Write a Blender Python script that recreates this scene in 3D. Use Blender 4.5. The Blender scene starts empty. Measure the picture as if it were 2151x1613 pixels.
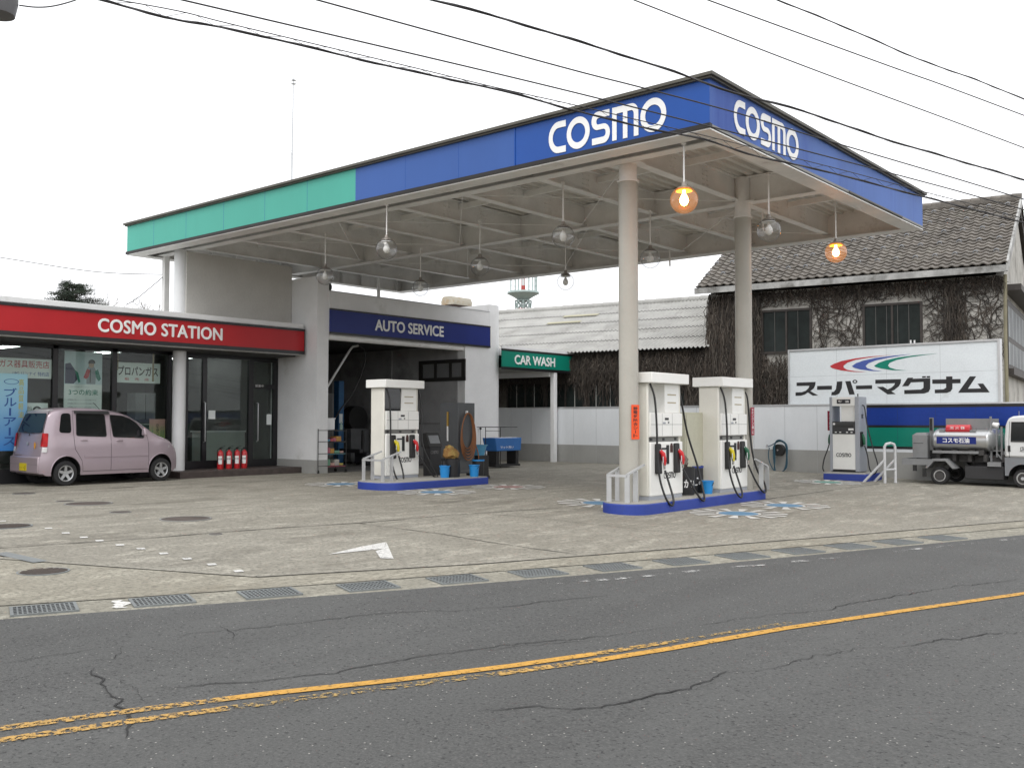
import bpy, bmesh, math, random
from mathutils import Vector, Matrix
rnd = random.Random(7)
rad = math.radians
sc = bpy.context.scene
COL = sc.collection

# ---------------------------------------------------------------- camera
HC = 1.524
FPX = 2026.394
YAW, PITCH, ROLL = rad(40.20684), rad(2.19729), rad(0.0779)
fw = Vector((-math.sin(YAW) * math.cos(PITCH), math.cos(YAW) * math.cos(PITCH), math.sin(PITCH)))
rt0 = Vector((math.cos(YAW), math.sin(YAW), 0))
up0 = rt0.cross(fw)
rt = rt0 * math.cos(ROLL) + up0 * math.sin(ROLL)
up = up0 * math.cos(ROLL) - rt0 * math.sin(ROLL)
CAM = Vector((0, 0, HC))
cd = bpy.data.cameras.new('camera')
cam = bpy.data.objects.new('camera', cd)
COL.objects.link(cam)
M = Matrix((rt, up, -fw)).transposed().to_4x4()
M.translation = CAM
cam.matrix_world = M
cd.sensor_fit = 'HORIZONTAL'
cd.sensor_width = 36
cd.lens = FPX / 2151 * 36
cd.clip_start = 0.1
cd.clip_end = 3000
sc.camera = cam

# ---------------------------------------------------------------- sky and sun (overcast)
SUN_EL, SUN_AZ = 52, 25
w = bpy.data.worlds.new('World')
sc.world = w
w.use_nodes = True
nt = w.node_tree
bg = nt.nodes['Background']
sky = nt.nodes.new('ShaderNodeTexSky')
sky.sky_type = 'NISHITA'
sky.sun_disc = False
sky.sun_elevation = rad(SUN_EL)
sky.sun_rotation = rad(SUN_AZ)
sky.dust_density = 6
hs = nt.nodes.new('ShaderNodeHueSaturation')
hs.inputs['Saturation'].default_value = 0.12
nt.links.new(sky.outputs[0], hs.inputs['Color'])
mx = nt.nodes.new('ShaderNodeMix')
mx.data_type = 'RGBA'
mx.inputs[0].default_value = 0.86
nt.links.new(hs.outputs[0], mx.inputs[6])
mx.inputs[7].default_value = (11.0, 11.1, 11.35, 1)      # the cloud layer
nt.links.new(mx.outputs[2], bg.inputs[0])
bg.inputs[1].default_value = 0.13
sl = bpy.data.lights.new('sun', 'SUN')
sl.energy = 0.9
sl.angle = rad(25)
sl.color = (1, 0.97, 0.92)
so = bpy.data.objects.new('sun', sl)
COL.objects.link(so)
sd = Vector((math.sin(rad(SUN_AZ)) * math.cos(rad(SUN_EL)), -math.cos(rad(SUN_AZ)) * math.cos(rad(SUN_EL)), math.sin(rad(SUN_EL))))
so.rotation_euler = sd.to_track_quat('Z', 'Y').to_euler()
sky.sun_rotation = math.atan2(sd.x, sd.y)
sc.view_settings.view_transform = 'Standard'
sc.view_settings.look = 'None'
sc.view_settings.exposure = 0.2
sc.view_settings.gamma = 1
sc.view_settings.use_curve_mapping = False
sc.cycles.max_bounces = 8
sc.cycles.transparent_max_bounces = 16
sc.cycles.caustics_reflective = False
sc.cycles.caustics_refractive = False
sc.cycles.sample_clamp_indirect = 4

# ---------------------------------------------------------------- surveying helpers: a point of the photograph on a known real plane
def ray(x, y):
    return rt * ((x - 1075.5) / FPX) - up * ((y - 806.5) / FPX) + fw
def aX(x, y, X):
    r = ray(x, y); return CAM + r * (X / r.x)
def aY(x, y, Y):
    r = ray(x, y); return CAM + r * (Y / r.y)
def aZ(x, y, Z):
    r = ray(x, y); return CAM + r * ((Z - HC) / r.z)
BR = [(-12.6, .084), (-8.2, -.024), (-3, -.06)]
def gz(x):                                     # height of the gently sloping ground
    if x <= BR[0][0]: return BR[0][1]
    for (a, za), (b, zb) in zip(BR, BR[1:]):
        if x <= b: return za + (zb - za) * (x - a) / (b - a)
    return BR[-1][1]
def aG(x, y, dz=0):
    P = aZ(x, y, 0)
    for _ in range(25): P = aZ(x, y, gz(P.x) + dz)
    return P

# ---------------------------------------------------------------- mesh building
class MB:
    def __init__(s):
        s.v = []; s.f = []; s.m = []
    def pv(s, pts):
        n = len(s.v); s.v += [Vector(p) for p in pts]; return list(range(n, n + len(pts)))
    def face(s, pts, m=0):
        s.f.append(s.pv(pts)); s.m.append(m); return s
    def idx(s, ids, m=0):
        s.f.append(list(ids)); s.m.append(m)
    def box(s, x0, y0, z0, x1, y1, z1, m=0):
        return s.hexa([(x0, y0, z0), (x1, y0, z0), (x1, y1, z0), (x0, y1, z0), (x0, y0, z1), (x1, y0, z1), (x1, y1, z1), (x0, y1, z1)], m)
    def hexa(s, p, m=0):
        i = s.pv(p)
        for q in ((3, 2, 1, 0), (4, 5, 6, 7), (0, 1, 5, 4), (1, 2, 6, 5), (2, 3, 7, 6), (3, 0, 4, 7)):
            s.idx([i[k] for k in q], m)
        return s
    def cbox(s, c, sx, sy, sz, rz=0, m=0):     # centred box turned about z
        c = Vector(c); a = Vector((math.cos(rz), math.sin(rz), 0)) * sx / 2; b = Vector((-math.sin(rz), math.cos(rz), 0)) * sy / 2; u = Vector((0, 0, sz / 2))
        return s.hexa([c - a - b - u, c + a - b - u, c + a + b - u, c - a + b - u, c - a - b + u, c + a - b + u, c + a + b + u, c - a + b + u], m)
    def bar(s, p0, p1, wd, ht, m=0, upv=(0, 0, 1)):    # rectangular bar between two points
        p0, p1 = Vector(p0), Vector(p1); d = (p1 - p0).normalized(); u = Vector(upv)
        a = d.cross(u)
        if a.length < 1e-4: a = d.cross(Vector((1, 0, 0)))
        a.normalize(); b = a.cross(d).normalized(); a = a * wd / 2; b = b * ht / 2
        return s.hexa([p0 - a - b, p0 + a - b, p1 + a - b, p1 - a - b, p0 - a + b, p0 + a + b, p1 + a + b, p1 - a + b], m)
    def prism(s, poly, vec, m=0, caps=True):
        vec = Vector(vec); n = len(poly); a = s.pv(poly); b = s.pv([Vector(p) + vec for p in poly])
        if caps:
            s.idx(a[::-1], m); s.idx(b, m)
        for k in range(n):
            s.idx([a[k], a[(k + 1) % n], b[(k + 1) % n], b[k]], m)
        return s
    def cyl(s, p0, p1, r0, r1=None, n=16, caps=True, m=0):
        r1 = r0 if r1 is None else r1
        p0, p1 = Vector(p0), Vector(p1); d = (p1 - p0).normalized()
        a = d.cross(Vector((0, 0, 1)) if abs(d.z) < .9 else Vector((1, 0, 0))).normalized(); b = d.cross(a)
        A = s.pv([p0 + (a * math.cos(t) + b * math.sin(t)) * r0 for t in [2 * math.pi * k / n for k in range(n)]])
        B = s.pv([p1 + (a * math.cos(t) + b * math.sin(t)) * r1 for t in [2 * math.pi * k / n for k in range(n)]])
        for k in range(n):
            s.idx([A[k], A[(k + 1) % n], B[(k + 1) % n], B[k]], m)
        if caps:
            s.idx(A[::-1], m); s.idx(B, m)
        return s
    def tube(s, pts, r, n=8, caps=True, m=0, closed=False):
        pts = [Vector(p) for p in pts]; N = len(pts); rings = []; a = None
        for k, p in enumerate(pts):
            if closed: d = pts[(k + 1) % N] - pts[k - 1]
            else: d = pts[min(k + 1, N - 1)] - pts[max(k - 1, 0)]
            d.normalize()
            if a is None:
                a = d.cross(Vector((0, 0, 1)) if abs(d.z) < .9 else Vector((1, 0, 0))).normalized()
            else:
                a = (a - d * a.dot(d)).normalized()
            b = d.cross(a); rr = r[k] if isinstance(r, (list, tuple)) else r
            rings.append(s.pv([p + (a * math.cos(t) + b * math.sin(t)) * rr for t in [2 * math.pi * j / n for j in range(n)]]))
        for k in range(N if closed else N - 1):
            A, B = rings[k], rings[(k + 1) % N]
            for j in range(n): s.idx([A[j], A[(j + 1) % n], B[(j + 1) % n], B[j]], m)
        if caps and not closed:
            s.idx(rings[0][::-1], m); s.idx(rings[-1], m)
        return s
    def lathe(s, prof, c=(0, 0, 0), n=20, ax=(0, 0, 1), m=0):
        ax = Vector(ax).normalized(); c = Vector(c)
        a = ax.cross(Vector((0, 0, 1)) if abs(ax.z) < .9 else Vector((1, 0, 0))).normalized(); b = ax.cross(a)
        R = []
        for r, z in prof:
            if r < 1e-6: R.append(s.pv([c + ax * z]))
            else: R.append(s.pv([c + ax * z + (a * math.cos(t) + b * math.sin(t)) * r for t in [2 * math.pi * k / n for k in range(n)]]))
        for A, B in zip(R, R[1:]):
            for k in range(n):
                k2 = (k + 1) % n
                if len(A) == 1 and len(B) == 1: continue
                if len(A) == 1: s.idx([A[0], B[k2], B[k]], m)
                elif len(B) == 1: s.idx([A[k], A[k2], B[0]], m)
                else: s.idx([A[k], A[k2], B[k2], B[k]], m)
        return s
    def sphere(s, c, r, nu=20, nv=12, sz=1, m=0):
        return s.lathe([(r * math.sin(math.pi * k / nv) if 0 < k < nv else 0, -r * sz * math.cos(math.pi * k / nv)) for k in range(nv + 1)], c, nu, m=m)
    def add(s, o, mtx=None, m=None):
        n = len(s.v); s.v += [(mtx @ p if mtx else p.copy()) for p in o.v]
        s.f += [[i + n for i in f] for f in o.f]; s.m += (o.m if m is None else [m] * len(o.f)); return s
    def moved(s, mtx):
        return MB().add(s, mtx)

def wpos(o):                                    # world matrix of a parent chain (locations and z-rotations only)
    m = Matrix.Identity(4)
    while o is not None:
        m = Matrix.LocRotScale(o.location, o.rotation_euler, o.scale) @ m
        o = o.parent
    return m
def mesh_of(name, mb, mats, angle=38, recalc=True):
    me = bpy.data.meshes.new(name)
    me.from_pydata([tuple(v) for v in mb.v], [], mb.f)
    for mt in (mats if isinstance(mats, (list, tuple)) else [mats]): me.materials.append(mt)
    me.polygons.foreach_set('material_index', mb.m)
    if recalc:
        b = bmesh.new(); b.from_mesh(me); bmesh.ops.recalc_face_normals(b, faces=b.faces[:]); b.to_mesh(me); b.free()
    me.shade_smooth()
    me.set_sharp_from_angle(angle=rad(angle))
    me.update()
    return me
def obj(name, mb, mats, parent=None, world=True, bevel=0, angle=38, label=None, recalc=True):
    if parent is not None and world:
        mb = mb.moved(wpos(parent).inverted())
    if isinstance(mb, MB): me = mesh_of(name, mb, mats, angle, recalc)
    o = bpy.data.objects.new(name, me)
    COL.objects.link(o)
    if parent is not None: o.parent = parent
    if bevel:
        md = o.modifiers.new('edge', 'BEVEL'); md.width = bevel; md.segments = 2; md.limit_method = 'ANGLE'; md.angle_limit = rad(40)
    if label: o['label'] = label
    return o
def part(name, mb, mats, parent, **k):          # a part given in its thing's own coordinates
    return obj(name, mb, mats, parent, world=False, **k)
def tag(o, label, cat, group=None, kind=None):
    o['label'] = label; o['category'] = cat
    if group: o['group'] = group
    if kind: o['kind'] = kind
    return o
def thing(name, label, cat, loc=(0, 0, 0), rz=0, group=None):
    o = bpy.data.objects.new(name, None); COL.objects.link(o)
    o.empty_display_size = .2
    o.location = loc; o.rotation_euler = (0, 0, rz)
    return tag(o, label, cat, group)
def struct(name, mb, mats, parent=None, **k):
    o = obj(name, mb, mats, parent, **k)
    if parent is None: o['kind'] = 'structure'
    return o
def dup(root, loc, rz=None, label=None):
    def cp(o, par):
        c = o.copy(); COL.objects.link(c)
        if par is not None: c.parent = par
        for ch in list(o.children): cp(ch, c)
        return c
    r = cp(root, None); r.location = loc
    if rz is not None: r.rotation_euler = (0, 0, rz)
    if label: r['label'] = label
    return r
def bool_cut(mb, cutters, mats):
    o = bpy.data.objects.new('t', mesh_of('t', mb, mats)); COL.objects.link(o); tmp = []
    for c in cutters:
        k = bpy.data.objects.new('c', mesh_of('c', c, mats)); COL.objects.link(k); tmp.append(k)
        md = o.modifiers.new('b', 'BOOLEAN'); md.object = k; md.operation = 'DIFFERENCE'; md.solver = 'EXACT'
    bpy.context.view_layer.update()
    me = bpy.data.meshes.new_from_object(o.evaluated_get(bpy.context.evaluated_depsgraph_get()))
    for k in tmp + [o]: bpy.data.objects.remove(k)
    r = MB(); r.v = [v.co.copy() for v in me.vertices]; r.f = [list(p.vertices) for p in me.polygons]; r.m = [p.material_index for p in me.polygons]
    return r

# flat shapes and lettering --------------------------------------------------
def curve_mb(cu):
    o = bpy.data.objects.new('t', cu); COL.objects.link(o)
    bpy.context.view_layer.update()
    me = bpy.data.meshes.new_from_object(o.evaluated_get(bpy.context.evaluated_depsgraph_get()))
    bpy.data.objects.remove(o)
    r = MB(); r.v = [v.co.copy() for v in me.vertices]; r.f = [list(p.vertices) for p in me.polygons]; r.m = [0] * len(r.f)
    return r
def loops_mb(loops, ext=0):                     # closed 2-D outlines, inner ones become holes
    cu = bpy.data.curves.new('t', 'CURVE'); cu.dimensions = '2D'; cu.fill_mode = 'BOTH'; cu.extrude = ext
    for lp in loops:
        sp = cu.splines.new('POLY'); sp.points.add(len(lp) - 1)
        for p, q in zip(sp.points, lp): p.co = (q[0], q[1], 0, 1)
        sp.use_cyclic_u = True
    return curve_mb(cu)
def text_mb(t, bold=0.0, ext=0, space=1.0):
    cu = bpy.data.curves.new('t', 'FONT'); cu.body = t; cu.offset = bold; cu.size = 1; cu.extrude = ext; cu.space_character = space
    cu.resolution_u = 4
    return curve_mb(cu)
def fit(mb, o, u, v, wd, ht, lift=0.004, stretch=True):   # scale a flat shape into a box: o = lower left corner, u and v unit vectors
    u, v = Vector(u).normalized(), Vector(v).normalized(); n = u.cross(v)
    xs = [p.x for p in mb.v]; ys = [p.y for p in mb.v]; zs = [p.z for p in mb.v]
    sx = wd / max(max(xs) - min(xs), 1e-6); sy = ht / max(max(ys) - min(ys), 1e-6)
    if not stretch: sx = sy = min(sx, sy)
    x0, y0, z0 = min(xs), min(ys), min(zs)
    r = MB(); r.v = [Vector(o) + u * ((p.x - x0) * sx) + v * ((p.y - y0) * sy) + n * (lift + (p.z - z0)) for p in mb.v]; r.f = [list(f) for f in mb.f]; r.m = list(mb.m)
    return r
def text_on(t, o, u, v, wd, ht, bold=0.0, lift=0.004, ext=0.0, space=1.0):
    return fit(text_mb(t, bold, ext, space), o, u, v, wd, ht, lift)
def heavy(t, o, u, v, wd, ht, d, lift, ext=0.0, space=1.0):   # heavier letters: the same outline laid thrice, a little apart
    r = MB(); u_, v_ = Vector(u), Vector(v)
    for k, (a, b) in enumerate(((-d, 0), (d, 0), (0, d), (0, -d), (0, 0))):
        r.add(text_on(t, Vector(o) + u_ * a + v_ * b, u, v, wd, ht, 0, lift + .0012 * k, ext, space))
    return r
def vtext(t, o, u, v, wd, ht, bold=0.0, lift=0.004):     # vertical Japanese writing, top to bottom
    r = MB(); n = len(t); h = ht / n
    for k, ch in enumerate(t):
        if ch == ' ': continue
        b = Vector(o) + Vector(v).normalized() * (ht - (k + 1) * h)
        if ch == 'ー':
            r.add(fit(loops_mb([[(0, 0), (.16, 0), (.16, 1), (0, 1)]]), b + Vector(u).normalized() * wd * .42 + Vector(v) * h * .1, u, v, wd * .16, h * .8, lift))
        else:
            r.add(fit(text_mb(ch, bold), b + Vector(v) * h * .06, u, v, wd, h * .88, lift))
    return r
def arc(cx, cy, rx, ry, a0, a1, n=10):
    return [(cx + rx * math.cos(rad(a0 + (a1 - a0) * k / n)), cy + ry * math.sin(rad(a0 + (a1 - a0) * k / n))) for k in range(n + 1)]
def logo_mb(ext=0, t=.2):
    out = MB(); x = 0
    def put(loops, wd):
        nonlocal x
        out.add(loops_mb(loops, ext), Matrix.Translation((x, 0, 0))); x += wd + .09
    C = arc(.5, .5, .5, .5, 90, 270, 16)
    Ci = arc(.5, .5, .5 - t, .5 - t, 270, 90, 16)
    put([[(.86, 1)] + C + [(.86, 0), (.86, t)] + Ci + [(.86, 1 - t)]], .82)
    ell = lambda r1, r2: arc(.56, .5, r1, r2, 0, 352, 32)
    put([ell(.56, .5), ell(.56 - t * 1.05, .5 - t)], 1.12)
    S = [(.84, 1)] + arc(.28, .72, .28, .28, 90, 270, 12) + [(.5, .44)] + arc(.56, .32, .11, .12, 90, -90, 6) + [(.02, t), (.02, 0)] + arc(.56, .3, .3, .3, -90, 90, 12) + [(.34, .6)] + arc(.32, .7, .1, .1, 270, 90, 6) + [(.84, 1 - t)]
    put([S], .88)
    mm = [(0, 0), (0, 1)] + arc(.88, .7, .3, .3, 90, 0, 8) + [(1.18, 0), (1.18 - t, 0)] + arc(.86, .68, .12, .12, 0, 90, 5) + [(.69, .8), (.69, 0), (.69 - t, 0), (.69 - t, .8), (t, .8), (t, 0)]
    put([mm], 1.18)
    put([ell(.56, .5), ell(.56 - t * 1.05, .5 - t)], 1.12)
    return out
def gpoly(poly, dz=0.0):                        # polygon laid on the sloping ground, split where the slope changes
    out = MB()
    cuts = [-1e4] + [b[0] for b in BR] + [1e4]
    for a, b in zip(cuts, cuts[1:]):
        pp = [(p[0], p[1]) for p in poly]
        for lim, sg in ((a, 1), (b, -1)):
            q = []
            for i in range(len(pp)):
                p, r = pp[i], pp[(i + 1) % len(pp)]
                ip, ir = (p[0] - lim) * sg >= 0, (r[0] - lim) * sg >= 0
                if ip: q.append(p)
                if ip != ir:
                    t = (lim - p[0]) / (r[0] - p[0]); q.append((lim, p[1] + t * (r[1] - p[1])))
            pp = q
            if not pp: break
        if len(pp) >= 3: out.face([(x, y, gz(x) + dz) for x, y in pp])
    return out
def gcrack(px, wd, dz=.0055):                   # a jagged crack: a wandering line of changing width
    P = [aG(*q) for q in px]; P = [Vector((p.x, p.y)) for p in P]; L = []; o = 0.0; wv = 1.0
    for a, b in zip(P, P[1:]):
        n = max(1, int((b - a).length / .045)); d = (b - a).normalized(); nn = Vector((-d.y, d.x))
        for k in range(n):
            o = o * .8 + rnd.gauss(0, .014)
            if rnd.random() < .05: o += rnd.choice((-1, 1)) * .02
            wv = max(.25, min(1.5, wv + rnd.gauss(0, .16)))
            L.append((a.lerp(b, k / n) + nn * o, wv))
    L.append((P[-1], .2)); out = MB(); ring = []
    for k, (p, w_) in enumerate(L):
        d = (L[min(k + 1, len(L) - 1)][0] - L[max(k - 1, 0)][0]).normalized(); nn = Vector((-d.y, d.x)); ww = wd * w_ * min(1, k / 6 + .15, (len(L) - k) / 9 + .1) / 2
        ring.append(out.pv([(x.x, x.y, gz(x.x) + dz) for x in (p - nn * ww, p + nn * ww)]))
    for a, b in zip(ring, ring[1:]): out.idx([a[0], a[1], b[1], b[0]])
    return out
def gribbon(pts, wd, dz=.005, jitter=0, step=.5):     # narrow band on the ground along a polyline
    P = [Vector((p[0], p[1])) for p in pts]; out = MB(); L = []
    for a, b in zip(P, P[1:]):
        n = max(1, int((b - a).length / step))
        L += [a.lerp(b, k / n) for k in range(n)]
    L.append(P[-1]); ring = []
    for k, p in enumerate(L):
        d = (L[min(k + 1, len(L) - 1)] - L[max(k - 1, 0)]).normalized(); nn = Vector((-d.y, d.x))
        p = p + nn * rnd.uniform(-jitter, jitter)
        ww = wd * (1 if not jitter else rnd.uniform(.35, 1.3)) / 2
        q = [p - nn * ww, p + nn * ww]
        ring.append(out.pv([(x.x, x.y, gz(x.x) + dz) for x in q]))
    for a, b in zip(ring, ring[1:]): out.idx([a[0], a[1], b[1], b[0]])
    return out
# ---------------------------------------------------------------- materials
def srgb(r, g, b):
    f = lambda c: (c / 12.92 if c <= .04045 else ((c + .055) / 1.055) ** 2.4)
    return (f(r / 255), f(g / 255), f(b / 255))
def N(nt, t, **k):
    n = nt.nodes.new(t)
    for a, b in k.items(): setattr(n, a, b)
    return n
def noise(nt, vec, scale, detail=5, rough=.6, lo=.35, hi=.65):
    n = N(nt, 'ShaderNodeTexNoise'); n.inputs['Scale'].default_value = scale; n.inputs['Detail'].default_value = detail; n.inputs['Roughness'].default_value = rough
    nt.links.new(vec, n.inputs['Vector'])
    m = N(nt, 'ShaderNodeMapRange'); m.inputs[1].default_value = lo; m.inputs[2].default_value = hi
    nt.links.new(n.outputs['Fac'], m.inputs[0])
    return m.outputs[0]
def mixc(nt, fac, a, b, mode='MIX'):
    m = N(nt, 'ShaderNodeMix', data_type='RGBA', blend_type=mode)
    for sock, val in ((m.inputs[0], fac), (m.inputs[6], a), (m.inputs[7], b)):
        if hasattr(val, 'is_output'): nt.links.new(val, sock)
        elif isinstance(val, (int, float)): sock.default_value = val
        else: sock.default_value = (*val[:3], 1)
    return m.outputs[2]
def newmat(name):
    m = bpy.data.materials.new(name); m.use_nodes = True
    return m, m.node_tree, m.node_tree.nodes['Principled BSDF']
def coords(nt, stretch=None, world=False):
    tc = N(nt, 'ShaderNodeNewGeometry' if world else 'ShaderNodeTexCoord')
    o = tc.outputs['Position' if world else 'Object']
    if stretch:
        mp = N(nt, 'ShaderNodeMapping'); mp.inputs['Scale'].default_value = stretch; nt.links.new(o, mp.inputs[0]); o = mp.outputs[0]
    return o
def mat(name, c, rough=.6, metal=0, var=.08, vs=1.5, fine=.05, bump=0, bs=60, c2=None, coat=0, stretch=None, dirt=None, dirt_s=.8, dirt_lo=.5, world=False, spec=.5):
    m, nt, b = newmat(name)
    v = coords(nt, stretch, world)
    lo = tuple(x * (1 - var) for x in c); hi = c2 or tuple(min(1, x * (1 + var)) for x in c)
    col = mixc(nt, noise(nt, v, vs, 6), lo, hi)
    if fine:
        col = mixc(nt, noise(nt, v, vs * 17, 3), col, tuple(x * (1 - fine * 3) for x in c)) if fine > .2 else mixc(nt, fine * 2, col, mixc(nt, noise(nt, v, vs * 17, 3), tuple(x * .6 for x in c), tuple(min(1, x * 1.3) for x in c)))
    if dirt:
        col = mixc(nt, noise(nt, v, dirt_s, 8, .7, dirt_lo, dirt_lo + .22), col, dirt)
    nt.links.new(col, b.inputs['Base Color'])
    b.inputs['Roughness'].default_value = rough; b.inputs['Metallic'].default_value = metal
    b.inputs['Specular IOR Level'].default_value = spec
    if coat: b.inputs['Coat Weight'].default_value = coat; b.inputs['Coat Roughness'].default_value = .06
    if bump:
        n = N(nt, 'ShaderNodeTexNoise'); n.inputs['Scale'].default_value = bs; n.inputs['Detail'].default_value = 4; nt.links.new(v, n.inputs['Vector'])
        bp = N(nt, 'ShaderNodeBump'); bp.inputs['Strength'].default_value = bump; bp.inputs['Distance'].default_value = .01
        nt.links.new(n.outputs['Fac'], bp.inputs['Height']); nt.links.new(bp.outputs[0], b.inputs['Normal'])
    return m
def glassmat(name, tint=(.8, .85, .83), ior=1.5, rough=0.0, edge=None, glow=None):
    m, nt, b = newmat(name); nt.nodes.remove(b)
    out = nt.nodes['Material Output']
    tr = N(nt, 'ShaderNodeBsdfTransparent'); tr.inputs[0].default_value = (*tint, 1)
    gl = N(nt, 'ShaderNodeBsdfGlossy'); gl.inputs['Roughness'].default_value = rough; gl.inputs[0].default_value = (.9, .9, .9, 1)
    lw_ = N(nt, 'ShaderNodeLayerWeight'); lw_.inputs[0].default_value = .5
    pw = N(nt, 'ShaderNodeMath', operation='POWER'); pw.inputs[1].default_value = 4.5; nt.links.new(lw_.outputs['Facing'], pw.inputs[0])
    fr = N(nt, 'ShaderNodeMath', operation='MULTIPLY_ADD'); fr.inputs[1].default_value = .9; fr.inputs[2].default_value = ((ior - 1) / (ior + 1)) ** 2; nt.links.new(pw.outputs[0], fr.inputs[0])
    if edge:
        nt.links.new(mixc(nt, pw.outputs[0], tint, edge), tr.inputs[0]); pw.inputs[1].default_value = 2.6; fr.inputs[1].default_value = .35
    mxs = N(nt, 'ShaderNodeMixShader')
    nt.links.new(fr.outputs[0], mxs.inputs[0]); nt.links.new(tr.outputs[0], mxs.inputs[1]); nt.links.new(gl.outputs[0], mxs.inputs[2])
    res = mxs.outputs[0]
    if glow:                                    # emission put into the glass for the halo round a lit bulb
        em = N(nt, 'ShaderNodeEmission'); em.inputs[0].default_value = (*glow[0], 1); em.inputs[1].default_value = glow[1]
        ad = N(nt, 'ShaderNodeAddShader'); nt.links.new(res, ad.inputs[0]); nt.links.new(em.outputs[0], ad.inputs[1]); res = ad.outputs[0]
    nt.links.new(res, out.inputs[0])
    return m
def emitmat(name, c, s):
    m, nt, b = newmat(name)
    b.inputs['Base Color'].default_value = (*c, 1); b.inputs['Emission Color'].default_value = (*c, 1); b.inputs['Emission Strength'].default_value = s
    return m
def wornpaint(name, c, lo=.42, hi=.5, scale=9, rough=.7):      # paint worn through to what lies under it
    m, nt, b = newmat(name); out = nt.nodes['Material Output']
    v = coords(nt, world=True)
    b.inputs['Roughness'].default_value = rough
    nt.links.new(mixc(nt, noise(nt, v, 30, 3), tuple(x * .75 for x in c), c), b.inputs['Base Color'])
    tr = N(nt, 'ShaderNodeBsdfTransparent'); mxs = N(nt, 'ShaderNodeMixShader')
    a = noise(nt, v, scale, 9, .75, lo, hi)
    nt.links.new(a, mxs.inputs[0]); nt.links.new(tr.outputs[0], mxs.inputs[1]); nt.links.new(b.outputs[0], mxs.inputs[2]); nt.links.new(mxs.outputs[0], out.inputs[0])
    return m

WHITE = mat('white_paint', (.80, .805, .81), .45, var=.05, fine=.02, vs=1.2, dirt=(.5, .5, .47), dirt_s=.7, dirt_lo=.6)
WHITE2 = mat('white_panel', (.78, .79, .80), .4, var=.04, fine=.01)
STEELW = mat('canopy_steel', (.84, .835, .82), .5, var=.08, fine=.03, dirt=(.42, .39, .34), dirt_s=1.3, dirt_lo=.6)
DECK = mat('canopy_deck', (.70, .68, .64), .5, var=.1, fine=.03)
COLUMN = mat('column_paint', (.43, .415, .37), .42, var=.05, fine=.02, dirt=(.4, .37, .32), dirt_lo=.62)
COLUMNW = mat('column_white', (.74, .75, .76), .4, var=.04, fine=.01)
BLACK = mat('black_trim', (.012, .012, .014), .35, var=.2, fine=0)
DARK = mat('dark_rubber', (.018, .018, .018), .55, var=.25, fine=.02)
RUBBER = mat('hose_rubber', (.012, .012, .013), .4, var=.2, fine=0)
BRONZE = mat('bronze_trim', (.095, .09, .075), .5, var=.15, fine=0, spec=.3)
TRIMD = mat('fascia_trim_dark', (.028, .026, .026), .5, var=.15, fine=0, spec=.25)
GREENP = mat('green_panel', srgb(74, 166, 150), .5, var=.05, vs=.5, fine=.01, stretch=(1, 1, .25), spec=.3)
BLUEP = mat('blue_panel', srgb(56, 92, 160), .5, var=.06, vs=.5, fine=.01, stretch=(1, 1, .25), spec=.3)
BLUED = mat('deep_blue_panel', srgb(28, 78, 158), .4, var=.04, fine=.01, spec=.3)
BLUEF = mat('faded_blue_panel', srgb(70, 104, 172), .55, var=.1, vs=.7, fine=.01, stretch=(1, 1, .12), dirt=srgb(34, 68, 150), dirt_s=.6, dirt_lo=.47, spec=.3)
NAVY = mat('navy_panel', srgb(30, 46, 120), .35, var=.05, fine=.01, spec=.3)
RED = mat('red_panel', srgb(178, 34, 40), .35, var=.04, fine=.01, spec=.3)
GREENS = mat('teal_panel', srgb(16, 128, 108), .35, var=.04, fine=.01, spec=.3)
LETTER = mat('letter_white', (.85, .85, .84), .5, var=.03, fine=0)
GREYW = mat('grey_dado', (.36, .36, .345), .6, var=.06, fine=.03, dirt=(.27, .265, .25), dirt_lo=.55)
WALLW = mat('panel_wall', (.76, .79, .82), .5, var=.05, vs=.6, fine=.02, stretch=(1, 1, .4))
PUMPW = mat('pump_enamel', (.86, .86, .83), .35, var=.03, fine=.01, dirt=(.62, .6, .54), dirt_s=1.6, dirt_lo=.62)
PUMPC = mat('pump_cap', (.72, .705, .64), .4, var=.05, fine=.02)
PUMPG = mat('pump_grey', (.36, .38, .42), .45, var=.05, fine=.02)
SEAM = mat('seam_grey', (.22, .22, .21), .6, fine=0)
ISLB = mat('island_blue', srgb(40, 62, 146), .55, var=.08, vs=2, fine=.06, dirt=srgb(60, 70, 120), dirt_s=1.5, dirt_lo=.58)
ISLT = mat('island_top', (.34, .33, .30), .85, var=.12, fine=.1, bump=.2)
STEEL = mat('bare_steel', (.52, .53, .54), .35, metal=.8, var=.1, fine=.03)
ALU = mat('aluminium', (.60, .61, .62), .42, metal=.55, var=.08, fine=.02)
CHROME = mat('chrome', (.8, .8, .82), .12, metal=1, var=.03, fine=0)
YELLOW = mat('yellow_plastic', (.72, .60, .03), .4, var=.06, fine=0)
REDN = mat('red_plastic', (.62, .025, .03), .4, var=.06, fine=0)
GREENN = mat('green_plastic', (.02, .12, .06), .4, var=.06, fine=0)
BUCKET = mat('bucket_blue', (.02, .25, .62), .35, var=.05, fine=0)
BRICK = mat('step_tile', (.065, .05, .046), .6, var=.25, vs=6, fine=.06, bump=.3, bs=30)
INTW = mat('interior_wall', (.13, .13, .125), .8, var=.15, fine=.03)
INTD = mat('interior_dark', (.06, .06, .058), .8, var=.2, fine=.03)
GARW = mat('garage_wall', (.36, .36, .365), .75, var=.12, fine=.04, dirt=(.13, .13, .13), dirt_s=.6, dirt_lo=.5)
FLOORC = mat('garage_floor', (.17, .165, .155), .7, var=.2, fine=.08, dirt=(.06, .06, .058), dirt_lo=.5)
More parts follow.
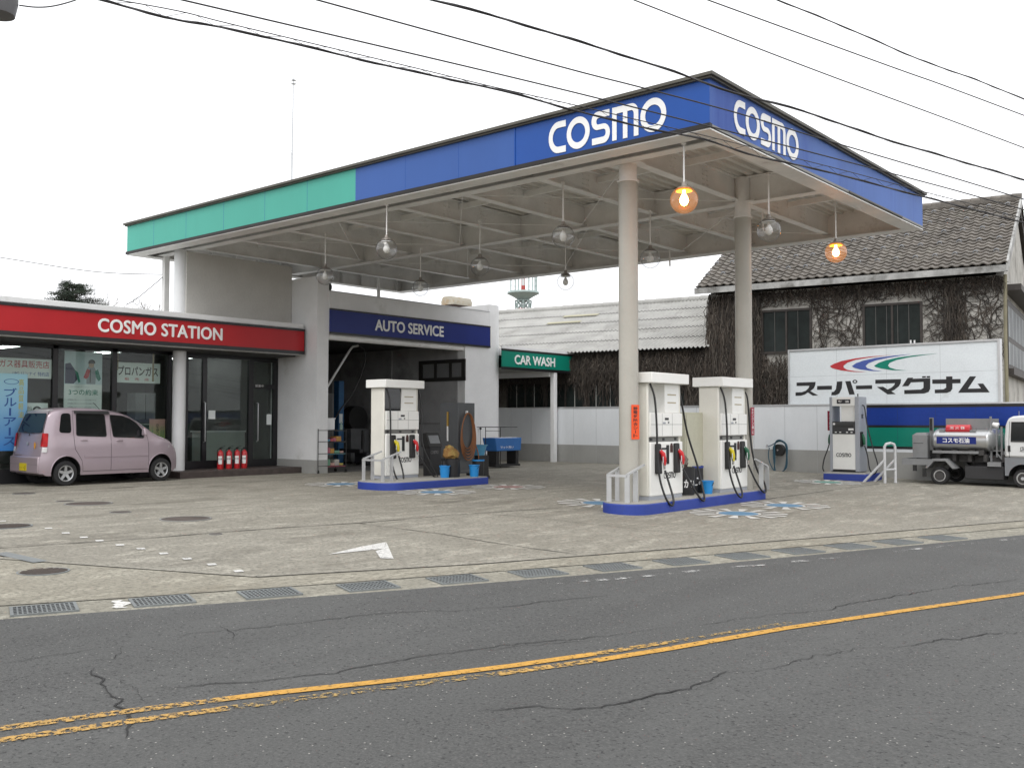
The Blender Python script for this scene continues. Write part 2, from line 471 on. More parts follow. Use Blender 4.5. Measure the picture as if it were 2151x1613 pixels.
GLASS = glassmat('shop_glass', (.88, .92, .90), 1.34)
CLEAR = glassmat('globe_glass', (.965, .97, .975), 1.75, edge=(.62, .62, .63))
CLEARLIT = glassmat('glowing_globe_glass', (.90, .88, .84), 1.5, edge=(.45, .40, .36), glow=((1, .34, .06), .17))
BLKGL = mat('dark_glass', (.008, .009, .010), .04, var=.1, fine=0, spec=.6)
TUBE = emitmat('fluorescent_tube', (.95, 1, .97), 5.0)
PAPER = mat('paper_white', (.80, .85, .84), .6, var=.03, fine=0)
ORANGE = mat('orange_hose', (.26, .10, .035), .5, var=.15, fine=.03)
CABG = mat('cabinet_grey', (.085, .09, .095), .5, var=.1, fine=.03)
WIRE = mat('cable_black', (.028, .026, .028), .5, var=.2, fine=0)

def asphalt():
    m, nt, b = newmat('asphalt'); v = coords(nt, world=True)
    c = mixc(nt, noise(nt, v, .35, 6, .6, .3, .7), (.063, .064, .062), (.083, .084, .081))
    mp = N(nt, 'ShaderNodeMapping'); mp.inputs['Rotation'].default_value = (0, 0, rad(22)); mp.inputs['Scale'].default_value = (1.1, .06, 1); nt.links.new(v, mp.inputs[0])
    c = mixc(nt, noise(nt, mp.outputs[0], 1.0, 4, .6, .42, .62), c, mixc(nt, .35, c, (.035, .035, .034)))
    c = mixc(nt, noise(nt, v, .9, 8, .7, .56, .66), c, mixc(nt, .4, c, (.10, .10, .097)))
    c = mixc(nt, noise(nt, v, 55, 3, .7, .45, .75), c, (.115, .114, .110))
    c = mixc(nt, noise(nt, v, 38, 2, .6, .42, .3), c, (.022, .022, .022))
    vo = N(nt, 'ShaderNodeTexVoronoi'); vo.inputs['Scale'].default_value = 26; nt.links.new(v, vo.inputs['Vector'])
    sp = N(nt, 'ShaderNodeMapRange'); sp.inputs[1].default_value = .16; sp.inputs[2].default_value = .09; nt.links.new(vo.outputs['Distance'], sp.inputs[0])
    th = N(nt, 'ShaderNodeMath', operation='GREATER_THAN'); th.inputs[1].default_value = .74
    sx = N(nt, 'ShaderNodeSeparateColor'); nt.links.new(vo.outputs['Color'], sx.inputs[0]); nt.links.new(sx.outputs[0], th.inputs[0])
    mu = N(nt, 'ShaderNodeMath', operation='MULTIPLY'); nt.links.new(sp.outputs[0], mu.inputs[0]); nt.links.new(th.outputs[0], mu.inputs[1])
    c = mixc(nt, mu.outputs[0], c, (.36, .35, .32))
    nt.links.new(c, b.inputs['Base Color']); b.inputs['Roughness'].default_value = .8
    n = N(nt, 'ShaderNodeTexNoise'); n.inputs['Scale'].default_value = 90; n.inputs['Detail'].default_value = 3; nt.links.new(v, n.inputs['Vector'])
    bp = N(nt, 'ShaderNodeBump'); bp.inputs['Strength'].default_value = .6; bp.inputs['Distance'].default_value = .01; nt.links.new(n.outputs['Fac'], bp.inputs['Height']); nt.links.new(bp.outputs[0], b.inputs['Normal'])
    return m
ASPHALT = asphalt()
def concrete(name, a, c2, stain, lo=.5, rot=0):
    m, nt, b = newmat(name); v0 = coords(nt, world=True)
    mp = N(nt, 'ShaderNodeMapping'); mp.inputs['Scale'].default_value = (1.6, .5, 1); mp.inputs['Rotation'].default_value = (0, 0, rot); nt.links.new(v0, mp.inputs[0])
    v = mp.outputs[0]
    c = mixc(nt, noise(nt, v0, .45, 8, .65, .32, .68), a, c2)
    c = mixc(nt, noise(nt, v, .55, 9, .72, lo, lo + .16), c, stain)
    lt = noise(nt, v, 2.3, 9, .75, .50, .66)
    c = mixc(nt, lt, c, tuple(x * 1.35 for x in c2))
    c = mixc(nt, noise(nt, v0, 22, 5, .75, .46, .68), c, tuple(x * .5 for x in a))
    c = mixc(nt, noise(nt, v0, 7, 6, .75, .56, .7), c, tuple(x * .62 for x in a))
    nt.links.new(c, b.inputs['Base Color']); b.inputs['Roughness'].default_value = .82
    n = N(nt, 'ShaderNodeTexNoise'); n.inputs['Scale'].default_value = 45; n.inputs['Detail'].default_value = 5; nt.links.new(v0, n.inputs['Vector'])
    bp = N(nt, 'ShaderNodeBump'); bp.inputs['Strength'].default_value = .35; bp.inputs['Distance'].default_value = .008; nt.links.new(n.outputs['Fac'], bp.inputs['Height']); nt.links.new(bp.outputs[0], b.inputs['Normal'])
    return m
LOT = concrete('lot_concrete', (.225, .209, .170), (.315, .296, .248), (.140, .127, .100), .53)
WALK = concrete('walk_concrete', (.25, .23, .18), (.31, .29, .235), (.18, .155, .11), .56)
GUTC = concrete('gutter_concrete', (.24, .225, .18), (.30, .285, .235), (.19, .175, .14), .56)
JOINT = mat('joint_dark', (.055, .05, .042), .9, var=.3, fine=.05, world=True)
CRACK = mat('crack_dark', (.020, .020, .020), .95, var=.3, fine=0, world=True)
YLINE = wornpaint('yellow_line_paint', (.58, .31, .05), .40, .44, 22)
YLINE2 = wornpaint('yellow_line_worn', (.52, .31, .08), .465, .51, 26)
YLINE3 = wornpaint('yellow_line_faint', (.42, .28, .09), .515, .56, 28)
WLINE = wornpaint('white_line_worn', (.62, .62, .60), .52, .60, 3)
WMARK = wornpaint('white_mark_paint', (.68, .67, .64), .36, .44, 14)
FLW = wornpaint('flower_white', (.68, .665, .63), .26, .34, 16)
FLB = wornpaint('flower_blue', (.11, .24, .38), .24, .36, 10)
FLR = wornpaint('flower_red', (.42, .22, .20), .38, .52, 8)
FLG = wornpaint('flower_green', (.14, .34, .28), .34, .5, 6)
IRON = mat('manhole_iron', (.085, .068, .058), .7, metal=.3, var=.25, fine=.08, world=True)
GRATE = mat('galvanised_grate', (.20, .215, .215), .6, metal=.3, var=.1, fine=.05, world=True)
PIT = mat('drain_pit', (.012, .012, .012), .9, fine=0)

# ---------------------------------------------------------------- ground, road, kerb strip
def ext(P, d0, d1):
    P = [Vector((p[0], p[1])) for p in P]
    a = P[0] - (P[1] - P[0]).normalized() * d0; b = P[-1] + (P[-1] - P[-2]).normalized() * d1
    return [a] + P + [b]
edge_px = [(172, 1288), (840, 1239), (1494, 1185), (2151, 1123)]
EDGE = ext([aG(*q) for q in edge_px], 90, 400)              # where the asphalt meets the drain strip
rd = (EDGE[-2] - EDGE[1]).normalized(); rn = Vector((-rd.y, rd.x))      # along the road, towards the lot
if rn.x > 0: rn = -rn
def strip_poly(A, B):
    out = MB()
    for a0, a1, b0, b1 in zip(A, A[1:], B, B[1:]): out.add(gpoly([a0, a1, b1, b0]))
    return out
def off(P, d):
    return [p + rn * d for p in P]
g = MB().face([(-900, -900, -.5), (900, -900, -.5), (900, 1500, -.5), (-900, 1500, -.5)])
struct('ground', g, mat('bare_ground', (.20, .18, .15), .9, var=.2, vs=.05))
struct('road', strip_poly(off(EDGE, -9.0), EDGE), ASPHALT)
far_walk = strip_poly(off(EDGE, -12), off(EDGE, -9.0))
for v in far_walk.v: v.z += .12
struct('pavement', far_walk, WALK)
GW = .56
E1 = off(EDGE, GW)
struct('gutter', strip_poly(EDGE, E1), GUTC)
struct('forecourt', strip_poly(E1, off(EDGE, 75)), LOT)
# pavement between the drain strip and the forecourt slab
c0, c1 = aG(88, 1181), aG(542, 1213)
slab_px = [(1000, 1186), (1230, 1168), (1400, 1155), (1749, 1128), (2151, 1094)]
SLAB = [Vector((c1.x, c1.y))] + [Vector((p.x, p.y)) for p in [aG(*q) for q in slab_px]]
SLAB.append(SLAB[-1] + (SLAB[-1] - SLAB[-3]).normalized() * 90)
def on_edge(p, k=GW + .002):                                    # foot of a point on the drain strip's inner line
    p = Vector((p[0], p[1])); best = None
    for a, b in zip(EDGE, EDGE[1:]):
        t = max(0, min(1, (p - a).dot(b - a) / (b - a).length_squared)); q = a.lerp(b, t)
        if best is None or (q - p).length < best[0]: best = ((q - p).length, q)
    return best[1] + rn * k
wk = MB()
for a, b in zip(SLAB, SLAB[1:]): wk.add(gpoly([on_edge(a), on_edge(b), b, a], .005))
lw = [Vector((c0.x, c0.y)), Vector((c1.x, c1.y))]
lw0 = lw[0] + (lw[0] - lw[1]).normalized() * 30
wk.add(gpoly([on_edge(lw0), on_edge(lw[1]), lw[1], lw0], .005))
struct('footpath', wk, WALK)
# slab edge: a low raised lip with a dark joint in front
lip = MB()
for a, b in zip(SLAB, SLAB[1:]): lip.add(gribbon([a + rn * .06, b + rn * .06], .12, .012))
lip.add(gribbon([lw0 + rn * .05, lw[1] + rn * .05], .1, .012))
struct('slab_kerb', lip, concrete('kerb_concrete', (.25, .235, .195), (.33, .31, .26), (.2, .18, .14), .56))
jt = MB()
for a, b in zip(SLAB, SLAB[1:]): jt.add(gribbon([a - rn * .012, b - rn * .012], .03, .008, .004))
jt.add(gribbon([lw[0] - rn * .012, lw[1] - rn * .012], .034, .008, .004))
def gline(px, wd, j=.006, dz=.006):
    return gribbon([aG(*q) for q in px], wd, dz, j, .25)
jt.add(gline([(0, 1151), (20, 1150), (307, 1131), (446, 1119.5), (600, 1108), (767, 1098), (946, 1082), (1180, 1066)], .03))
jt.add(gline([(757, 1100), (930, 1122), (1111, 1151), (1238, 1168)], .022))
jt.add(gline([(0, 1036), (180, 1029), (300, 1021.5), (471, 1014), (640, 1006)], .05))
jt.add(gline([(1600, 1050), (1687, 1038), (1847, 1016)], .03))
jt.add(gline([(940, 1072), (1150, 1090), (1500, 1128)], .012))
jt.add(gline([(640, 1040), (830, 1046), (1000, 1049)], .012))
struct('slab_joint', jt, JOINT)
gl = MB()                                                       # joints of the drain strip
for a, b in zip(E1, E1[1:]): gl.add(gribbon([a, b], .016, .005, .003))
struct('gutter_joint', gl, JOINT)
struct('drain_channel', gline([(0, 1163), (40, 1172), (86, 1182)], .16, 0, .014), GRATE)

# drain grates at equal steps along the strip
g0 = aG(97, 1283); g1 = aG(1445, 1182)
def foot(p): return on_edge(p, 0)
f0 = foot(aG(97, 1283)); fa = foot(aG(348, 1263)); fb = foot(aG(573, 1247)); fc = foot(aG(1297, 1194))
step = ((fc - f0).length) / 6
gl_, gw_ = .50, .40
def grate():
    fr = MB(); L, Wd = gl_ / 2, gw_ / 2
    for x0, y0, x1, y1 in ((-L, -Wd, L, -Wd + .025), (-L, Wd - .025, L, Wd), (-L, -Wd + .025, -L + .025, Wd - .025), (L - .025, -Wd + .025, L, Wd - .025)):
        fr.box(x0, y0, -.03, x1, y1, .012)
    ba = MB()
    for k in range(1, 13):
        x = -L + .02 + k * (gl_ - .04) / 13; ba.box(x - .006, -Wd + .025, -.028, x + .006, Wd - .025, .009)
    for k in range(1, 5):
        y = -Wd + .02 + k * (gw_ - .04) / 5; ba.box(-L + .025, y - .007, -.026, L - .025, y + .007, .0105)
    return fr, ba
t = thing('drain_grate', '', 'drain grate', (0, 0, 0), 0, 'steel drain grates along the road edge')
fr, ba = grate()
part('frame', fr, GRATE, t); part('bars', ba, GRATE, t)
part('pit', MB().box(-gl_ / 2 + .02, -gw_ / 2 + .02, .0055, gl_ / 2 - .02, gw_ / 2 - .02, .0062), PIT, t)
ang = math.atan2(rd.y, rd.x)
names = ['steel drain grate nearest the lower left corner of the photo', 'steel drain grate with a white paint smear at its left end', 'third steel drain grate from the left, below the kink of the slab edge', 'fourth steel drain grate from the left, below the white arrow',
         'fifth steel drain grate from the left, below the middle of the forecourt', 'sixth steel drain grate from the left, left of the worn white edge line', 'seventh drain grate from the left, below the front pump island', 'eighth drain grate from the left, right below the big blue flower',
         'ninth drain grate from the left along the road edge', 'tenth drain grate from the left along the road edge', 'eleventh drain grate from the left, near the right side', 'twelfth drain grate from the left, near the right border', 'thirteenth drain grate, last one at the right border']
first = True
for k in range(13):
    d = 0; tgt = step * k; p = f0; seg = [q for q in EDGE]
    # walk along the edge polyline
    rest = tgt; cur = f0; i = 1
    while i < len(EDGE) - 1 and (EDGE[i] - EDGE[0]).length < (f0 - EDGE[0]).length: i += 1
    while rest > 0 and i < len(EDGE):
        L = (EDGE[i] - cur).length
        if L >= rest: cur = cur + (EDGE[i] - cur).normalized() * rest; rest = 0
        else: rest -= L; cur = EDGE[i]; i += 1
    c = cur + rn * GW * .5
    loc = (c.x, c.y, gz(c.x) + .002)
    if first:
        t.location = loc; t.rotation_euler = (0, 0, ang); t['label'] = names[0]; first = False
    else:
        dup(t, loc, ang, names[k])
ps = gribbon([f0 + rd * (step - gl_ / 2 - .10) + rn * .06, f0 + rd * (step - gl_ / 2 - .08) + rn * .42], .12, .006, .03, .06)
struct('paint_smear', ps, WMARK)

# road markings
def seg(px, m, wd=.088, name='centre_line'):
    struct(name, gribbon([aG(*q) for q in px], wd, .006, 0, .5), m)
yu = [(0, 1531), (260, 1496), (480, 1468), (560, 1458), (840, 1428), (1075, 1399), (1250, 1374), (1400, 1350), (1660, 1308)]
yo = [(0, 1556), (260, 1518), (480, 1488), (700, 1459), (1040, 1417), (1250, 1388), (1400, 1364), (1650, 1320), (1900, 1283), (2151, 1247)]
seg(yu[:3], YLINE2); seg(yu[2:7], YLINE); seg(yu[6:8], YLINE2, .08); seg(yu[7:], YLINE3, .06)
a_, b_ = aG(0, 1556), aG(260, 1518)
struct('centre_line', gribbon([Vector((a_.x, a_.y)) + Vector((a_.x - b_.x, a_.y - b_.y)).normalized() * 40, a_], .1, .006), YLINE2)
seg(yo[:3], YLINE2); seg(yo[2:5], YLINE3, .09); seg(yo[4:6], YLINE2); e_ = ext([aG(*q) for q in yo[5:]], 0, 300)
struct('centre_line', gribbon(e_[1:], .09, .006), YLINE)
struct('edge_line', gribbon(ext([aG(*q) for q in [(1150, 1226), (1285, 1217), (1500, 1196), (1700, 1177), (2030, 1143)]], 0, 200), .09, .006, 0, .5), WLINE)
ck = MB()
def crack(px, wd=.02, j=.03):
    ck.add(gcrack(px, wd * .48))
crack([(195, 1405), (215, 1440), (222, 1465), (258, 1490), (262, 1512), (276, 1530), (264, 1552)], .03)
crack([(250, 1428), (268, 1448), (300, 1465), (318, 1478)], .026)
crack([(318, 1450), (440, 1440), (560, 1425), (700, 1410), (830, 1392), (960, 1370), (1090, 1352), (1260, 1334), (1400, 1320), (1465, 1316)], .016)
crack([(0, 1396), (130, 1375), (250, 1355), (262, 1340), (400, 1332), (560, 1318), (690, 1302), (850, 1283), (960, 1283), (1110, 1268), (1290, 1250)], .014)
crack([(250, 1355), (268, 1372), (240, 1385), (150, 1392)], .012)
crack([(450, 1313), (490, 1330), (500, 1350)], .012)
crack([(1000, 1495), (1130, 1485), (1215, 1494), (1330, 1470), (1440, 1450), (1530, 1407), (1600, 1405), (1690, 1382), (1790, 1362), (1880, 1360), (1950, 1350), (2008, 1338), (2030, 1334), (2110, 1328), (2151, 1325)], .024)
crack([(1440, 1450), (1500, 1432)], .014)
crack([(1465, 1316), (1560, 1300), (1740, 1282), (1760, 1275), (1890, 1250), (2030, 1230), (2151, 1217)], .014)
crack([(2008, 1338), (1985, 1322)], .014)
crack([(1940, 1530), (2040, 1545), (2151, 1570)], .012)
crack([(1000, 1370), (1280, 1340)], .008)
struct('road_crack', ck, CRACK)
# white squares and the worn arrow on the forecourt
sq = MB()
for q in [(5, 1095), (102, 1110), (138, 1120), (176, 1129), (209, 1136), (252, 1145), (296, 1153), (344, 1163), (393, 1174), (445, 1186), (501, 1200)]:
    p = aG(*q); a = Vector((rd.x, rd.y)) * .045; b = Vector((rn.x, rn.y)) * .06; p = Vector((p.x, p.y))
    sq.add(gpoly([p - a - b, p + a - b, p + a + b, p - a + b], .007))
struct('parking_marks', sq, WMARK)
ar = MB().add(gpoly([aG(690, 1165), aG(757, 1149), aG(811, 1139), aG(806, 1153), aG(757, 1158)], .007)).add(gpoly([aG(812, 1140), aG(827, 1174), aG(799, 1173), aG(789, 1158), aG(806, 1153)], .007))
struct('arrow_mark', ar, WMARK)
# painted sun-shaped flowers
def flower(px, cm, label, r=.33, a0=8):
    c = aG(*px); o = thing('painted_flower', label, 'painted flower', (c.x, c.y, gz(c.x)), 0, 'flower emblems painted on the forecourt')
    pt = lambda rr, a: (c.x + rr * math.cos(rad(a)), c.y + rr * math.sin(rad(a)))
    disc = gpoly([pt(r, k * 12) for k in range(30)], .008)
    ring = MB()
    for k in range(30): ring.add(gpoly([pt(r + .002, k * 12), pt(r + .045, k * 12), pt(r + .045, k * 12 + 12), pt(r + .002, k * 12 + 12)], .008))
    pet = MB()
    for k in range(14):
        a = a0 + k * 360 / 14
        pet.add(gpoly([pt(r + .07, a - 5), pt(r + .48, a - 6), pt(r + .48, a + 6), pt(r + .07, a + 5)], .008))
    obj('disc', disc, cm, o); obj('ring', ring, FLW, o); obj('petals', pet, FLW, o)
flower((1551, 1079), FLB, 'large blue-centred painted flower beside the front pump island')
flower((1648, 1062), FLB, 'blue-centred painted flower partly faded, right end of the front island', a0=14)
flower((1262, 1057), FLB, 'painted flower half hidden at the rounded nose of the front island', a0=3)
flower((917, 1034), FLB, 'blue-centred painted flower in front of the rear pump island')
flower((1068, 1023), FLR, 'faded red-centred painted flower right of the rear pump island', a0=12)
flower((716, 1017), FLB, 'blue-centred painted flower left of the rear pump island', a0=5)
flower((1738, 1013), FLG, 'green-centred painted flower before the diesel pump', a0=10)
# manhole covers
def manhole(px, wpx, label, ribs=True):
    c = aG(*px); e0 = aG(px[0] - wpx, px[1]); r = (Vector((c.x, c.y)) - Vector((e0.x, e0.y))).length
    o = thing('manhole_cover', label, 'manhole cover', (c.x, c.y, gz(c.x) + .004), 0, 'iron covers in the concrete')
    part('ring', MB().lathe([(r, -.02), (r, .006), (r * .93, .006), (r * .93, -.02)], (0, 0, 0), 32), SEAM if not ribs else GRATE, o)
    lid = MB().lathe([(r * .92, -.02), (r * .92, .003), (0, .003)], (0, 0, 0), 32)
    if ribs:
        k = -r * .8
        while k < r * .8:
            h = math.sqrt(max(0, (r * .86) ** 2 - k * k)); lid.box(k, -h, .0035, k + .022, h, .009); k += .05
    part('lid', lid, IRON, o)
manhole((91, 1201), 54, 'ribbed round iron manhole cover in the footpath at left')
manhole((390, 1090), 53, 'large flat round cover nearest the white arrow', False)
manhole((186, 1058), 48, 'large flat round cover behind the white paint squares', False)
manhole((136, 1053), 18, 'small round cover touching the large cover behind it', False)
manhole((253, 1076), 22, 'small pale round cover between the two large covers', False)
manhole((453, 1122), 14, 'small iron cover on the slab joint', False)
manhole((50, 1037), 23, 'small flat cover close behind the pink car', False)
manhole((12, 1106), 52, 'ribbed round cover cut by the left border of the photo')
# ---------------------------------------------------------------- canopy
X0, X1, Y0, Y1, ZB, ZT = -6.883, -23.935, 12.671, 22.508, 5.844, 6.678
can = thing('canopy', 'large flat filling station canopy with blue and green fascia on steel columns', 'canopy', (-15.4, 17.6, 0))
def fpanel(name, xa, xb, m): return obj(name, MB().box(xa, Y0, 5.925, xb, Y0 + .03, 6.60), m, can)
fpanel('fascia_panel', X1 + .01, -14.845, GREENP)
fpanel('fascia_panel', -14.845, -10.66, BLUEP)
dp = fpanel('fascia_panel', -10.64, X0, BLUED)
rp = obj('fascia_panel', MB().box(X0 - .03, Y0 + .032, 5.925, X0, Y1 - .01, 6.60), BLUEF, can, label='faded blue fascia panel on the road side')
def logo_part(o, u, v, wd, ht, par, m=LETTER, lift=.004, t=.2):
    return obj('lettering', fit(logo_mb(.004, t), o, u, v, wd, ht, lift), m, par)
logo_part((-9.90, Y0, 5.985), (1, 0, 0), (0, 0, 1), 2.28, .53, dp)
logo_part((X0, 13.42, 5.985), (0, 1, 0), (0, 0, 1), 2.37, .53, rp)
fr = MB().box(-10.66, Y0 - .012, 5.925, -10.64, Y0 + .03, 6.60)
for x in (-22.6, -21.1, -19.5, -17.9, -16.4): fr.box(x, Y0 - .0015, 5.93, x + .008, Y0 + .001, 6.6)
for x in (-13.4, -12.0, -8.2): fr.box(x, Y0 - .0015, 5.93, x + .008, Y0 + .001, 6.6)
obj('panel_joints', fr, BLUED, can)
cap = MB()
cap.box(X1 - .03, Y0 - .05, 6.60, X0 + .05, Y0 + .12, 6.63).box(X1 - .05, Y0 - .09, 6.63, X0 + .09, Y0 + .12, ZT)
cap.box(X0 - .12, Y0 + .121, 6.60, X0 + .05, Y1 + .03, 6.63).box(X0 - .12, Y0 + .121, 6.63, X0 + .09, Y1 + .05, ZT)
cap.box(X1 - .05, Y1 - .1, 6.6, X0 - .121, Y1 + .05, ZT).box(X1 - .05, Y0 + .121, 6.6, X1 + .1, Y1 - .101, ZT)
obj('coping', cap, BRONZE, can)
tr = MB().box(X1 - .02, Y0 - .025, 5.866, X0 + .012, Y0 + .05, 5.935)
obj('bottom_trim', tr, TRIMD, can)
tr2 = MB().box(X0 - .03, Y0 + .052, 5.88, X0 + .012, Y1, 5.923)
obj('bottom_trim', tr2, SEAM, can)
tr3 = MB().box(X0 + .0125, Y0 + 5.4, 5.885, X0 + .03, Y0 + 8.4, 5.915)
obj('drip_rail', tr3, BRONZE, can)
fl = MB()
fl.box(X1, Y0 + .0, ZB, X0, Y0 + .36, 5.864).box(X0 - .36, Y0 + .361, ZB, X0, Y1, 5.864)
fl.box(X1, Y1 - .36, ZB, X0 - .361, Y1, 5.864).box(X1, Y0 + .361, ZB, X1 + .30, Y1 - .361, 5.864)
obj('soffit_flange', fl, STEELW, can)
inn = MB().box(X1 + .02, Y0 + .10, 5.866, X0 - .02, Y0 + .14, 6.42).box(X0 - .16, Y0 + .142, 5.866, X0 - .12, Y1 - .142, 6.42)
inn.box(X1 + .02, Y1 - .14, 5.866, X0 - .02, Y1 - .02, 6.60).box(X1 + .01, Y0 + .142, 5.866, X1 + .12, Y1 - .142, 6.60)
for k in range(12):
    y = Y0 + .8 + k * .78; inn.box(X1 + .12, y, 5.866, X1 + .26, y + .03, 6.42)
obj('inner_fascia', inn, STEELW, can)
dk = MB(); prof = []
x = X1 + .12; k = 0
while x < X0 - .16:
    prof += [(x, 6.43), (x + .10, 6.43), (x + .125, 6.49), (x + .20, 6.49)]; x += .225; k += 1
prof = [p for p in prof if p[0] < X0 - .16]
A = dk.pv([(a, Y0 + .142, b) for a, b in prof]); B = dk.pv([(a, Y1 - .142, b) for a, b in prof])
for i in range(len(prof) - 1): dk.idx([A[i], A[i + 1], B[i + 1], B[i]])
dk.box(X1 + .02, Y0 + .142, 6.50, X0 - .02, Y1 - .142, 6.54)
obj('roof_deck', dk, DECK, can, angle=20)
def ibeam(p0, p1, zb, h, fw_):
    p0, p1 = Vector(p0), Vector(p1); m = MB(); z = Vector((0, 0, 1))
    m.bar(p0 + z * (zb + .009), p1 + z * (zb + .009), fw_, .018)
    m.bar(p0 + z * (zb + h / 2), p1 + z * (zb + h / 2), .012, h - .038)
    m.bar(p0 + z * (zb + h - .009), p1 + z * (zb + h - .009), fw_, .018)
    return m
GY = (13.5, 17.75)
for y in GY:
    m = ibeam((X1 + .14, y, 0), (X0 - .2, y, 0), 5.89, .53, .24)
    k = X1 + .9
    while k < X0 - .5:                                # bolted splices
        for dx in (-.12, -.06, .06, .12):
            for dz in (.1, .2, .3, .4): m.cbox((k + dx, y - .012, 5.93 + dz), .022, .016, .022)
        m.box(k - .16, y - .011, 5.98, k + .16, y - .007, 6.37); k += 3.76
    obj('girder', m, STEELW, can)
BX = [-22.3, -20.4, -18.52, -16.62, -14.74, -12.86, -10.98, -9.02, -7.35]
for x in BX:
    m = ibeam((x, Y0 + .55, 0), (x, Y1 - .16, 0), 5.965, .46, .18)
    m.bar((x, Y0 + .16, 6.20), (x, Y0 + .56, 5.975), .18, .018).hexa([(x - .006, Y0 + .15, 6.2), (x + .006, Y0 + .15, 6.2), (x + .006, Y0 + .55, 5.98), (x - .006, Y0 + .55, 5.98), (x - .006, Y0 + .15, 6.42), (x + .006, Y0 + .15, 6.42), (x + .006, Y0 + .55, 6.42), (x - .006, Y0 + .55, 6.42)])
    for y in (15.2, 16.4, 19.5, 20.9):
        for dy in (-.1, -.05, .05, .1):
            for dz in (.09, .18, .27, .36): m.cbox((x - .012, y + dy, 5.965 + dz), .016, .024, .024); m.cbox((x + .012, y + dy, 5.965 + dz), .016, .024, .024)
    obj('cross_beam', m, STEELW, can)
for y in (15.6, 20.1):
    m = MB()
    for a, b in zip(BX, BX[1:]): m.bar((a + .01, y, 6.30), (b - .01, y, 6.33), .06, .12)
    obj('purlin', m, STEELW, can)
br = MB()
for k, (a, b) in enumerate(zip(BX[1:-1:2], BX[3::2])):
    br.tube([(a, 13.7, 5.95), (b, 17.6, 5.95)], .008, 6).tube([(b, 13.7, 5.93), (a, 17.6, 5.93)], .008, 6)
    br.tube([(a, 17.9, 5.95), (b, 22.0, 5.95)], .008, 6).tube([(b, 17.9, 5.93), (a, 22.0, 5.93)], .008, 6)
obj('brace_rods', br, STEELW, can)
def column(x, y, zb, zt, m, lab):
    c = MB().cyl((x, y, zb), (x, y, zt), .165, n=40)
    return obj('column', c, m, can, label=lab)
c1 = column(-9.06, 13.79, .17, 5.60, COLUMN, 'front grey beige column')
c2 = column(-8.90, 17.72, .17, 5.60, COLUMN, 'rear grey beige column of the front island')
c3 = column(-22.46, 13.36, .24, 5.90, COLUMNW, 'white column at the shop')
for (x, y, c) in ((-9.06, 13.79, c1), (-8.90, 17.72, c2)):
    m = MB().cyl((x, y, 5.60), (x, y, 5.625), .19, n=40).cyl((x, y, 5.625), (x, y, 6.42), .155, n=32)
    m.box(x - .3, y - .11, 5.9, x + .3, y + .11, 5.926)
    obj('column_head', m, STEELW, c)
pp = aX(795, 618, -22.9); obj('post', MB().cyl((pp.x, pp.y, 4.9), (pp.x, pp.y, 6.1), .055), STEELW, can)
pp = aX(348, 600, -23.6); obj('post', MB().box(pp.x - .07, pp.y - .07, 4.1, pp.x + .07, pp.y + .07, 5.9), STEELW, can)
# downpipes with brackets
for (x, y) in ((-9.06, 18.9), (-13.0, 21.7)):
    obj('conduit', MB().tube([(x, y, 6.4), (x + .03, y, 5.55)], .022, 8), STEELW, can)

# hanging globe lamps
AMBER = mat('amber_reflector', (.42, .16, .05), .35, metal=.3, var=.1, fine=0)
BULBOFF = mat('bulb_off', (.75, .74, .70), .3, fine=0)
BULBON = emitmat('bulb_on', (1, .36, .07), 50)
GLOW = emitmat('reflector_lit', (1, .30, .03), 2.2)  # the bulb's light on the reflector, put in as the dish's own emission
def globe(x, y, lit, label, zc=4.72, ztop=5.93):
    t = thing('globe_lamp', label, 'globe lamp', (x, y, zc), 0, 'globe lamps hanging under the canopy')
    R = .215
    L = zc
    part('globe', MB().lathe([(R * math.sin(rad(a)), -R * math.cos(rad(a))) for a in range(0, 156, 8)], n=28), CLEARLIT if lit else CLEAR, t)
    cp_ = MB().lathe([(.0, .285), (.03, .28), (.045, .22), (.105, .19), (.115, .165), (.095, .165)], n=24)
    part('cap', cp_, mat('lamp_cap', (.30, .27, .24), .5, metal=.3) if 'lamp_cap' not in bpy.data.materials else bpy.data.materials['lamp_cap'], t)
    part('rod', MB().cyl((0, 0, .27), (0, 0, ztop - L), .014, n=10).cyl((0, 0, ztop - L - .03), (0, 0, ztop - L), .04, n=14), STEELW, t)
    part('reflector', MB().lathe([(.02, .16), (.10, .155), (.13, .135), (.125, .13), (.09, .148), (.02, .152)], n=24), GLOW if lit else STEELW, t)
    b = part('bulb', MB().lathe([(0, -.095), (.04, -.08), (.068, -.035), (.068, .01), (.04, .07), (.022, .10), (.022, .15)], n=18), BULBON if lit else BULBOFF, t)
    return t
ins = 'clear globe lamp, unlit, '
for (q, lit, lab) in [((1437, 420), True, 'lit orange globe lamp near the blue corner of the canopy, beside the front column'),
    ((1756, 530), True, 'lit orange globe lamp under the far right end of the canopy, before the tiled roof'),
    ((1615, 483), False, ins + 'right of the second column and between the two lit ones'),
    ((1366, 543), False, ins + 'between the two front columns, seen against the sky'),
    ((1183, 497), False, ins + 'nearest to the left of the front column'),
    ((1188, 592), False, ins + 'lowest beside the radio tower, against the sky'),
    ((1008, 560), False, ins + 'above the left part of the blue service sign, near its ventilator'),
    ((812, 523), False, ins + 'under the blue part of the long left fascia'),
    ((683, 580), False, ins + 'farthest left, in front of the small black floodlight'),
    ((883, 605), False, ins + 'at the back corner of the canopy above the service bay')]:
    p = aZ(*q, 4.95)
    globe(p.x, p.y, lit, lab, p.z, 5.85 if p.y < 13.1 or p.x > -7.3 else 5.97)

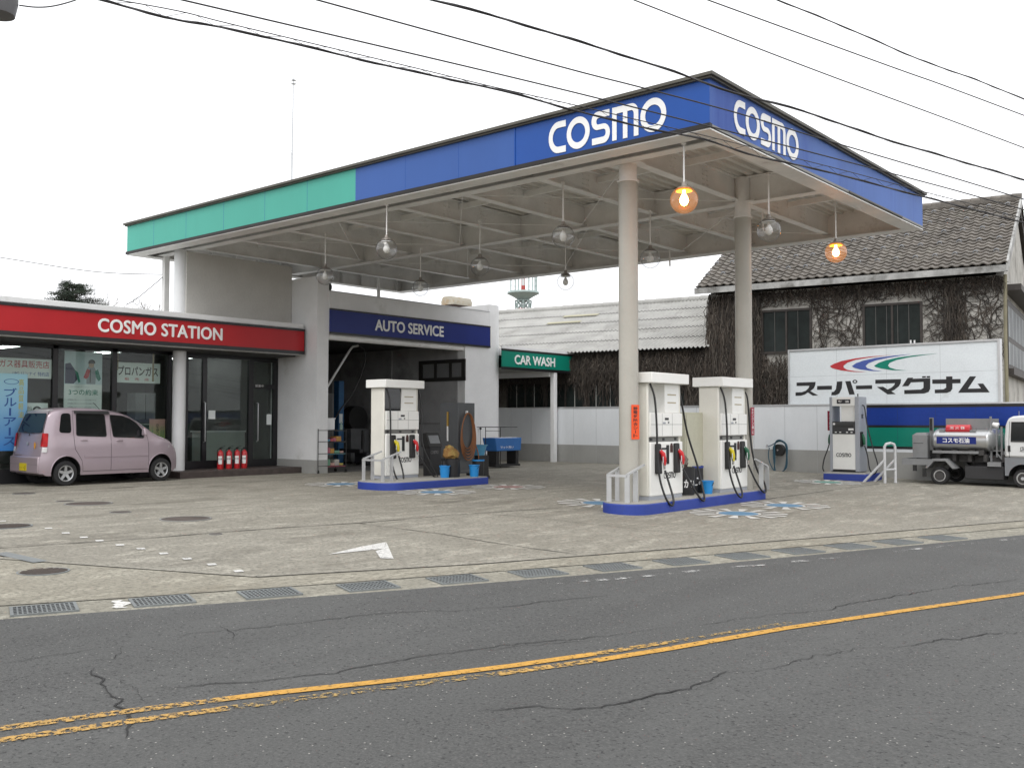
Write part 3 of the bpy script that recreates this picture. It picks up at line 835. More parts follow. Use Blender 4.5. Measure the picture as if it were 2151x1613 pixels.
# ---------------------------------------------------------------- shop building
XF, XG = -21.6, -22.9
shop = thing('shop_building', 'low white shop with red fascia, dark window front and rounded white column', 'shop', (-25, 9, .08))
YL, YR = -3.0, 16.6
m = MB().box(-32, YL, 3.92, XF - .33, YR, 4.10)
obj('roof', m, GREYW, shop)
obj('parapet', MB().box(XF - .32, YL, 3.34, XF, YR - .01, 4.06).box(XF - .36, YL, 4.06, XF + .02, YR, 4.19), WHITE, shop, bevel=.01)
sg = MB().box(XF + .001, YL, 3.44, XF + .05, YR, 3.985)
sign = obj('fascia_sign', sg, RED, shop)
obj('sign_trim', MB().box(XF + .001, YL, 3.985, XF + .07, YR + .01, 4.045).box(XF + .001, YL, 3.35, XF + .07, YR + .01, 3.44).box(XF + .001, YR, 3.44, XF + .056, YR + .012, 3.985), BLACK, sign)
a = aX(206, 698, XF + .05); b = aX(466, 716, XF + .05)
obj('lettering', heavy('COSMO STATION', (XF + .05, a.y, 3.57), (0, 1, 0), (0, 0, 1), b.y - a.y, .30, .010, .003, .006, 1.04), LETTER, sign)
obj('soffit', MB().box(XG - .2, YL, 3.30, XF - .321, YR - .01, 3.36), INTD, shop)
# end wall between shop and service bay
obj('end_wall', MB().box(-23.2, 16.70, .45, -21.12, 17.10, 5.50), WHITE, shop)
obj('end_wall_dado', MB().box(-23.2, 16.69, .05, -21.11, 17.10, .45), GREYW, shop)
pL = aX(392, 600, -22.25)
obj('upper_wall', MB().box(-22.45, pL.y, 4.11, -22.25, 16.69, 5.86), mat('upper_panel', (.56, .55, .52), .6, var=.05, fine=.06, bump=.15, bs=80), shop)
obj('upper_wall_trim', MB().box(-22.25, pL.y, 4.15, -22.20, 16.69, 4.24), WHITE, shop)
# step in front of the doors
st = MB().box(-23.2, 12.98, .0, -21.72, 16.689, .25)
obj('step', st, BRICK, shop, bevel=.012)
# window front
def gy(px, py=850): return aX(px, py, XG).y
mull = [(-60, 11), (108, 119), (233, 243), (349, 357)]
fr = MB()
for a, b in mull[1:]: fr.box(XG - .06, gy(a), .16, XG + .05, gy(b), 3.3)
fr.box(XG - .06, YL, 3.22, XG + .05, 16.69, 3.30).box(XG - .06, YL, .05, XG + .05, gy(357), .42)
obj('window_frame', fr, BLACK, shop)
def pane(ya, yb, za, zb, name='window'):
    return obj(name, MB().box(XG - .008, ya, za, XG, yb, zb), GLASS, shop)
pane(YL, gy(108), .42, 3.22); pane(gy(119), gy(233), .42, 3.22); pane(gy(243), gy(349), .42, 3.22)
def door(pa, pb, ph, lab, stile=.12, tr_=None):
    ya, yb = gy(pa), gy(pb); m = MB()
    m.box(XG - .04, ya, .26, XG + .04, ya + stile, 3.215).box(XG - .04, yb - stile, .26, XG + .04, yb, 3.215)
    m.box(XG - .04, ya + stile, .26, XG + .04, yb - stile, .46).box(XG - .04, ya + stile, 3.17, XG + .04, yb - stile, 3.215)
    if tr_: m.box(XG - .04, ya + stile, tr_, XG + .04, yb - stile, tr_ + .12)
    d = obj('door', m, BLACK, shop, label=lab)
    obj('pane', MB().box(XG - .006, ya + stile, .46, XG + .002, yb - stile, 3.17), GLASS, d)
    hy = gy(ph)
    h = MB().tube([(XG + .045, hy, .95), (XG + .10, hy, .97), (XG + .10, hy, 2.0), (XG + .045, hy, 2.02)], .017, 10)
    obj('handle', h, STEEL, d)
    return d
door(384, 433, 427, 'left black framed glass door', .13)
pane(gy(433), gy(521), .46, 3.2)
obj('window_frame', MB().box(XG - .05, gy(433), .25, XG + .04, gy(521), .46), BLACK, shop)
door(521, 582, 538, 'right narrow black framed glass door', .15, 2.42)
# shop interior
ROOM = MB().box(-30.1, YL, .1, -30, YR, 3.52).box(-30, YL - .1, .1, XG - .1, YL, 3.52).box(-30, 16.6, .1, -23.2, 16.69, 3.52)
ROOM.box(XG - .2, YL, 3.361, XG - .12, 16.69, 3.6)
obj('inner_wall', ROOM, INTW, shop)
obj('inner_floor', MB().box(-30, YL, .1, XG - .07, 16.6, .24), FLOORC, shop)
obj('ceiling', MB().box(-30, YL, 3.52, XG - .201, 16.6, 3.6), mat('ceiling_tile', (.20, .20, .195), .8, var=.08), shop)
def flu(pa, pb, label):
    A = aZ(*pb, 3.43); B = A + Vector((-2.2, 0, 0)); L = B - A; c = (A + B) / 2
    t = thing('ceiling_light', label, 'ceiling light', (c.x, c.y, 3.42), 0, 'fluorescent lights in the shop')
    l = min(L.length, 2.4) / 2
    part('housing', MB().box(-l, -.12, .03, l, .12, .1), WHITE2, t)
    for y in (-.06, .06): part('tube', MB().cyl((-l + .03, y, .0), (l - .03, y, .0), .02, n=10), TUBE, t)
flu((-5, 735), (68, 722), 'lit twin fluorescent light above the gas appliance sign')
flu((178, 740), (270, 736), 'lit twin fluorescent light beside the uniform poster')
flu((390, 751), (450, 747), 'lit twin fluorescent light above the left glass door')
def ibox(name, pa, pb, X, dp, m, lab, cat):
    a, b = aX(*pa, X), aX(*pb, X)
    t = thing(name, lab, cat, ((X - dp / 2), (a.y + b.y) / 2, .24))
    bm = MB().box(X - dp, a.y, .24, X, b.y, a.z); obj('body', bm, m, t, bevel=.01)
    return t, a, b
t, a, b = ibox('counter', (432, 908), (520, 970), -24.3, .7, mat('counter_white', (.50, .53, .50), .4), 'pale shop counter behind the glass by the extinguishers', 'counter')
obj('worktop', MB().box(-25.05, a.y - .03, a.z, -24.25, b.y + .03, a.z + .04), WHITE2, t)
t, a, b = ibox('vending_machine', (545, 925), (578, 975), -24.6, .6, mat('vend_red', (.22, .03, .035), .4), 'dark red cabinet behind the right glass door', 'vending machine')
obj('window', MB().box(-24.6, a.y + .05, a.z - .5, -24.59, b.y - .05, a.z - .1), BLKGL, t)
t, a, b = ibox('display_shelf', (250, 880), (335, 960), -25.5, .5, mat('shelf_grey', (.16, .165, .17), .5), 'grey display shelf in the shop under the propane sign', 'shelf')
for z in (.6, 1.0, 1.4): obj('shelf_board', MB().box(-25.6, a.y, z, -25.3, b.y, z + .03), WHITE2, t)
t, a, b = ibox('locker', (285, 825), (325, 960), -27.0, .5, mat('locker_white', (.34, .35, .36), .5), 'pale tall locker at the back of the shop', 'locker')
obj('door_gap', MB().box(-27.0, (a.y + b.y) / 2 - .008, .3, -26.995, (a.y + b.y) / 2 + .008, a.z - .05), BLACK, t)
for k, (pa, pb, lab) in enumerate([((438, 862), (452, 880), 'small white notice stuck on the glass beside the left door'), ((560, 870), (570, 892), 'small pale notice behind the right glass door')]):
    a, b = aX(*pa, XG + .004), aX(*pb, XG + .004)
    tag(obj('notice', MB().box(XG + .003, a.y, b.z, XG + .006, b.y, a.z), PAPER), lab, 'notice')
a = aX(548, 811, XG + .045); tag(obj('sticker', text_on('営業中', (XG + .042, gy(534), a.z - .03), (0, 1, 0), (0, 0, 1), .28, .07, 0, .002), LETTER), 'small white sticker lettering on the right door rail', 'sticker')

# boards and posters behind the glass
def on_glass(name, pa, pb, mt, lab, cat, X=XG - .03, th=.01, group=None):
    a, b = aX(*pa, X), aX(*pb, X)
    t = thing(name, lab, cat, (X, (a.y + b.y) / 2, b.z), 0, group)
    obj('board', MB().box(X - th, a.y, b.z, X, b.y, a.z), mt, t)
    return t, a.y, b.y, b.z, a.z, X
REDT = mat('print_red', (.50, .035, .045), .6, fine=0); BLKT = mat('print_black', (.02, .02, .022), .6, fine=0)
GRNT = mat('print_green', (.02, .22, .16), .6, fine=0); GRYT = mat('print_grey', (.2, .22, .24), .6, fine=0); BLUT = mat('print_blue', (.03, .10, .36), .6, fine=0); YELT = mat('print_yellow', (.55, .50, .05), .6, fine=0)
U, V = (0, 1, 0), (0, 0, 1)
t, ya, yb, za, zb, X = on_glass('gas_sign', (-30, 749), (108, 796), PAPER, 'white board with red gas appliance dealer lettering in the left window', 'sign')
H = zb - za; Wd = yb - ya
obj('lettering', text_on('ガス器具販売店', (X, ya + Wd * .2, za + H * .52), U, V, Wd * .76, H * .38, .004, .003), REDT, t)
obj('lettering', text_on('LPG リンナイ 特約店', (X, ya + Wd * .40, za + H * .12), U, V, Wd * .56, H * .22, .004, .003), BLUT, t)
t, ya, yb, za, zb, X = on_glass('propane_sign', (243, 760), (336, 806), PAPER, 'white board reading propane gas hung in the window beside the column', 'sign')
H = zb - za; Wd = yb - ya
obj('lettering', text_on('プロパンガス', (X, ya + Wd * .05, za + H * .36), U, V, Wd * .9, H * .46, .018, .003), BLKT, t)
for k, ch in enumerate('販売店'): obj('lettering', text_on(ch, (X, ya + Wd * (.2 + .22 * k), za + H * .12), U, V, Wd * .1, H * .13, .01, .003), REDT, t)
for px in (247, 320):
    q = aX(px, 745, X); obj('strap', MB().box(X + .004, q.y, zb - H * (.9 if px > 300 else .4), X + .007, q.y + (.05 if px > 300 else .02), zb + .35), mat('strap_tan', (.28, .22, .10), .6) if 'strap_tan' not in bpy.data.materials else bpy.data.materials['strap_tan'], t)
def gradmat(name, c0, c1, z0, z1):
    m, nt, b = newmat(name); v = coords(nt, world=True); s = N(nt, 'ShaderNodeSeparateXYZ'); nt.links.new(v, s.inputs[0])
    r = N(nt, 'ShaderNodeMapRange'); r.inputs[1].default_value = z0; r.inputs[2].default_value = z1; nt.links.new(s.outputs[2], r.inputs[0])
    nt.links.new(mixc(nt, r.outputs[0], c0, c1), b.inputs['Base Color']); b.inputs['Roughness'].default_value = .6
    return m
t, ya, yb, za, zb, X = on_glass('blue_banner', (-20, 783), (55, 946), gradmat('banner_print', srgb(40, 125, 205), srgb(170, 218, 232), .75, 2.5), 'tall blue banner with vertical katakana left of the pink car', 'banner', XG + .06, .004)
H = zb - za; Wd = yb - ya
obj('lettering', vtext('ブルーアース', (X, ya + Wd * .37, za + H * .06), U, V, Wd * .34, H * .76, .012, .003), BLUT, t)
obj('lettering', vtext('高品質軽油', (X, ya + Wd * .76, za + H * .42), U, V, Wd * .14, H * .52, .004, .003), YELT, t)
obj('emblem', fit(loops_mb([arc(0, 0, 1, .5, 0, 350, 24), arc(0, 0, .9, .42, 0, 350, 24)]), (X, ya + Wd * .36, za + H * .86), U, V, Wd * .4, H * .07, .003), BLUT, t)
obj('pole', MB().cyl((X - .02, ya + .02, .26), (X - .02, ya + .02, zb), .012), STEEL, t)
obj('base', MB().lathe([(0, 0), (.16, 0), (.16, .03), (.03, .05), (0, .05)], (X - .02, ya + .02, .05), 20), DARK, t)
t, ya, yb, za, zb, X = on_glass('uniform_poster', (136, 737), (213, 866), mat('poster_pale', (.60, .72, .77), .6, fine=0), 'poster of a staff member in uniform above green lettering in the window', 'poster')
H = zb - za; Wd = yb - ya
def flat(loops, fx, fy, fw_, fh, m, lift=.003, name='print'):
    return obj(name, fit(loops_mb(loops), (X, ya + Wd * fx, za + H * fy), U, V, Wd * fw_, H * fh, lift), m, t)
flat([[(0, 0), (1, 0), (1, 1), (0, 1)]], .0, .0, 1, .46, PAPER, .002)
flat([[(.2, 0), (.8, 0), (.86, .55), (.66, .78), (.34, .78), (.14, .55)]], .56, .47, .28, .31, mat('print_shirt', (.30, .33, .36), .6, fine=0), .003)
flat([[(0, .15), (.5, 1), (1, .9), (.75, .2), (.35, 0)]], .50, .55, .18, .17, REDT, .0036)
flat([[(0, .85), (.5, 1), (1, .2), (.65, 0), (.2, .3)]], .80, .52, .17, .2, GRNT, .0036)
flat([arc(0, 0, 1, 1.25, 0, 345, 20)], .63, .74, .15, .11, mat('print_skin', (.50, .36, .27), .6, fine=0), .0042)
flat([arc(0, 0, 1, 1, 0, 180, 14) + [(-1.15, -.25), (.9, -.2)]], .61, .81, .2, .07, BLKT, .0048)
flat([[(0, 0), (.2, 0), (.2, 1), (0, 1)]], .67, .49, .02, .23, BLKT, .0044)
flat([[(0, .0), (.7, 0), (1, .2), (.75, .7), (.4, 1), (.0, .95)]], .02, .47, .32, .34, mat('print_navy', (.03, .035, .09), .6, fine=0), .003)
flat([[(0, 1), (.6, .8), (1, .1), (.7, 0)]], .26, .48, .16, .22, GRNT, .0038)
obj('lettering', text_on('3つの約束', (X, ya + Wd * .12, za + H * .28), U, V, Wd * .78, H * .10, .012, .003), GRNT, t)
obj('lettering', text_on('コスモ石油ステーション', (X, ya + Wd * .16, za + H * .405), U, V, Wd * .5, H * .025, 0, .003), GRYT, t)
for k in range(3): obj('lettering', text_on('お客様に安心とよろこびをお届けする', (X, ya + Wd * .1, za + H * (.19 - .06 * k)), U, V, Wd * .74, H * .026, 0, .003), GRYT, t)
t, ya, yb, za, zb, X = on_glass('gradient_poster', (314, 880), (346, 932), gradmat('pink_green_print', (.28, .50, .10), (.55, .32, .28), .95, 1.45), 'small pink and green notice with vertical writing beside the white column', 'poster')
H = zb - za; Wd = yb - ya
obj('lettering', vtext('お客様へお願い', (X, ya + Wd * .42, za + H * .1), U, V, Wd * .2, H * .72, .01, .003), BLKT, t)
for fx in (.15, .7, .84): obj('lettering', vtext('灯油の販売', (X, ya + Wd * fx, za + H * .1), U, V, Wd * .09, H * .6, 0, .003), GRNT, t)
t, ya, yb, za, zb, X = on_glass('small_poster', (55, 846), (100, 880), PAPER, 'small white poster with a dark arc partly behind the pink car roof', 'poster')
H = zb - za; Wd = yb - ya
flat([arc(0, 0, 1, .7, 0, 180, 14) + arc(0, 0, .6, .35, 180, 0, 10)], .3, .55, .4, .25, BLKT); obj('lettering', text_on('オイル', (X, ya + Wd * .06, za + H * .5), U, V, Wd * .2, H * .3, .01, .003), BLKT, t)

# ---------------------------------------------------------------- service bay
XS = -21.1
bay = thing('service_bay', 'white service bay with open front under a blue sign and rounded end pillar', 'garage', (-25.5, 20.5, .08))
pw = MB().box(XS - .35, 17.1, 3.93, XS, 23.8, 5.12)
obj('parapet', pw, WHITE, bay, bevel=.008)
obj('parapet_cap', MB().box(XS - .37, 17.1, 5.12, XS + .015, 23.81, 5.145), ALU, bay)
sg = obj('fascia_sign', MB().box(XS + .001, 17.101, 3.99, XS + .05, 23.78, 4.60), NAVY, bay)
# (the sign runs up to the shop's end wall, whose front it continues)
obj('sign_trim', MB().box(XS + .001, 17.101, 4.60, XS + .065, 23.79, 4.645).box(XS + .001, 17.101, 3.93, XS + .065, 23.79, 3.99).box(XS + .001, 23.78, 3.99, XS + .055, 23.792, 4.60), BLACK, sg)
a = aX(788, 690, XS + .05); b = aX(931, 705, XS + .05)
obj('lettering', heavy('AUTO SERVICE', (XS + .05, a.y, 4.15), (0, 1, 0), (0, 0, 1), b.y - a.y, .31, .011, .003, .006), LETTER, sg)
obj('shutter_box', MB().cyl((XS - .12, 17.101, 3.85), (XS - .12, 22.9, 3.85), .08, n=20), STEELW, bay)
plan = [(XS, 22.63), (XS, 23.80)] + [(XS - .60 + .60 * math.cos(rad(a)), 24.05 + .60 * math.sin(rad(a))) for a in range(0, 91, 6)] + [(-30, 24.65), (-30, 22.63)]
def pl(z0, z1, q=plan): return MB().prism([(x, y, z0) for x, y in q], (0, 0, z1 - z0))
obj('end_pillar', pl(.45, 3.93), WHITE, bay)
obj('end_pillar_dado', pl(.04, .45), GREYW, bay)
obj('end_pillar_top', pl(3.93, 5.38, [(XS - .36, 23.802), (XS - .002, 23.802)] + [(XS - .60 + .60 * math.cos(rad(a)), 24.05 + .60 * math.sin(rad(a))) for a in range(0, 91, 6)] + [(-25, 24.65), (-25, 23.802)]), WHITE, bay)
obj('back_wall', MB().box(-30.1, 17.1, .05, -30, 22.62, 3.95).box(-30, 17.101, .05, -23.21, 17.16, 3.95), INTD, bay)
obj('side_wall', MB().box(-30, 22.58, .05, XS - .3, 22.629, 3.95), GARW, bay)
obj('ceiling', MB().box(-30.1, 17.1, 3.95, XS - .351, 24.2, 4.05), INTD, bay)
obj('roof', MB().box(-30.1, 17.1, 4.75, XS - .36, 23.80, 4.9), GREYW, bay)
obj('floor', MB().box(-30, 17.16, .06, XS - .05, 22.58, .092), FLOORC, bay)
wf = MB(); YI = 22.575
A = aY(884, 760, YI); B = aY(976, 798, YI)
for xa, xb in ((A.x - .05, A.x + .12), (B.x - .1, B.x + .05)): wf.box(xa, YI - .05, B.z, xb, YI, A.z)
L = B.x - A.x
for k in (.36, .70): wf.box(A.x + L * k - .05, YI - .05, B.z + .08, A.x + L * k + .05, YI, A.z - .08)
wf.box(A.x - .05, YI - .051, A.z - .1, B.x + .05, YI, A.z + .02).box(A.x - .05, YI - .051, B.z - .02, B.x + .05, YI, B.z + .1)
wi = obj('window', wf, mat('window_dark_frame', (.03, .028, .026), .5), bay)
obj('pane', MB().box(A.x, YI - .012, B.z, B.x, YI - .006, A.z), mat('pale_pane', (.20, .205, .21), .3), wi)
obj('wall_rail', MB().box(-27, YI - .04, 1.42, XS - .5, YI, 1.46), SEAM, bay)
obj('wall_post', MB().box(-24.6, YI - .05, .09, -24.45, YI, 3.9), GARW, bay)
# things in and on the bay
def at_bay(px, py): return aG(px, py)
q = aX(712, 800, -24.6); q2 = aX(724, 960, -24.6)
t = thing('lift_post', 'dark blue vehicle lift post inside the service bay', 'vehicle lift', (-24.7, q.y + .1, .09))
obj('column', MB().box(-24.85, q.y, .09, -24.6, q.y + .22, q.z), mat('lift_blue', (.03, .12, .26), .5, var=.2), t, bevel=.01)
obj('arm', MB().box(-24.6, q.y + .04, .5, -23.6, q.y + .16, .62), mat('lift_arm', (.05, .05, .055), .6), t)
obj('notice', MB().box(-24.598, q.y + .02, 1.45, -24.594, q.y + .16, 1.75), PAPER, t)
obj('cable', MB().tube([(-24.6, q.y - .25, q.z), (-24.6, q.y - .24, .9)], .01, 6), STEEL, t)
t = thing('grease_boom', 'pale diagonal pipe boom carrying a black hose in the service bay', 'hose boom', (-22.6, 17.6, .09))
P = [aX(660, 857, -22.6), aX(735, 735, -22.6), aX(741, 728, -22.6), aX(752, 726, -22.6)]
obj('pipe', MB().tube(P, .035, 12), STEELW, t)
obj('hose', MB().tube([aX(752, 726, -22.6), aX(766, 735, -22.6), aX(768, 755, -22.62), aX(758, 790, -22.7), aX(740, 828, -22.8), aX(715, 860, -22.9), aX(700, 885, -23)], .022, 8), RUBBER, t)
obj('stand', MB().box(-22.7, 17.2, .092, -22.5, 17.4, P[0].z), STEELW, t)
def machine(name, pa, pb, X, dp, m, lab, cat, extra=None):
    a, b = aX(*pa, X), aX(*pb, X)
    t = thing(name, lab, cat, (X - dp / 2, (a.y + b.y) / 2, .092))
    obj('body', MB().box(X - dp, a.y, .13, X, b.y, a.z), m, t, bevel=.03)
    ft = MB()
    for x in (X - dp + .05, X - .1):
        for y in (a.y + .04, b.y - .1): ft.box(x, y, .092, x + .06, y + .06, .13)
    obj('feet', ft, DARK, t)
    return t, a, b, X
GMID = mat('machine_grey', (.15, .155, .16), .5, var=.2)
t, a, b, X = machine('wheel_balancer', (738, 900), (775, 975), -25.2, .7, GMID, 'grey workshop machine with a dark hood inside the service bay', 'workshop machine')
obj('hood', MB().cyl((X - .5, (a.y + b.y) / 2, a.z + .35), (X - .1, (a.y + b.y) / 2, a.z + .35), .42, n=24), DARK, t)
t, a, b, X = machine('work_bench', (668, 825), (706, 850), -26.0, .6, mat('bench_pale', (.25, .25, .24), .6), 'pale wall cabinet at the back left of the service bay', 'cabinet')
t, a, b, X = machine('tyre_changer', (770, 950), (815, 985), -23.6, .6, mat('changer_dark', (.04, .04, .045), .5), 'dark low machine behind the rear pump inside the bay', 'workshop machine')
obj('arm', MB().cyl((X - .3, a.y + .1, a.z), (X - .3, a.y + .1, a.z + .7), .05), DARK, t)
t, a, b, X = machine('drum', (842, 950), (870, 990), -22.6, .5, mat('drum_grey', (.12, .12, .12), .5), 'grey box behind the rear pump at the bay entrance', 'box')
# goods trolley
c = aG(697, 993)
TX = c.x
t = thing('goods_trolley', 'wire trolley with pink, blue and orange goods at the bay entrance', 'trolley', (TX - .2, c.y, .084), 0)
ya, yb = aX(668, 950, TX).y, aX(727, 950, TX).y
wr = MB()
for y in (ya, yb):
    for x in (TX - .45, TX): wr.tube([(x, y, .15), (x, y, 1.3)], .012, 6)
for z in (.28, .62, .95, 1.26):
    wr.tube([(TX - .45, ya, z), (TX, ya, z), (TX, yb, z), (TX - .45, yb, z)], .008, 6, closed=True)
obj('frame', wr, DARK, t)
for z, mt in ((.25, mat('tray_pink', (.42, .12, .16), .5)), (.59, mat('tray_teal', (.10, .26, .30), .5)), (.92, mat('tray_dark', (.05, .05, .055), .5)), (1.24, GMID)):
    obj('tray', MB().box(TX - .44, ya + .01, z, TX - .01, yb - .01, z + .025), mt, t)
for y in (ya, yb):
    for x in (TX - .45, TX): obj('castor', MB().cyl((x, y - .015, .13), (x, y + .015, .13), .046, n=14), DARK, t)
GCOL = [(.45, .13, .18), (.55, .35, .30), (.10, .28, .38), (.50, .26, .06), (.42, .40, .36), (.5, .1, .12), (.15, .33, .22), (.48, .42, .1)]
GM = [mat('goods_%d' % k, c_, .5) for k, c_ in enumerate(GCOL)]
DESC = ['pink', 'beige', 'blue', 'orange', 'white', 'red', 'green', 'yellow']
names_ = {0: 'bottom', 1: 'lower middle', 2: 'upper middle', 3: 'top'}
for lvl, z in enumerate((.278, .618, .948)):
    y = ya + .06; k = 0
    while y < yb - .12:
        wd = rnd.uniform(.1, .2); h = rnd.uniform(.06, .18); kk = (k * 3 + lvl * 2) % 8
        b_ = obj('goods_box', MB().box(TX - .34, y, z, TX - .06, y + wd - .01, z + h), GM[kk], bevel=.012)
        tag(b_, DESC[kk] + ' pack on the ' + names_[lvl] + ' tray of the goods trolley', 'package', 'goods on the trolley'); y += wd; k += 1
tb = aX(668, 893, TX); te = aX(706, 893, TX)
b_ = thing('white_box', 'white box standing on top of the goods trolley', 'box', (TX - .2, (tb.y + te.y) / 2, 1.27))
obj('body', MB().box(TX - .42, tb.y, 1.268, TX - .05, te.y, 1.268 + .3), WHITE2, b_, bevel=.015); obj('lid', MB().box(TX - .43, tb.y - .01, 1.57, TX - .04, te.y + .01, 1.6), WHITE2, b_)
obj('print', MB().box(TX - .049, tb.y + .2, 1.30, TX - .046, tb.y + .34, 1.42), REDT, b_)
bt = obj('bottle', MB().lathe([(0, 0), (.045, 0), (.045, .14), (.018, .18), (.018, .23), (0, .23)], (TX - .1, yb - .1, 1.266), 14), mat('bottle_green', (.2, .3, .26), .3)); tag(bt, 'pale green spray bottle on the right end of the goods trolley', 'bottle')
# roof ventilator, floodlight
q0, q1 = aX(953, 640, -24.0), aX(992, 645, -24.0)
t = thing('roof_ventilator', 'rust-stained beige ventilator hood on the roof of the service bay', 'ventilator', (-24.2, (q0.y + q1.y) / 2, 4.9))
hz = aX(960, 640, -24.2).z; ht = aX(960, 624, -24.2).z
obj('duct', MB().box(-24.52, q0.y + .1, 4.9, -24.12, q1.y - .1, hz), mat('duct_brown', (.06, .035, .03), .6), t)
hp = [(-24.62, hz - .02), (-24.02, hz - .02), (-24.0, hz + .10), (-24.08, ht - .02), (-24.18, ht), (-24.46, ht), (-24.56, ht - .02), (-24.64, hz + .10)]
obj('hood', MB().prism([(x, q0.y, z) for x, z in hp], (0, q1.y - q0.y, 0)), mat('vent_beige', (.40, .37, .30), .5, dirt=(.30, .16, .04), dirt_s=2.2, dirt_lo=.5), t)
q = aX(684, 602, -21.3)
t = thing('floodlight', 'small black floodlight on the edge of the service bay roof', 'floodlight', (q.x, q.y, 5.14))
obj('head', MB().cyl((q.x - .1, q.y - .02, 5.27), (q.x + .12, q.y + .02, 5.23), .10, .13, n=18), DARK, t); obj('bracket', MB().box(q.x - .02, q.y - .02, 5.14, q.x + .02, q.y + .02, 5.2), DARK, t)

# ---------------------------------------------------------------- car wash roof
cw = thing('car_wash', 'car wash shelter with green sign and slim white post', 'car wash', (-22.5, 26, .05))
XW = -20.9
obj('roof', MB().box(-27, 24.66, 3.75, XW - .01, 28.1, 3.98), WHITE, cw)
sg = obj('fascia_sign', MB().box(XW, 24.17, 3.33, XW + .05, 28.1, 3.86), GREENS, cw)
obj('sign_trim', MB().box(XW, 24.17, 3.86, XW + .06, 28.12, 3.93).box(XW, 24.17, 3.24, XW + .06, 28.12, 3.33).box(XW, 28.1, 3.33, XW + .056, 28.12, 3.86), BLACK, sg)
obj('parapet', MB().box(XW - .009, 24.17, 3.93, XW + .05, 28.11, 4.02), WHITE, cw)
a = aX(1081, 760, XW + .05); b = aX(1165, 766, XW + .05)
obj('lettering', heavy('CAR WASH', (XW + .05, a.y, 3.44), (0, 1, 0), (0, 0, 1), b.y - a.y, .30, .010, .003, .006), LETTER, sg)
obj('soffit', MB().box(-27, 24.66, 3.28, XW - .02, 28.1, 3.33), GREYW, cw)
obj('post', MB().box(-21.03, 26.98, .04, -20.86, 27.16, 3.28), WHITE, cw, bevel=.01)
obj('beam', MB().box(-26.9, 26.9, 3.1, -21.031, 27.2, 3.279), WHITE, cw)

# ---------------------------------------------------------------- boundary wall and billboard
def wy(x): return 26.52 + .05 * (-6 - x)
wd_ = Vector((-1, .05, 0)).normalized(); wn = Vector((-.05, -1, 0)).normalized()
def onwall(px, py, o=0):
    P0 = Vector((-6, 26.52, 0)) + wn * o; r = ray(px, py); return CAM + r * ((P0 - CAM).dot(wn) / r.dot(wn))
def wbox(m, xa, xb, z0, z1, d0, d1):
    p = []
    for z in (z0, z1):
        for x, d in ((xa, d0), (xb, d0), (xb, d1), (xa, d1)):
            q = Vector((x, wy(x), z)) + wn * d; p.append(q)
    return m.hexa(p)
wall = thing('boundary_wall', 'white boundary wall with grey base and blue and green stripes at right', 'wall', (-10, 26.7, 0))
obj('upper_panels', wbox(MB(), -29, 4, .70, 1.98, -.14, 0), WALLW, wall)
obj('dado', wbox(MB(), -29, 4, -.2, .70, -.14, .004), GREYW, wall)
obj('coping', wbox(MB(), -29, 4, 1.98, 2.02, -.16, .02), ALU, wall)
xs = onwall(1817, 870).x
zz = [onwall(1900, y).z for y in (849, 856, 893, 898, 938, 943)]
obj('blue_stripe', wbox(MB(), xs, 4, zz[2], zz[1], 0, .006), mat('stripe_blue', srgb(28, 58, 140), .4, spec=.3), wall)
obj('green_stripe', wbox(MB(), xs, 4, zz[4], zz[3], 0, .006), GREENS, wall)
lb = MB(); wbox(lb, xs, 4, zz[1], 1.985, 0, .009); wbox(lb, xs, 4, zz[3], zz[2], 0, .009); wbox(lb, xs, 4, zz[5], zz[4], 0, .009)
obj('stripe_border', lb, BLACK, wall)
pj = MB(); sj = MB()
for k in range(6): wbox(sj, xs + .9 + k, xs + .894 + k, zz[4], zz[1], .0, .0068)
obj('stripe_joints', sj, mat('stripe_joint', (.012, .03, .09), .5, fine=0), wall)
for k in range(30):
    x = xs - .4 - k * 1.0; wbox(pj, x, x - .006, -.1, 1.97, .0, .0055)
obj('panel_joints', pj, mat('wall_joint', (.44, .46, .48), .6, fine=0), wall)

bb = thing('billboard', 'white billboard with red, blue and green swoosh and black katakana above the wall', 'billboard', (-9, 26.8, 2))
BO = -.16
xa, xb = onwall(1659, 780, BO).x, onwall(2096, 780, BO).x
zt_ = onwall(1880, 727, BO).z
bo = obj('board', wbox(MB(), xa, xb, 2.021, zt_, BO - .12, BO), mat('billboard_white', (.74, .79, .82), .45, var=.03, dirt=(.55, .58, .58), dirt_s=1.2, dirt_lo=.62), bb)
fm = MB(); wbox(fm, xa - .05, xb + .06, zt_, zt_ + .05, BO - .14, BO + .03); wbox(fm, xa - .05, xa, 2.021, zt_, BO - .14, BO + .03); wbox(fm, xb, xb + .06, 2.021, zt_, BO - .14, BO + .03)
obj('frame', fm, ALU, bb)
sm = MB(); zs = onwall(1880, 785, BO).z; wbox(sm, xa, xb, zs, zs + .006, BO, BO + .002)
for k in (.25, .5, .75):
    x = xa + (xb - xa) * k; wbox(sm, x, x + .006, 2.03, zt_, BO, BO + .0015)
obj('board_joints', sm, mat('board_joint', (.42, .45, .47), .6, fine=0), bb)
def traced(loops, sc_, ox, oy, fn, lift):
    m = loops_mb([[(x, -y) for x, y in l] for l in loops]); r = MB(); r.f = m.f; r.m = m.m
    r.v = [fn(ox + p.x / sc_, oy - p.y / sc_, lift) for p in m.v]
    return r
bw = lambda px, py, l: onwall(px, py, BO + l)
red_s = [(433, 292), (470, 270), (540, 245), (660, 222), (800, 205), (1000, 190), (900, 200), (780, 215), (660, 236), (590, 260), (556, 285), (556, 303), (585, 322), (650, 334), (760, 343), (640, 341), (530, 328), (455, 309)]
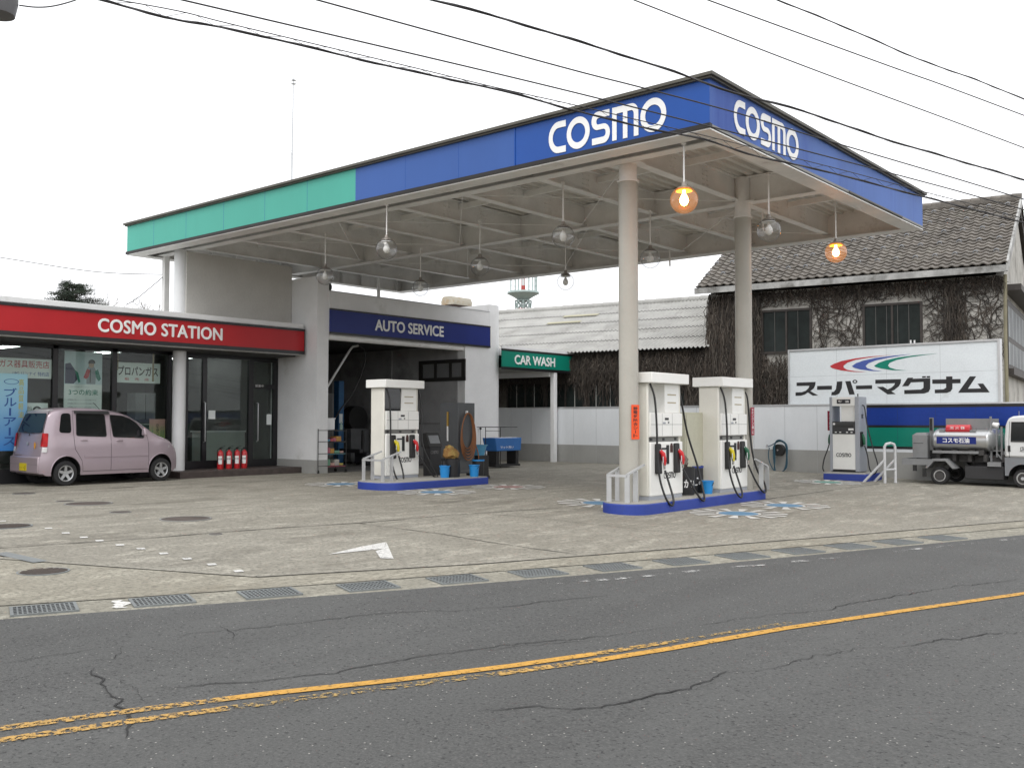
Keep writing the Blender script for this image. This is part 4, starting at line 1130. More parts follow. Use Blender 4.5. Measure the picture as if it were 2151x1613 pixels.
blu_s = [(630, 290), (665, 265), (730, 242), (840, 218), (1000, 198), (1160, 183), (1060, 198), (950, 216), (840, 240), (775, 266), (750, 290), (765, 308), (820, 325), (900, 336), (800, 333), (700, 319), (645, 304)]
gre_s = [(826, 287), (865, 262), (930, 238), (1040, 214), (1180, 195), (1400, 177), (1270, 193), (1130, 213), (1020, 237), (962, 263), (948, 285), (965, 304), (1020, 320), (1120, 330), (985, 326), (885, 311), (838, 298)]
for s_, mt in ((red_s, REDT), (blu_s, mat('swoosh_blue', srgb(72, 92, 165), .5)), (gre_s, GREENS)):
    obj('swoosh', traced([s_], 4.2094, 1640, 700, bw, .004), mt, bo)
kata = [[(140, 436), (308, 430), (306, 455), (292, 487), (262, 511), (331, 549), (283, 551), (240, 523), (215, 540), (180, 551), (131, 553), (131, 523), (185, 521), (222, 508), (245, 485), (254, 464), (140, 466)],
    [(322, 466), (452, 463), (452, 497), (320, 500)],
    [(497, 427), (545, 424), (540, 485), (518, 532), (490, 547), (447, 549), (450, 519), (470, 517), (487, 495)], [(570, 424), (617, 422), (655, 541), (606, 543)],
    [(665, 463), (808, 459), (808, 492), (665, 495)],
    [(836, 411), (1064, 405), (1060, 440), (1045, 468), (1005, 500), (978, 513), (1017, 537), (945, 540), (850, 474), (905, 472), (945, 497), (982, 478), (1003, 458), (1010, 441), (836, 446)],
    [(1122, 394), (1172, 392), (1165, 402), (1322, 397), (1322, 490), (1308, 518), (1270, 532), (1092, 537), (1092, 502), (1240, 497), (1262, 482), (1262, 430), (1152, 434), (1128, 467), (1073, 469)],
    [(1250, 380), (1283, 379), (1283, 393), (1250, 394)], [(1290, 379), (1321, 378), (1321, 392), (1290, 393)],
    [(1340, 409), (1462, 407), (1462, 382), (1518, 381), (1518, 405), (1590, 404), (1590, 441), (1518, 443), (1518, 490), (1502, 514), (1470, 527), (1362, 530), (1362, 498), (1440, 495), (1462, 480), (1462, 445), (1340, 446)],
    [(1672, 381), (1728, 381), (1655, 490), (1770, 487), (1740, 445), (1790, 444), (1848, 522), (1568, 525)]]
kt = MB()
for l in kata: kt.add(traced([l], 4.2094, 1640, 700, bw, .004))
kt.add(traced([arc(656, 427, 22, 16, 0, 350, 20), arc(656, 427, 11, 8, 0, 350, 16)], 4.2094, 1640, 700, bw, .004))
obj('lettering', kt, BLKT, bo)
po = MB()
for x in (xa + .3, (xa + xb) / 2, xb - .3): wbox(po, x, x + .1, -.1, zt_ - .05, BO - .26, BO - .13)
obj('posts', po, STEEL, bb)
# ---------------------------------------------------------------- pump islands
def island(name, pts, h, label):
    c = (sum(p[0] for p in pts) / len(pts), sum(p[1] for p in pts) / len(pts))
    z0 = gz(c[0])
    t = thing(name, label, 'pump island', (c[0], c[1], z0))
    obj('kerb', MB().prism([(x, y, z0 - .08) for x, y in pts], (0, 0, h + .07)), ISLB, t, bevel=.02)
    ins_ = [(c[0] + (x - c[0]) * .97, c[1] + (y - c[1]) * .985) for x, y in pts]
    obj('top', MB().prism([(x, y, z0 + h - .03) for x, y in ins_], (0, 0, .034)), ISLT, t)
    return z0 + h + .004
def rr(x0, x1, y0, y1, r0, r1=.08):
    P = [(x0 + r0 * (1 - math.cos(rad(a))), y0 + r0 * 1.0 * (1 - math.sin(rad(a)))) for a in range(0, 91, 15)]
    Q = [(x1 - r0 * (1 - math.sin(rad(a))), y0 + r0 * (1 - math.cos(rad(a)))) for a in range(0, 91, 15)]
    P = [(x0 + r0 - r0 * math.cos(rad(a)), y0 + r0 - r0 * math.sin(rad(a))) for a in range(0, 91, 15)]
    Q = [(x1 - r0 + r0 * math.sin(rad(a)), y0 + r0 - r0 * math.cos(rad(a))) for a in range(0, 91, 15)]
    return P + Q + [(x1, y1 - r1), (x1 - r1, y1), (x0 + r1, y1), (x0, y1 - r1)]
ZI1 = island('pump_island', rr(-9.42, -8.56, 13.27, 18.02, .38), .18, 'blue edged pump island with two pumps and two columns, nearest the road')
ZI2 = island('pump_island', rr(-15.98, -14.72, 13.52, 16.66, .45), .165, 'blue edged pump island before the service bay with one pump and a grey cabinet')
ZI3 = island('pump_island', [(-10.05, 24.42), (-9.0, 24.62), (-9.0, 25.75), (-10.25, 25.75)], .18, 'small blue pump island under the diesel pump by the wall')

# ---------------------------------------------------------------- fuel pumps (front faces +x, width along y)
def smooth(P, n=6):                             # Catmull-Rom through the points
    P = [Vector(p) for p in P]; out = []
    for i in range(len(P) - 1):
        a, b, c, d = P[max(i - 1, 0)], P[i], P[i + 1], P[min(i + 2, len(P) - 1)]
        for k in range(n):
            t = k / n
            out.append(.5 * ((2 * b) + (c - a) * t + (2 * a - 5 * b + 4 * c - d) * t * t + (3 * b - a - 3 * c + d) * t ** 3))
    return out + [P[-1]]
def nozzle(par, y, z, m):
    nz = part('nozzle', MB().tube([(.06, y + .025, z + .22), (.085, y + .075, z + .16), (.095, y + .10, z + .06), (.09, y + .115, z - .03)], [.030, .046, .042, .026], 10), m, par)
    part('spout', MB().tube([(.0, y - .01, z + .26), (.065, y + .035, z + .215)], .014, 8), STEEL, nz)
    part('lever', MB().tube([(.11, y + .04, z + .12), (.12, y + .025, z + .02), (.105, y + .075, z - .05)], .009, 6), STEEL, nz)
    part('swivel', MB().cyl((.09, y + .115, z - .03), (.088, y + .12, z - .10), .019, n=10), CHROME, nz)
    return nz
def pump(loc, W, cols, label, hose2, solid=False, D=.45):
    t = thing('fuel_pump', label, 'fuel pump', loc, 0, 'white fuel pumps under the canopy')
    part('plinth', MB().box(-D, 0.01, 0, -.01, W - .01, .06), PUMPG, t)
    part('side_cover', MB().box(-D, 0, .06, -.025, .05, 2.0), PUMPC, t, bevel=.03)
    part('side_cover', MB().box(-D, W - .05, .06, -.035, W, 2.0), PUMPC, t, bevel=.03)
    lo = part('lower_panel', MB().box(-D + .02, .052, .06, 0, W + .004, .985), PUMPW, t, bevel=.018)
    part('upper_case', MB().box(-D + .02, .052, 1.075, -.02, W - .052, 1.49), PUMPW, t)
    up_ = part('display_panel', MB().box(-.02, .06, 1.08, .0, W - .01, 1.485), PUMPW, t, bevel=.006)
    part('recess', MB().box(-D + .03, .052, .985, -.06, W - .052, 1.074), SEAM, t)
    for y in (.14, .5, .86): part('latch', MB().box(-.059, W * y - .03, 1.01, -.05, W * y + .03, 1.05), BLACK, t)
    part('top_case', MB().box(-D + .06, W * .52, 1.492, -.04, W - .052, 1.998), PUMPW, t, bevel=.01)
    if solid: part('screen', MB().box(-D + .05, .055, 1.50, -.07, W * .515, 1.99), BLKGL, t)
    else: part('hose_rail', MB().cyl((-D * .5, .2, 1.49), (-D * .5, .2, 1.999), .02), DARK, t)
    part('cap', MB().box(-D - .10, -.06, 2.0, .10, W + .07, 2.18), PUMPW, t, bevel=.012)
    sm = MB().box(.0002, .065, 1.285, .002, W - .015, 1.291)
    for f in (.38, .68): sm.box(.0002, W * f, 1.09, .0022, W * f + .005, 1.284).box(.0002, W * f, 1.292, .0022, W * f + .005, 1.48)
    part('seams', sm, SEAM, up_)
    part('readout', MB().box(.0025, W * .46, 1.365, .006, W * .57, 1.405), BLACK, up_)
    part('key', MB().box(.0025, W * .55, 1.31, .006, W * .585, 1.335), BLACK, up_)
    part('keypad', MB().box(.0025, W * .40, 1.30, .005, W * .48, 1.33), PUMPG, up_)
    st_ = MB()
    for z in (1.66, 1.80):
        st_.box(-.0395, W * .60, z, -.038, W * .86, z + .022)
    part('tape_marks', st_, mat('old_tape', (.44, .38, .26), .7) if 'old_tape' not in bpy.data.materials else bpy.data.materials['old_tape'], t)
    for y, m in zip((.15 * W, .70 * W), cols):
        hb = MB()
        hb.hexa([(0.001, y, .44), (.075, y + .02, .44), (.075, y + .145, .44), (.001, y + .165, .44), (.001, y, .96), (.055, y + .02, .96), (.055, y + .145, .96), (.001, y + .165, .96)])
        part('nozzle_holder', hb, DARK, t, bevel=.02)
        nozzle(t, y + .065, .62, m)
    part('slot', MB().box(.0005, W * .5, .60, .012, W * .57, .93), BLACK, t)
    part('slot', MB().box(.0005, W * .36, .855, .012, W * .497, .885), BLACK, t)
    bd = part('badge', fit(loops_mb([[(0, 0), (1, 0), (1, .65), (.75, 1), (.25, 1), (0, .65)]], .003), (0, W * .61, .80), (0, 1, 0), (0, 0, 1), .075 * W / 1.0, .16, .004), mat('badge_dark', (.06, .02, .018), .5, fine=0) if 'badge_dark' not in bpy.data.materials else bpy.data.materials['badge_dark'], t)
    part('mark', fit(loops_mb([arc(0, 0, 1, 1, 0, 340, 18)]), (0, W * .622, .815), (0, 1, 0), (0, 0, 1), .05 * W, .06, .0085), REDN, bd)
    part('lettering', fit(logo_mb(.001, .17), (0, W * .42, .35), (0, 1, 0), (0, 0, 1), .35 * W, .11, .003), BLACK, t)
    h1 = [(-.02, .07, 1.99), (.05, .10, 1.75), (.09, .10, 1.3), (.11, .09, .75), (.16, .09, .35), (.25, .13, .04), (.31, .22, -.08), (.29, .31, .0), (.20, .36, .2), (.095, .15 * W + .187, .50)]
    part('hose', MB().tube(smooth(h1), .0185, 10), RUBBER, t)
    part('hose', MB().tube(smooth(hose2), .0185, 10), RUBBER, t)
    return t
W1 = 1.12
n2 = .70 * W1 + .185
pump((-8.83, 14.06, ZI1), W1, (REDN, REDN), 'white fuel pump with two red nozzles beside the front column', [(-.1, W1 + .02, 1.98), (-.06, W1 + .10, 1.6), (-.02, W1 + .22, 1.1), (.1, W1 + .34, .55), (.2, W1 + .33, .2), (.30, W1 + .24, -.03), (.31, W1 + .13, -.05), (.22, W1 + .0, .15), (.09, n2, .50)])
pump((-8.75, 16.42, ZI1), W1, (YELLOW, GREENN), 'white fuel pump with a yellow and a green nozzle, before the second column', [(-.12, W1, 1.98), (-.04, 1.19, 1.85), (.0, 1.21, 1.4), (.05, 1.21, .8), (.12, 1.28, .4), (.2, 1.42, .15), (.25, 1.40, -.03), (.25, 1.24, -.02), (.18, 1.08, .2), (.09, n2, .50)])
pump((-15.78, 14.34, ZI2), 1.06, (YELLOW, REDN), 'white fuel pump with a yellow and a red nozzle, alone on the rear island', [(-.12, W1 + .02, 1.98), (-.06, W1 + .05, 1.7), (-.02, W1 + .04, 1.2), (.04, W1 + .03, .7), (.2, W1 + .16, .25), (.32, W1 + .22, .02), (.32, W1 + .14, -.0), (.22, W1 + .03, .15), (.09, n2, .50)], True)

# diesel pump by the wall: front faces -y
t = thing('diesel_pump', 'grey and white single pump with black display standing by the wall stripes', 'fuel pump', (-9.76, 25.05, ZI3))
PW, PD, PH = .70, .55, 1.98
L0, L1_ = -.36, .34
part('side_frame', MB().box(L0, 0, .02, L0 + .07, PD, PH), PUMPG, t, bevel=.008)
part('side_frame', MB().box(L1_ - .02, 0, .02, L1_ + .09, PD, PH), PUMPG, t, bevel=.008)
part('plinth', MB().box(L0 + .03, .03, 0, L1_ + .06, PD - .03, .06), BLACK, t)
lp = part('lower_panel', MB().box(L0 + .072, .012, .07, L1_ - .022, PD - .02, 1.0), PUMPW, t, bevel=.008)
dp_ = part('display', MB().box(L0 + .072, .006, 1.0, L1_ - .022, PD - .02, 1.33), mat('pump_display', (.03, .03, .032), .3), t)
for k, x in enumerate((-.22, -.1, .08, .2)): part('print', MB().box(x, .0035, 1.035, x + .05, .0055, 1.06), LETTER, dp_)
part('print', MB().box(.14, .0035, 1.10, .28, .0055, 1.15), LETTER, dp_); part('print', MB().box(-.27, .0035, 1.24, -.21, .0055, 1.29), LETTER, dp_)
part('glass', MB().box(-.2, .003, 1.18, .27, .0055, 1.30), BLKGL, dp_)
part('top_case', MB().box(-.06, .06, 1.33, L1_ - .022, PD - .1, 1.74), PUMPW, t)
part('header', MB().box(L0 + .072, .012, 1.74, L1_ - .022, PD - .02, PH - .01), PUMPW, t)
hb = part('name_plate', MB().box(-.16, .006, 1.80, .20, .0115, 1.91), BLACK, t)
part('lettering', text_on('軽  油', (-.12, .006, 1.825), (1, 0, 0), (0, 0, 1), .28, .06, .02, .002), LETTER, hb)
part('lettering', fit(logo_mb(.001, .19), (-.19, .012, .40), (1, 0, 0), (0, 0, 1), .40, .10, .003), BLACK, t)
part('number_plate', MB().box(L1_ + .091, .16, 1.42, L1_ + .095, .30, 1.52), BLACK, t)
part('lettering', text_on('1 1', (L1_ + .096, .18, 1.44), (0, 1, 0), (0, 0, 1), .10, .06, .02, .001), LETTER, t)
part('ring', MB().tube([(-.2 + .025 * math.cos(a * .52), .1, PH + .03 + .025 * math.sin(a * .52)) for a in range(12)], .005, 5, closed=True), STEEL, t)
part('stub', MB().cyl((.33, .2, PH), (.33, .2, PH + .08), .015), DARK, t)
nz = part('nozzle', MB().tube([(L1_ + .13, .12, 1.0), (L1_ + .15, .14, .88), (L1_ + .17, .15, .72)], [.03, .045, .026], 10), GREENN, t)
part('nozzle_holder', MB().box(L1_ + .091, .05, .68, L1_ + .12, .2, 1.06), DARK, t)
part('nozzle', MB().tube([(L0 - .04, .12, .98), (L0 - .06, .14, .86), (L0 - .08, .15, .74)], [.03, .042, .024], 10), GREENN, t)
part('hose', MB().tube(smooth([(L1_ + .10, .2, 1.75), (L1_ + .16, .2, 1.7), (L1_ + .24, .18, 1.2), (L1_ + .40, .14, .6), (L1_ + .52, .10, .2), (L1_ + .45, .06, -.02), (L1_ + .33, .06, .1), (L1_ + .26, .1, .45), (L1_ + .17, .15, .70)]), .016, 8), RUBBER, t)
part('hose', MB().tube(smooth([(L0 - .02, .2, 1.78), (L0 - .05, .2, 1.2), (L0 - .08, .15, .72), (L0 - .2, .12, .35), (L0 - .24, .1, .1), (L0 - .2, .08, .0)]), .016, 8), RUBBER, t)
# vertical strip signs on columns
def strip_sign(name, c, r, az, z0, z1, m, lt, lab, tm):
    t = thing(name, lab, 'sign', (c[0], c[1], z0)); d = Vector((math.cos(rad(az)), math.sin(rad(az)), 0)); u = Vector((-d.y, d.x, 0))
    ctr = Vector((c[0], c[1], 0)) + d * (r + .006)
    p = MB(); o = Vector((ctr.x, ctr.y, z0))
    hw = .085
    p.hexa([o - u * hw - d * .005, o + u * hw - d * .005, o + u * hw, o - u * hw] + [q + Vector((0, 0, z1 - z0)) for q in (o - u * hw - d * .005, o + u * hw - d * .005, o + u * hw, o - u * hw)])
    obj('plate', p, m, t)
    obj('lettering', vtext(lt, o - u * hw * .55 + Vector((0, 0, .03)), u, (0, 0, 1), hw * 1.1, (z1 - z0) - .06, .012, .002), tm, t)
ORS = mat('orange_sign', srgb(240, 84, 30), .5, var=.03, fine=0); CRS = mat('crimson_sign', srgb(150, 20, 50), .5, var=.03, fine=0)
strip_sign('strip_sign', (-9.06, 13.79), .168, -17, 1.22, 1.80, ORS, '静電気除去シート', 'orange vertical strip sign on the front column', BLACK)
strip_sign('strip_sign', (-8.90, 17.72), .168, 4, 1.25, 1.80, CRS, 'エンジン停止', 'crimson vertical strip sign right of the second pump', LETTER)
q = aY(1745, 880, 25.2); strip_sign('strip_sign', (q.x, 25.2), .0, -60, aY(1745, 904, 25.2).z, aY(1745, 863, 25.2).z, CRS, '火気厳禁', 'crimson vertical strip sign at the left of the diesel pump', LETTER)

# guard rails at the island ends
def guard(c, sgn, zb, wx, label):
    t = thing('guard_rail', label, 'guard rail', (c[0], c[1], zb), 0, 'steel guard rails on the island ends')
    m = MB(); h0, h1 = .46, .61
    for x in (-wx, wx):
        m.box(x - .045, 0 if sgn > 0 else -.02, 0, x + .045, .02 if sgn > 0 else 0, h0)
        m.bar((x, 0, h0), (x * 1.0, sgn * .52, h1), .045, .03)
        m.box(x - .045, sgn * .26 - .01, 0, x + .045, sgn * .26 + .01, h0 + .06)
    m.bar((-wx, 0, h0 - .02), (wx, 0, h0 - .02), .03, .04)
    part('rail', m, ALU, t)
guard((-9.04, 13.42), 1, ZI1, .18, 'steel guard rail round the foot of the front column')
guard((-8.72, 17.96), -1, ZI1, .18, 'steel guard rail at the far end of the front island')
guard((-15.45, 13.72), 1, ZI2, .30, 'steel guard rail at the near end of the rear island')

# ---------------------------------------------------------------- small things on and near the islands
def bucket(loc, m, label, r=.115, h=.24, grp='blue plastic buckets'):
    t = thing('bucket', label, 'bucket', loc, rnd.uniform(0, 3), grp)
    part('body', MB().lathe([(0, 0), (r * .78, 0), (r, h), (r * 1.07, h), (r * 1.07, h - .02), (r * .97, h - .02), (r * .74, .012), (0, .012)], n=24), m, t)
    part('handle', MB().tube([(r * math.cos(rad(a)), -.02 - .06 * math.sin(rad(a)), h - .03 - r * .7 * math.sin(rad(a))) for a in range(0, 181, 15)], .006, 6), DARK, t)
def onisl(px, py, zi): return aZ(px, py, zi)
def can_(loc, r, h, m, label, txt=None, rim=None):
    t = thing('waste_can', label, 'waste can', loc, 0, 'black waste cans')
    part('body', MB().lathe([(0, 0), (r * .93, 0), (r, h * .3), (r, h), (r * .94, h), (r * .92, h - .04), (0, h - .05)], n=28), m, t)
    part('rim', MB().lathe([(r * 1.0, h - .03), (r * 1.035, h - .03), (r * 1.035, h + .005), (r * .95, h + .005)], n=28), rim or m, t)
    if txt:
        mb = text_on(txt, (-r * .2, 0, h * .28), (0, 1, 0), (0, 0, 1), r * 1.15, h * .32, .025, 0)
        xs_ = [v.y for v in mb.v]; mid = (min(xs_) + max(xs_)) / 2
        for v in mb.v:                                    # wrap the lettering round the can, facing the camera
            a = -.50 + (v.y - mid) / r; z = v.z; v.x, v.y = (r + .004) * math.cos(a), (r + .004) * math.sin(a)
        part('lettering', mb, LETTER, t)
CANM = mat('can_black', (.014, .014, .016), .45, var=.2)
p = onisl(1458, 1040, ZI1); can_((p.x - .2, p.y, ZI1), .19, .50, CANM, 'black waste can with white lettering nearest the first pump', 'がい')
p2_ = onisl(1483, 1036, ZI1); can_((p2_.x - .28, p2_.y + .02, ZI1), .19, .50, CANM, 'black waste can with a blue rim behind the lettered one', 'ごみ', ISLB)
p = onisl(1494, 1037, ZI1); bucket((p.x - .08, p.y, ZI1), BUCKET, 'light blue bucket between the two front pumps')
t = thing('beige_cabinet', 'tall beige cabinet standing between the two front pumps', 'cabinet', (-9.25, 15.9, ZI1))
a = aX(1437, 1000, -9.15); b = aX(1474, 1000, -9.15); zc = aX(1450, 866, -9.15).z
obj('body', MB().box(-9.40, a.y, ZI1, -9.12, b.y + .15, zc), mat('beige_box', (.50, .49, .38), .5), t, bevel=.015)
obj('door', MB().box(-9.119, a.y + .04, ZI1 + .05, -9.112, b.y + .1, zc - .04), mat('beige_box2', (.54, .53, .42), .5), t)
bag = MB().sphere((0, 0, 0), .13, 12, 8)
for v in bag.v: v += Vector((rnd.uniform(-.03, .03), rnd.uniform(-.03, .03), rnd.uniform(-.04, .06)))
p = onisl(1455, 1010, ZI1)
o = obj('rag_bag', bag.moved(Matrix.Translation((-9.02, 15.45, ZI1 + .60))), mat('rag_grey', (.20, .19, .16), .8, var=.4, vs=8, dirt=(.25, .04, .05), dirt_s=6)); tag(o, 'grey bag of rags with a little red on the waste can', 'bag')
# rear island
c = onisl(962, 995, ZI2)
t = thing('grey_cabinet', 'tall dark grey cabinet with a coiled orange hose on the rear island', 'cabinet', (c.x - .3, c.y + .25, ZI2))
zc = aX(962, 846, c.x).z; y1 = aX(997, 900, c.x).y
obj('body', MB().box(c.x - .62, c.y, ZI2, c.x, y1, zc), CABG, t, bevel=.008)
obj('door_seam', MB().box(c.x, c.y + .1, ZI2 + .06, c.x + .002, y1 - .02, ZI2 + .07), SEAM, t)
hk = aX(979, 867, c.x); obj('hook', MB().box(c.x + .001, hk.y - .02, hk.z - .03, c.x + .05, hk.y + .02, hk.z + .05), LETTER, t)
hs = MB()
for k in range(5):
    w_, h_ = .19 + .018 * k, .43 + .035 * k; oz = hk.z - h_ - .01
    hs.tube([(c.x + .05 + .008 * k, hk.y + w_ * math.sin(rad(a)) * (1 - .25 * math.cos(rad(a)) * .5), oz + h_ * math.cos(rad(a))) for a in range(0, 360, 12)], .014, 7, closed=True)
hs.tube(smooth([(c.x + .06, hk.y + .18, hk.z - .2), (c.x + .07, hk.y + .24, hk.z - .7), (c.x + .12, hk.y + .32, .7), (c.x + .1, hk.y + .36, .27)]), .012, 7)
tag(obj('air_hose', hs, ORANGE), 'orange brown air hose coiled on a hook of the grey cabinet', 'hose')
s0, s1 = aY(940, 865, c.y - .02), aY(939, 926, c.y - .02)
w0 = MB().box(s0.x - .012, c.y - .03, s1.z, s0.x + .022, c.y - .004, s0.z - .35); w1 = MB().box(s0.x - .015, c.y - .032, s0.z - .349, s0.x + .025, c.y - .004, s0.z)
sq_ = thing('window_wiper', 'yellow and white rod hung on the left side of the grey cabinet', 'wiper', (s0.x, c.y - .02, s1.z)); obj('rod', w0, LETTER, sq_); obj('grip', w1, mat('grip_ochre', (.42, .26, .05), .5), sq_)
p = onisl(934, 1003, ZI2); bucket((p.x, p.y, ZI2), BUCKET, 'light blue bucket left of the black can on the rear island', .12, .27)
p = onisl(996, 1001, ZI2); bucket((p.x, p.y, ZI2), BUCKET, 'light blue bucket at the right end of the rear island', .12, .27)
p = onisl(954, 1002, ZI2); can_((p.x - .05, p.y, ZI2), .17, .40, CANM, 'black waste can before the grey cabinet on the rear island')
p = onisl(1011, 998, ZI2); can_((p.x - .1, p.y, ZI2), .14, .36, CANM, 'dark can at the right end of the rear island', None, BUCKET)
p = aG(1003, 975); b_ = thing('wash_tub', 'pale blue wash tub behind the right end of the rear island', 'tub', (-16.3, 18.3, .084))
q = aX(1003, 945, -16.3)
part('body', MB().lathe([(0, 0), (.17, 0), (.24, .26), (.26, .26), (.26, .24), (.22, .24), (.16, .02), (0, .02)], n=24), mat('tub_blue', (.10, .34, .55), .4), b_)
part('stand', MB().box(-.2, -.2, -.5, .2, .2, -.002), DARK, b_)
b_.location = (-16.3, q.y, q.z - .13)
part('foot', MB().box(-.22, -.22, .084 - b_.location.z, .22, .22, -.501), DARK, b_)
q = aX(915, 958, -16.0)
t = thing('payment_terminal', 'small black terminal with grey screen between pump and cabinet', 'terminal', (-16.0, q.y, ZI2))
a, b = aX(901, 910, -16.0), aX(928, 938, -16.0)
obj('head', MB().hexa([(-16.25, a.y, b.z), (-15.98, a.y, b.z), (-15.98, b.y, b.z), (-16.25, b.y, b.z), (-16.28, a.y, a.z), (-16.1, a.y, a.z), (-16.1, b.y, a.z), (-16.28, b.y, a.z)]), DARK, t, bevel=.01)
obj('screen', MB().hexa([(-16.03, a.y + .05, b.z + .08), (-16.0, a.y + .05, b.z + .08), (-16.0, b.y - .05, b.z + .08), (-16.03, b.y - .05, b.z + .08), (-16.1, a.y + .05, a.z - .05), (-16.075, a.y + .05, a.z - .05), (-16.075, b.y - .05, a.z - .05), (-16.1, b.y - .05, a.z - .05)]), mat('screen_grey', (.17, .18, .19), .3), t)
obj('pedestal', MB().box(-16.22, a.y + .04, ZI2 - .1, -16.0, b.y - .02, b.z), mat('pedestal_black', (.022, .022, .024), .5), t)
obj('lettering', fit(logo_mb(0, .13), (-15.999, a.y + .06, b.z - .16), (0, 1, 0), (0, 0, 1), (b.y - a.y) * .6, .07, .002), mat('dull_letter', (.22, .22, .22), .6, fine=0), t)
q = aX(947, 955, -15.4)
bg_ = MB().sphere((0, 0, 0), .17, 14, 9, 1.1)
for v in bg_.v: v += Vector((rnd.uniform(-.035, .035), rnd.uniform(-.04, .04), rnd.uniform(-.04, .06)))
t = thing('rag_basket', 'orange brown basket of yellow cloths on a dark frame on the rear island', 'basket', (-15.4, q.y, ZI2))
obj('cloths', bg_.moved(Matrix.Translation((-15.4, q.y, q.z))), mat('cloth_ochre', (.30, .16, .05), .8, var=.35, vs=7, dirt=(.45, .40, .10), dirt_s=5, dirt_lo=.5), t)
fm = MB()
for dx in (-.14, .14):
    for dy in (-.14, .14): fm.cyl((-15.4 + dx, q.y + dy, ZI2), (-15.4 + dx, q.y + dy, q.z - .08), .012, n=8)
fm.box(-15.56, q.y - .16, q.z - .14, -15.24, q.y + .16, q.z - .08)
obj('frame', fm, DARK, t)
# blue mat washer by the bay pillar
c = aG(1085, 981)
t = thing('mat_washer', 'blue mat washing machine on black legs beside the bay pillar', 'washing machine', (c.x, c.y, gz(c.x)))
XQ = c.x; a, b = aX(1041, 920, XQ), aX(1096, 946, XQ)
bl = mat('washer_blue', srgb(52, 110, 178), .4, var=.08)
obj('body', MB().hexa([(XQ - .5, a.y + .08, b.z), (XQ - .02, a.y + .08, b.z), (XQ - .02, b.y - .02, b.z), (XQ - .5, b.y - .02, b.z), (XQ - .55, a.y, a.z), (XQ, a.y, a.z), (XQ, b.y, a.z), (XQ - .55, b.y, a.z)]), bl, t, bevel=.02)
obj('cover', MB().box(XQ - .45, a.y + .25, a.z - .02, XQ - .05, b.y - .15, a.z + .012), LETTER, t)
obj('label', text_on('マット洗い', (XQ + .0, a.y + .22, b.z + .08), (0, 1, 0), (0, 0, 1), (b.y - a.y) * .5, .08, .01, .006), LETTER, t)
for dy in (.12, (b.y - a.y) - .2): obj('leg', MB().box(XQ - .45, a.y + dy, gz(XQ) + .06, XQ - .08, a.y + dy + .14, b.z), DARK, t)
obj('base_frame', MB().box(XQ - .5, a.y + .05, gz(XQ) + .04, XQ - .02, b.y - .05, gz(XQ) + .10), DARK, t)
rk = thing('drying_rack', 'thin dark metal rack above the blue mat washer', 'rack', (XQ - .3, a.y, gz(XQ)))
zt2 = aX(1050, 897, XQ).z; ya_, yb_ = aX(1030, 900, XQ).y, aX(1089, 900, XQ).y
m = MB()
for x in (XQ - .55, XQ - .05):
    m.tube([(x, ya_, zt2), (x, yb_, zt2)], .012, 6)
m.tube([(XQ - .55, ya_ + .1, zt2), (XQ - .05, ya_ + .1, zt2)], .01, 6).tube([(XQ - .55, yb_ - .1, zt2), (XQ - .05, yb_ - .1, zt2)], .01, 6)
for y in (ya_ + .12, (ya_ + yb_) / 2 + .15): m.tube([(XQ - .3, y, gz(XQ)), (XQ - .3, y, zt2)], .012, 6)
m.tube([(XQ - .3, ya_ + .12, zt2 - .12), (XQ - .3, (ya_ + yb_) / 2 + .15, zt2 - .12)], .008, 6)
obj('frame', m, DARK, rk)
q = aX(1008, 900, XS + .03); m = MB().cyl((XS + .06, q.y, q.z - .7), (XS + .06, q.y, q.z), .008, n=8).sphere((XS + .06, q.y, q.z), .04, 10, 7)
tag(obj('hand_tool', m, DARK), 'thin black stick leaning at the bay pillar', 'stick')
# fire extinguishers on the step
def extinguisher(loc, label, first=None):
    t = thing('fire_extinguisher', label, 'fire extinguisher', loc, 0, 'red fire extinguishers on the shop step')
    part('cylinder', MB().lathe([(0, .0), (.078, .0), (.082, .02), (.082, .40), (.07, .455), (.03, .48), (.024, .5), (0, .5)], n=24), mat('extinguisher_red', (.52, .02, .025), .3, var=.05, fine=0, coat=.3) if 'extinguisher_red' not in bpy.data.materials else bpy.data.materials['extinguisher_red'], t)
    lb_ = MB()
    for k in range(8):
        a, b = -.95 + k * .16 - .35, -.95 + (k + 1) * .16 - .35
        lb_.face([(.0832 * math.cos(a), .0832 * math.sin(a), .13), (.0832 * math.cos(b), .0832 * math.sin(b), .13), (.0832 * math.cos(b), .0832 * math.sin(b), .34), (.0832 * math.cos(a), .0832 * math.sin(a), .34)])
    lo = part('label', lb_, LETTER, t)
    part('print', text_wrap('消火器', .0838, -.75, .11, .24, .05), BLKT, lo)
    part('valve', MB().cyl((0, 0, .5), (0, 0, .545), .022, n=12).box(-.015, -.03, .54, .015, .05, .56), DARK, t)
    part('lever', MB().bar((0, -.01, .565), (0, .13, .60), .018, .008).bar((0, -.01, .545), (0, .12, .54), .018, .008), DARK, t)
    part('hose', MB().tube(smooth([(0, -.02, .53), (.01, -.09, .50), (.02, -.11, .40), (.02, -.10, .25), (.03, -.092, .16)]), .011, 8), RUBBER, t)
    return t
def text_wrap(s, r, a0, wd, z, h):
    mb = text_on(s, (0, 0, z), (0, 1, 0), (0, 0, 1), wd, h, .01, 0)
    for v in mb.v:
        a = a0 + v.y / r - wd / 2 / r; v.x, v.y = r * math.cos(a), r * math.sin(a)
    return mb
ex = None
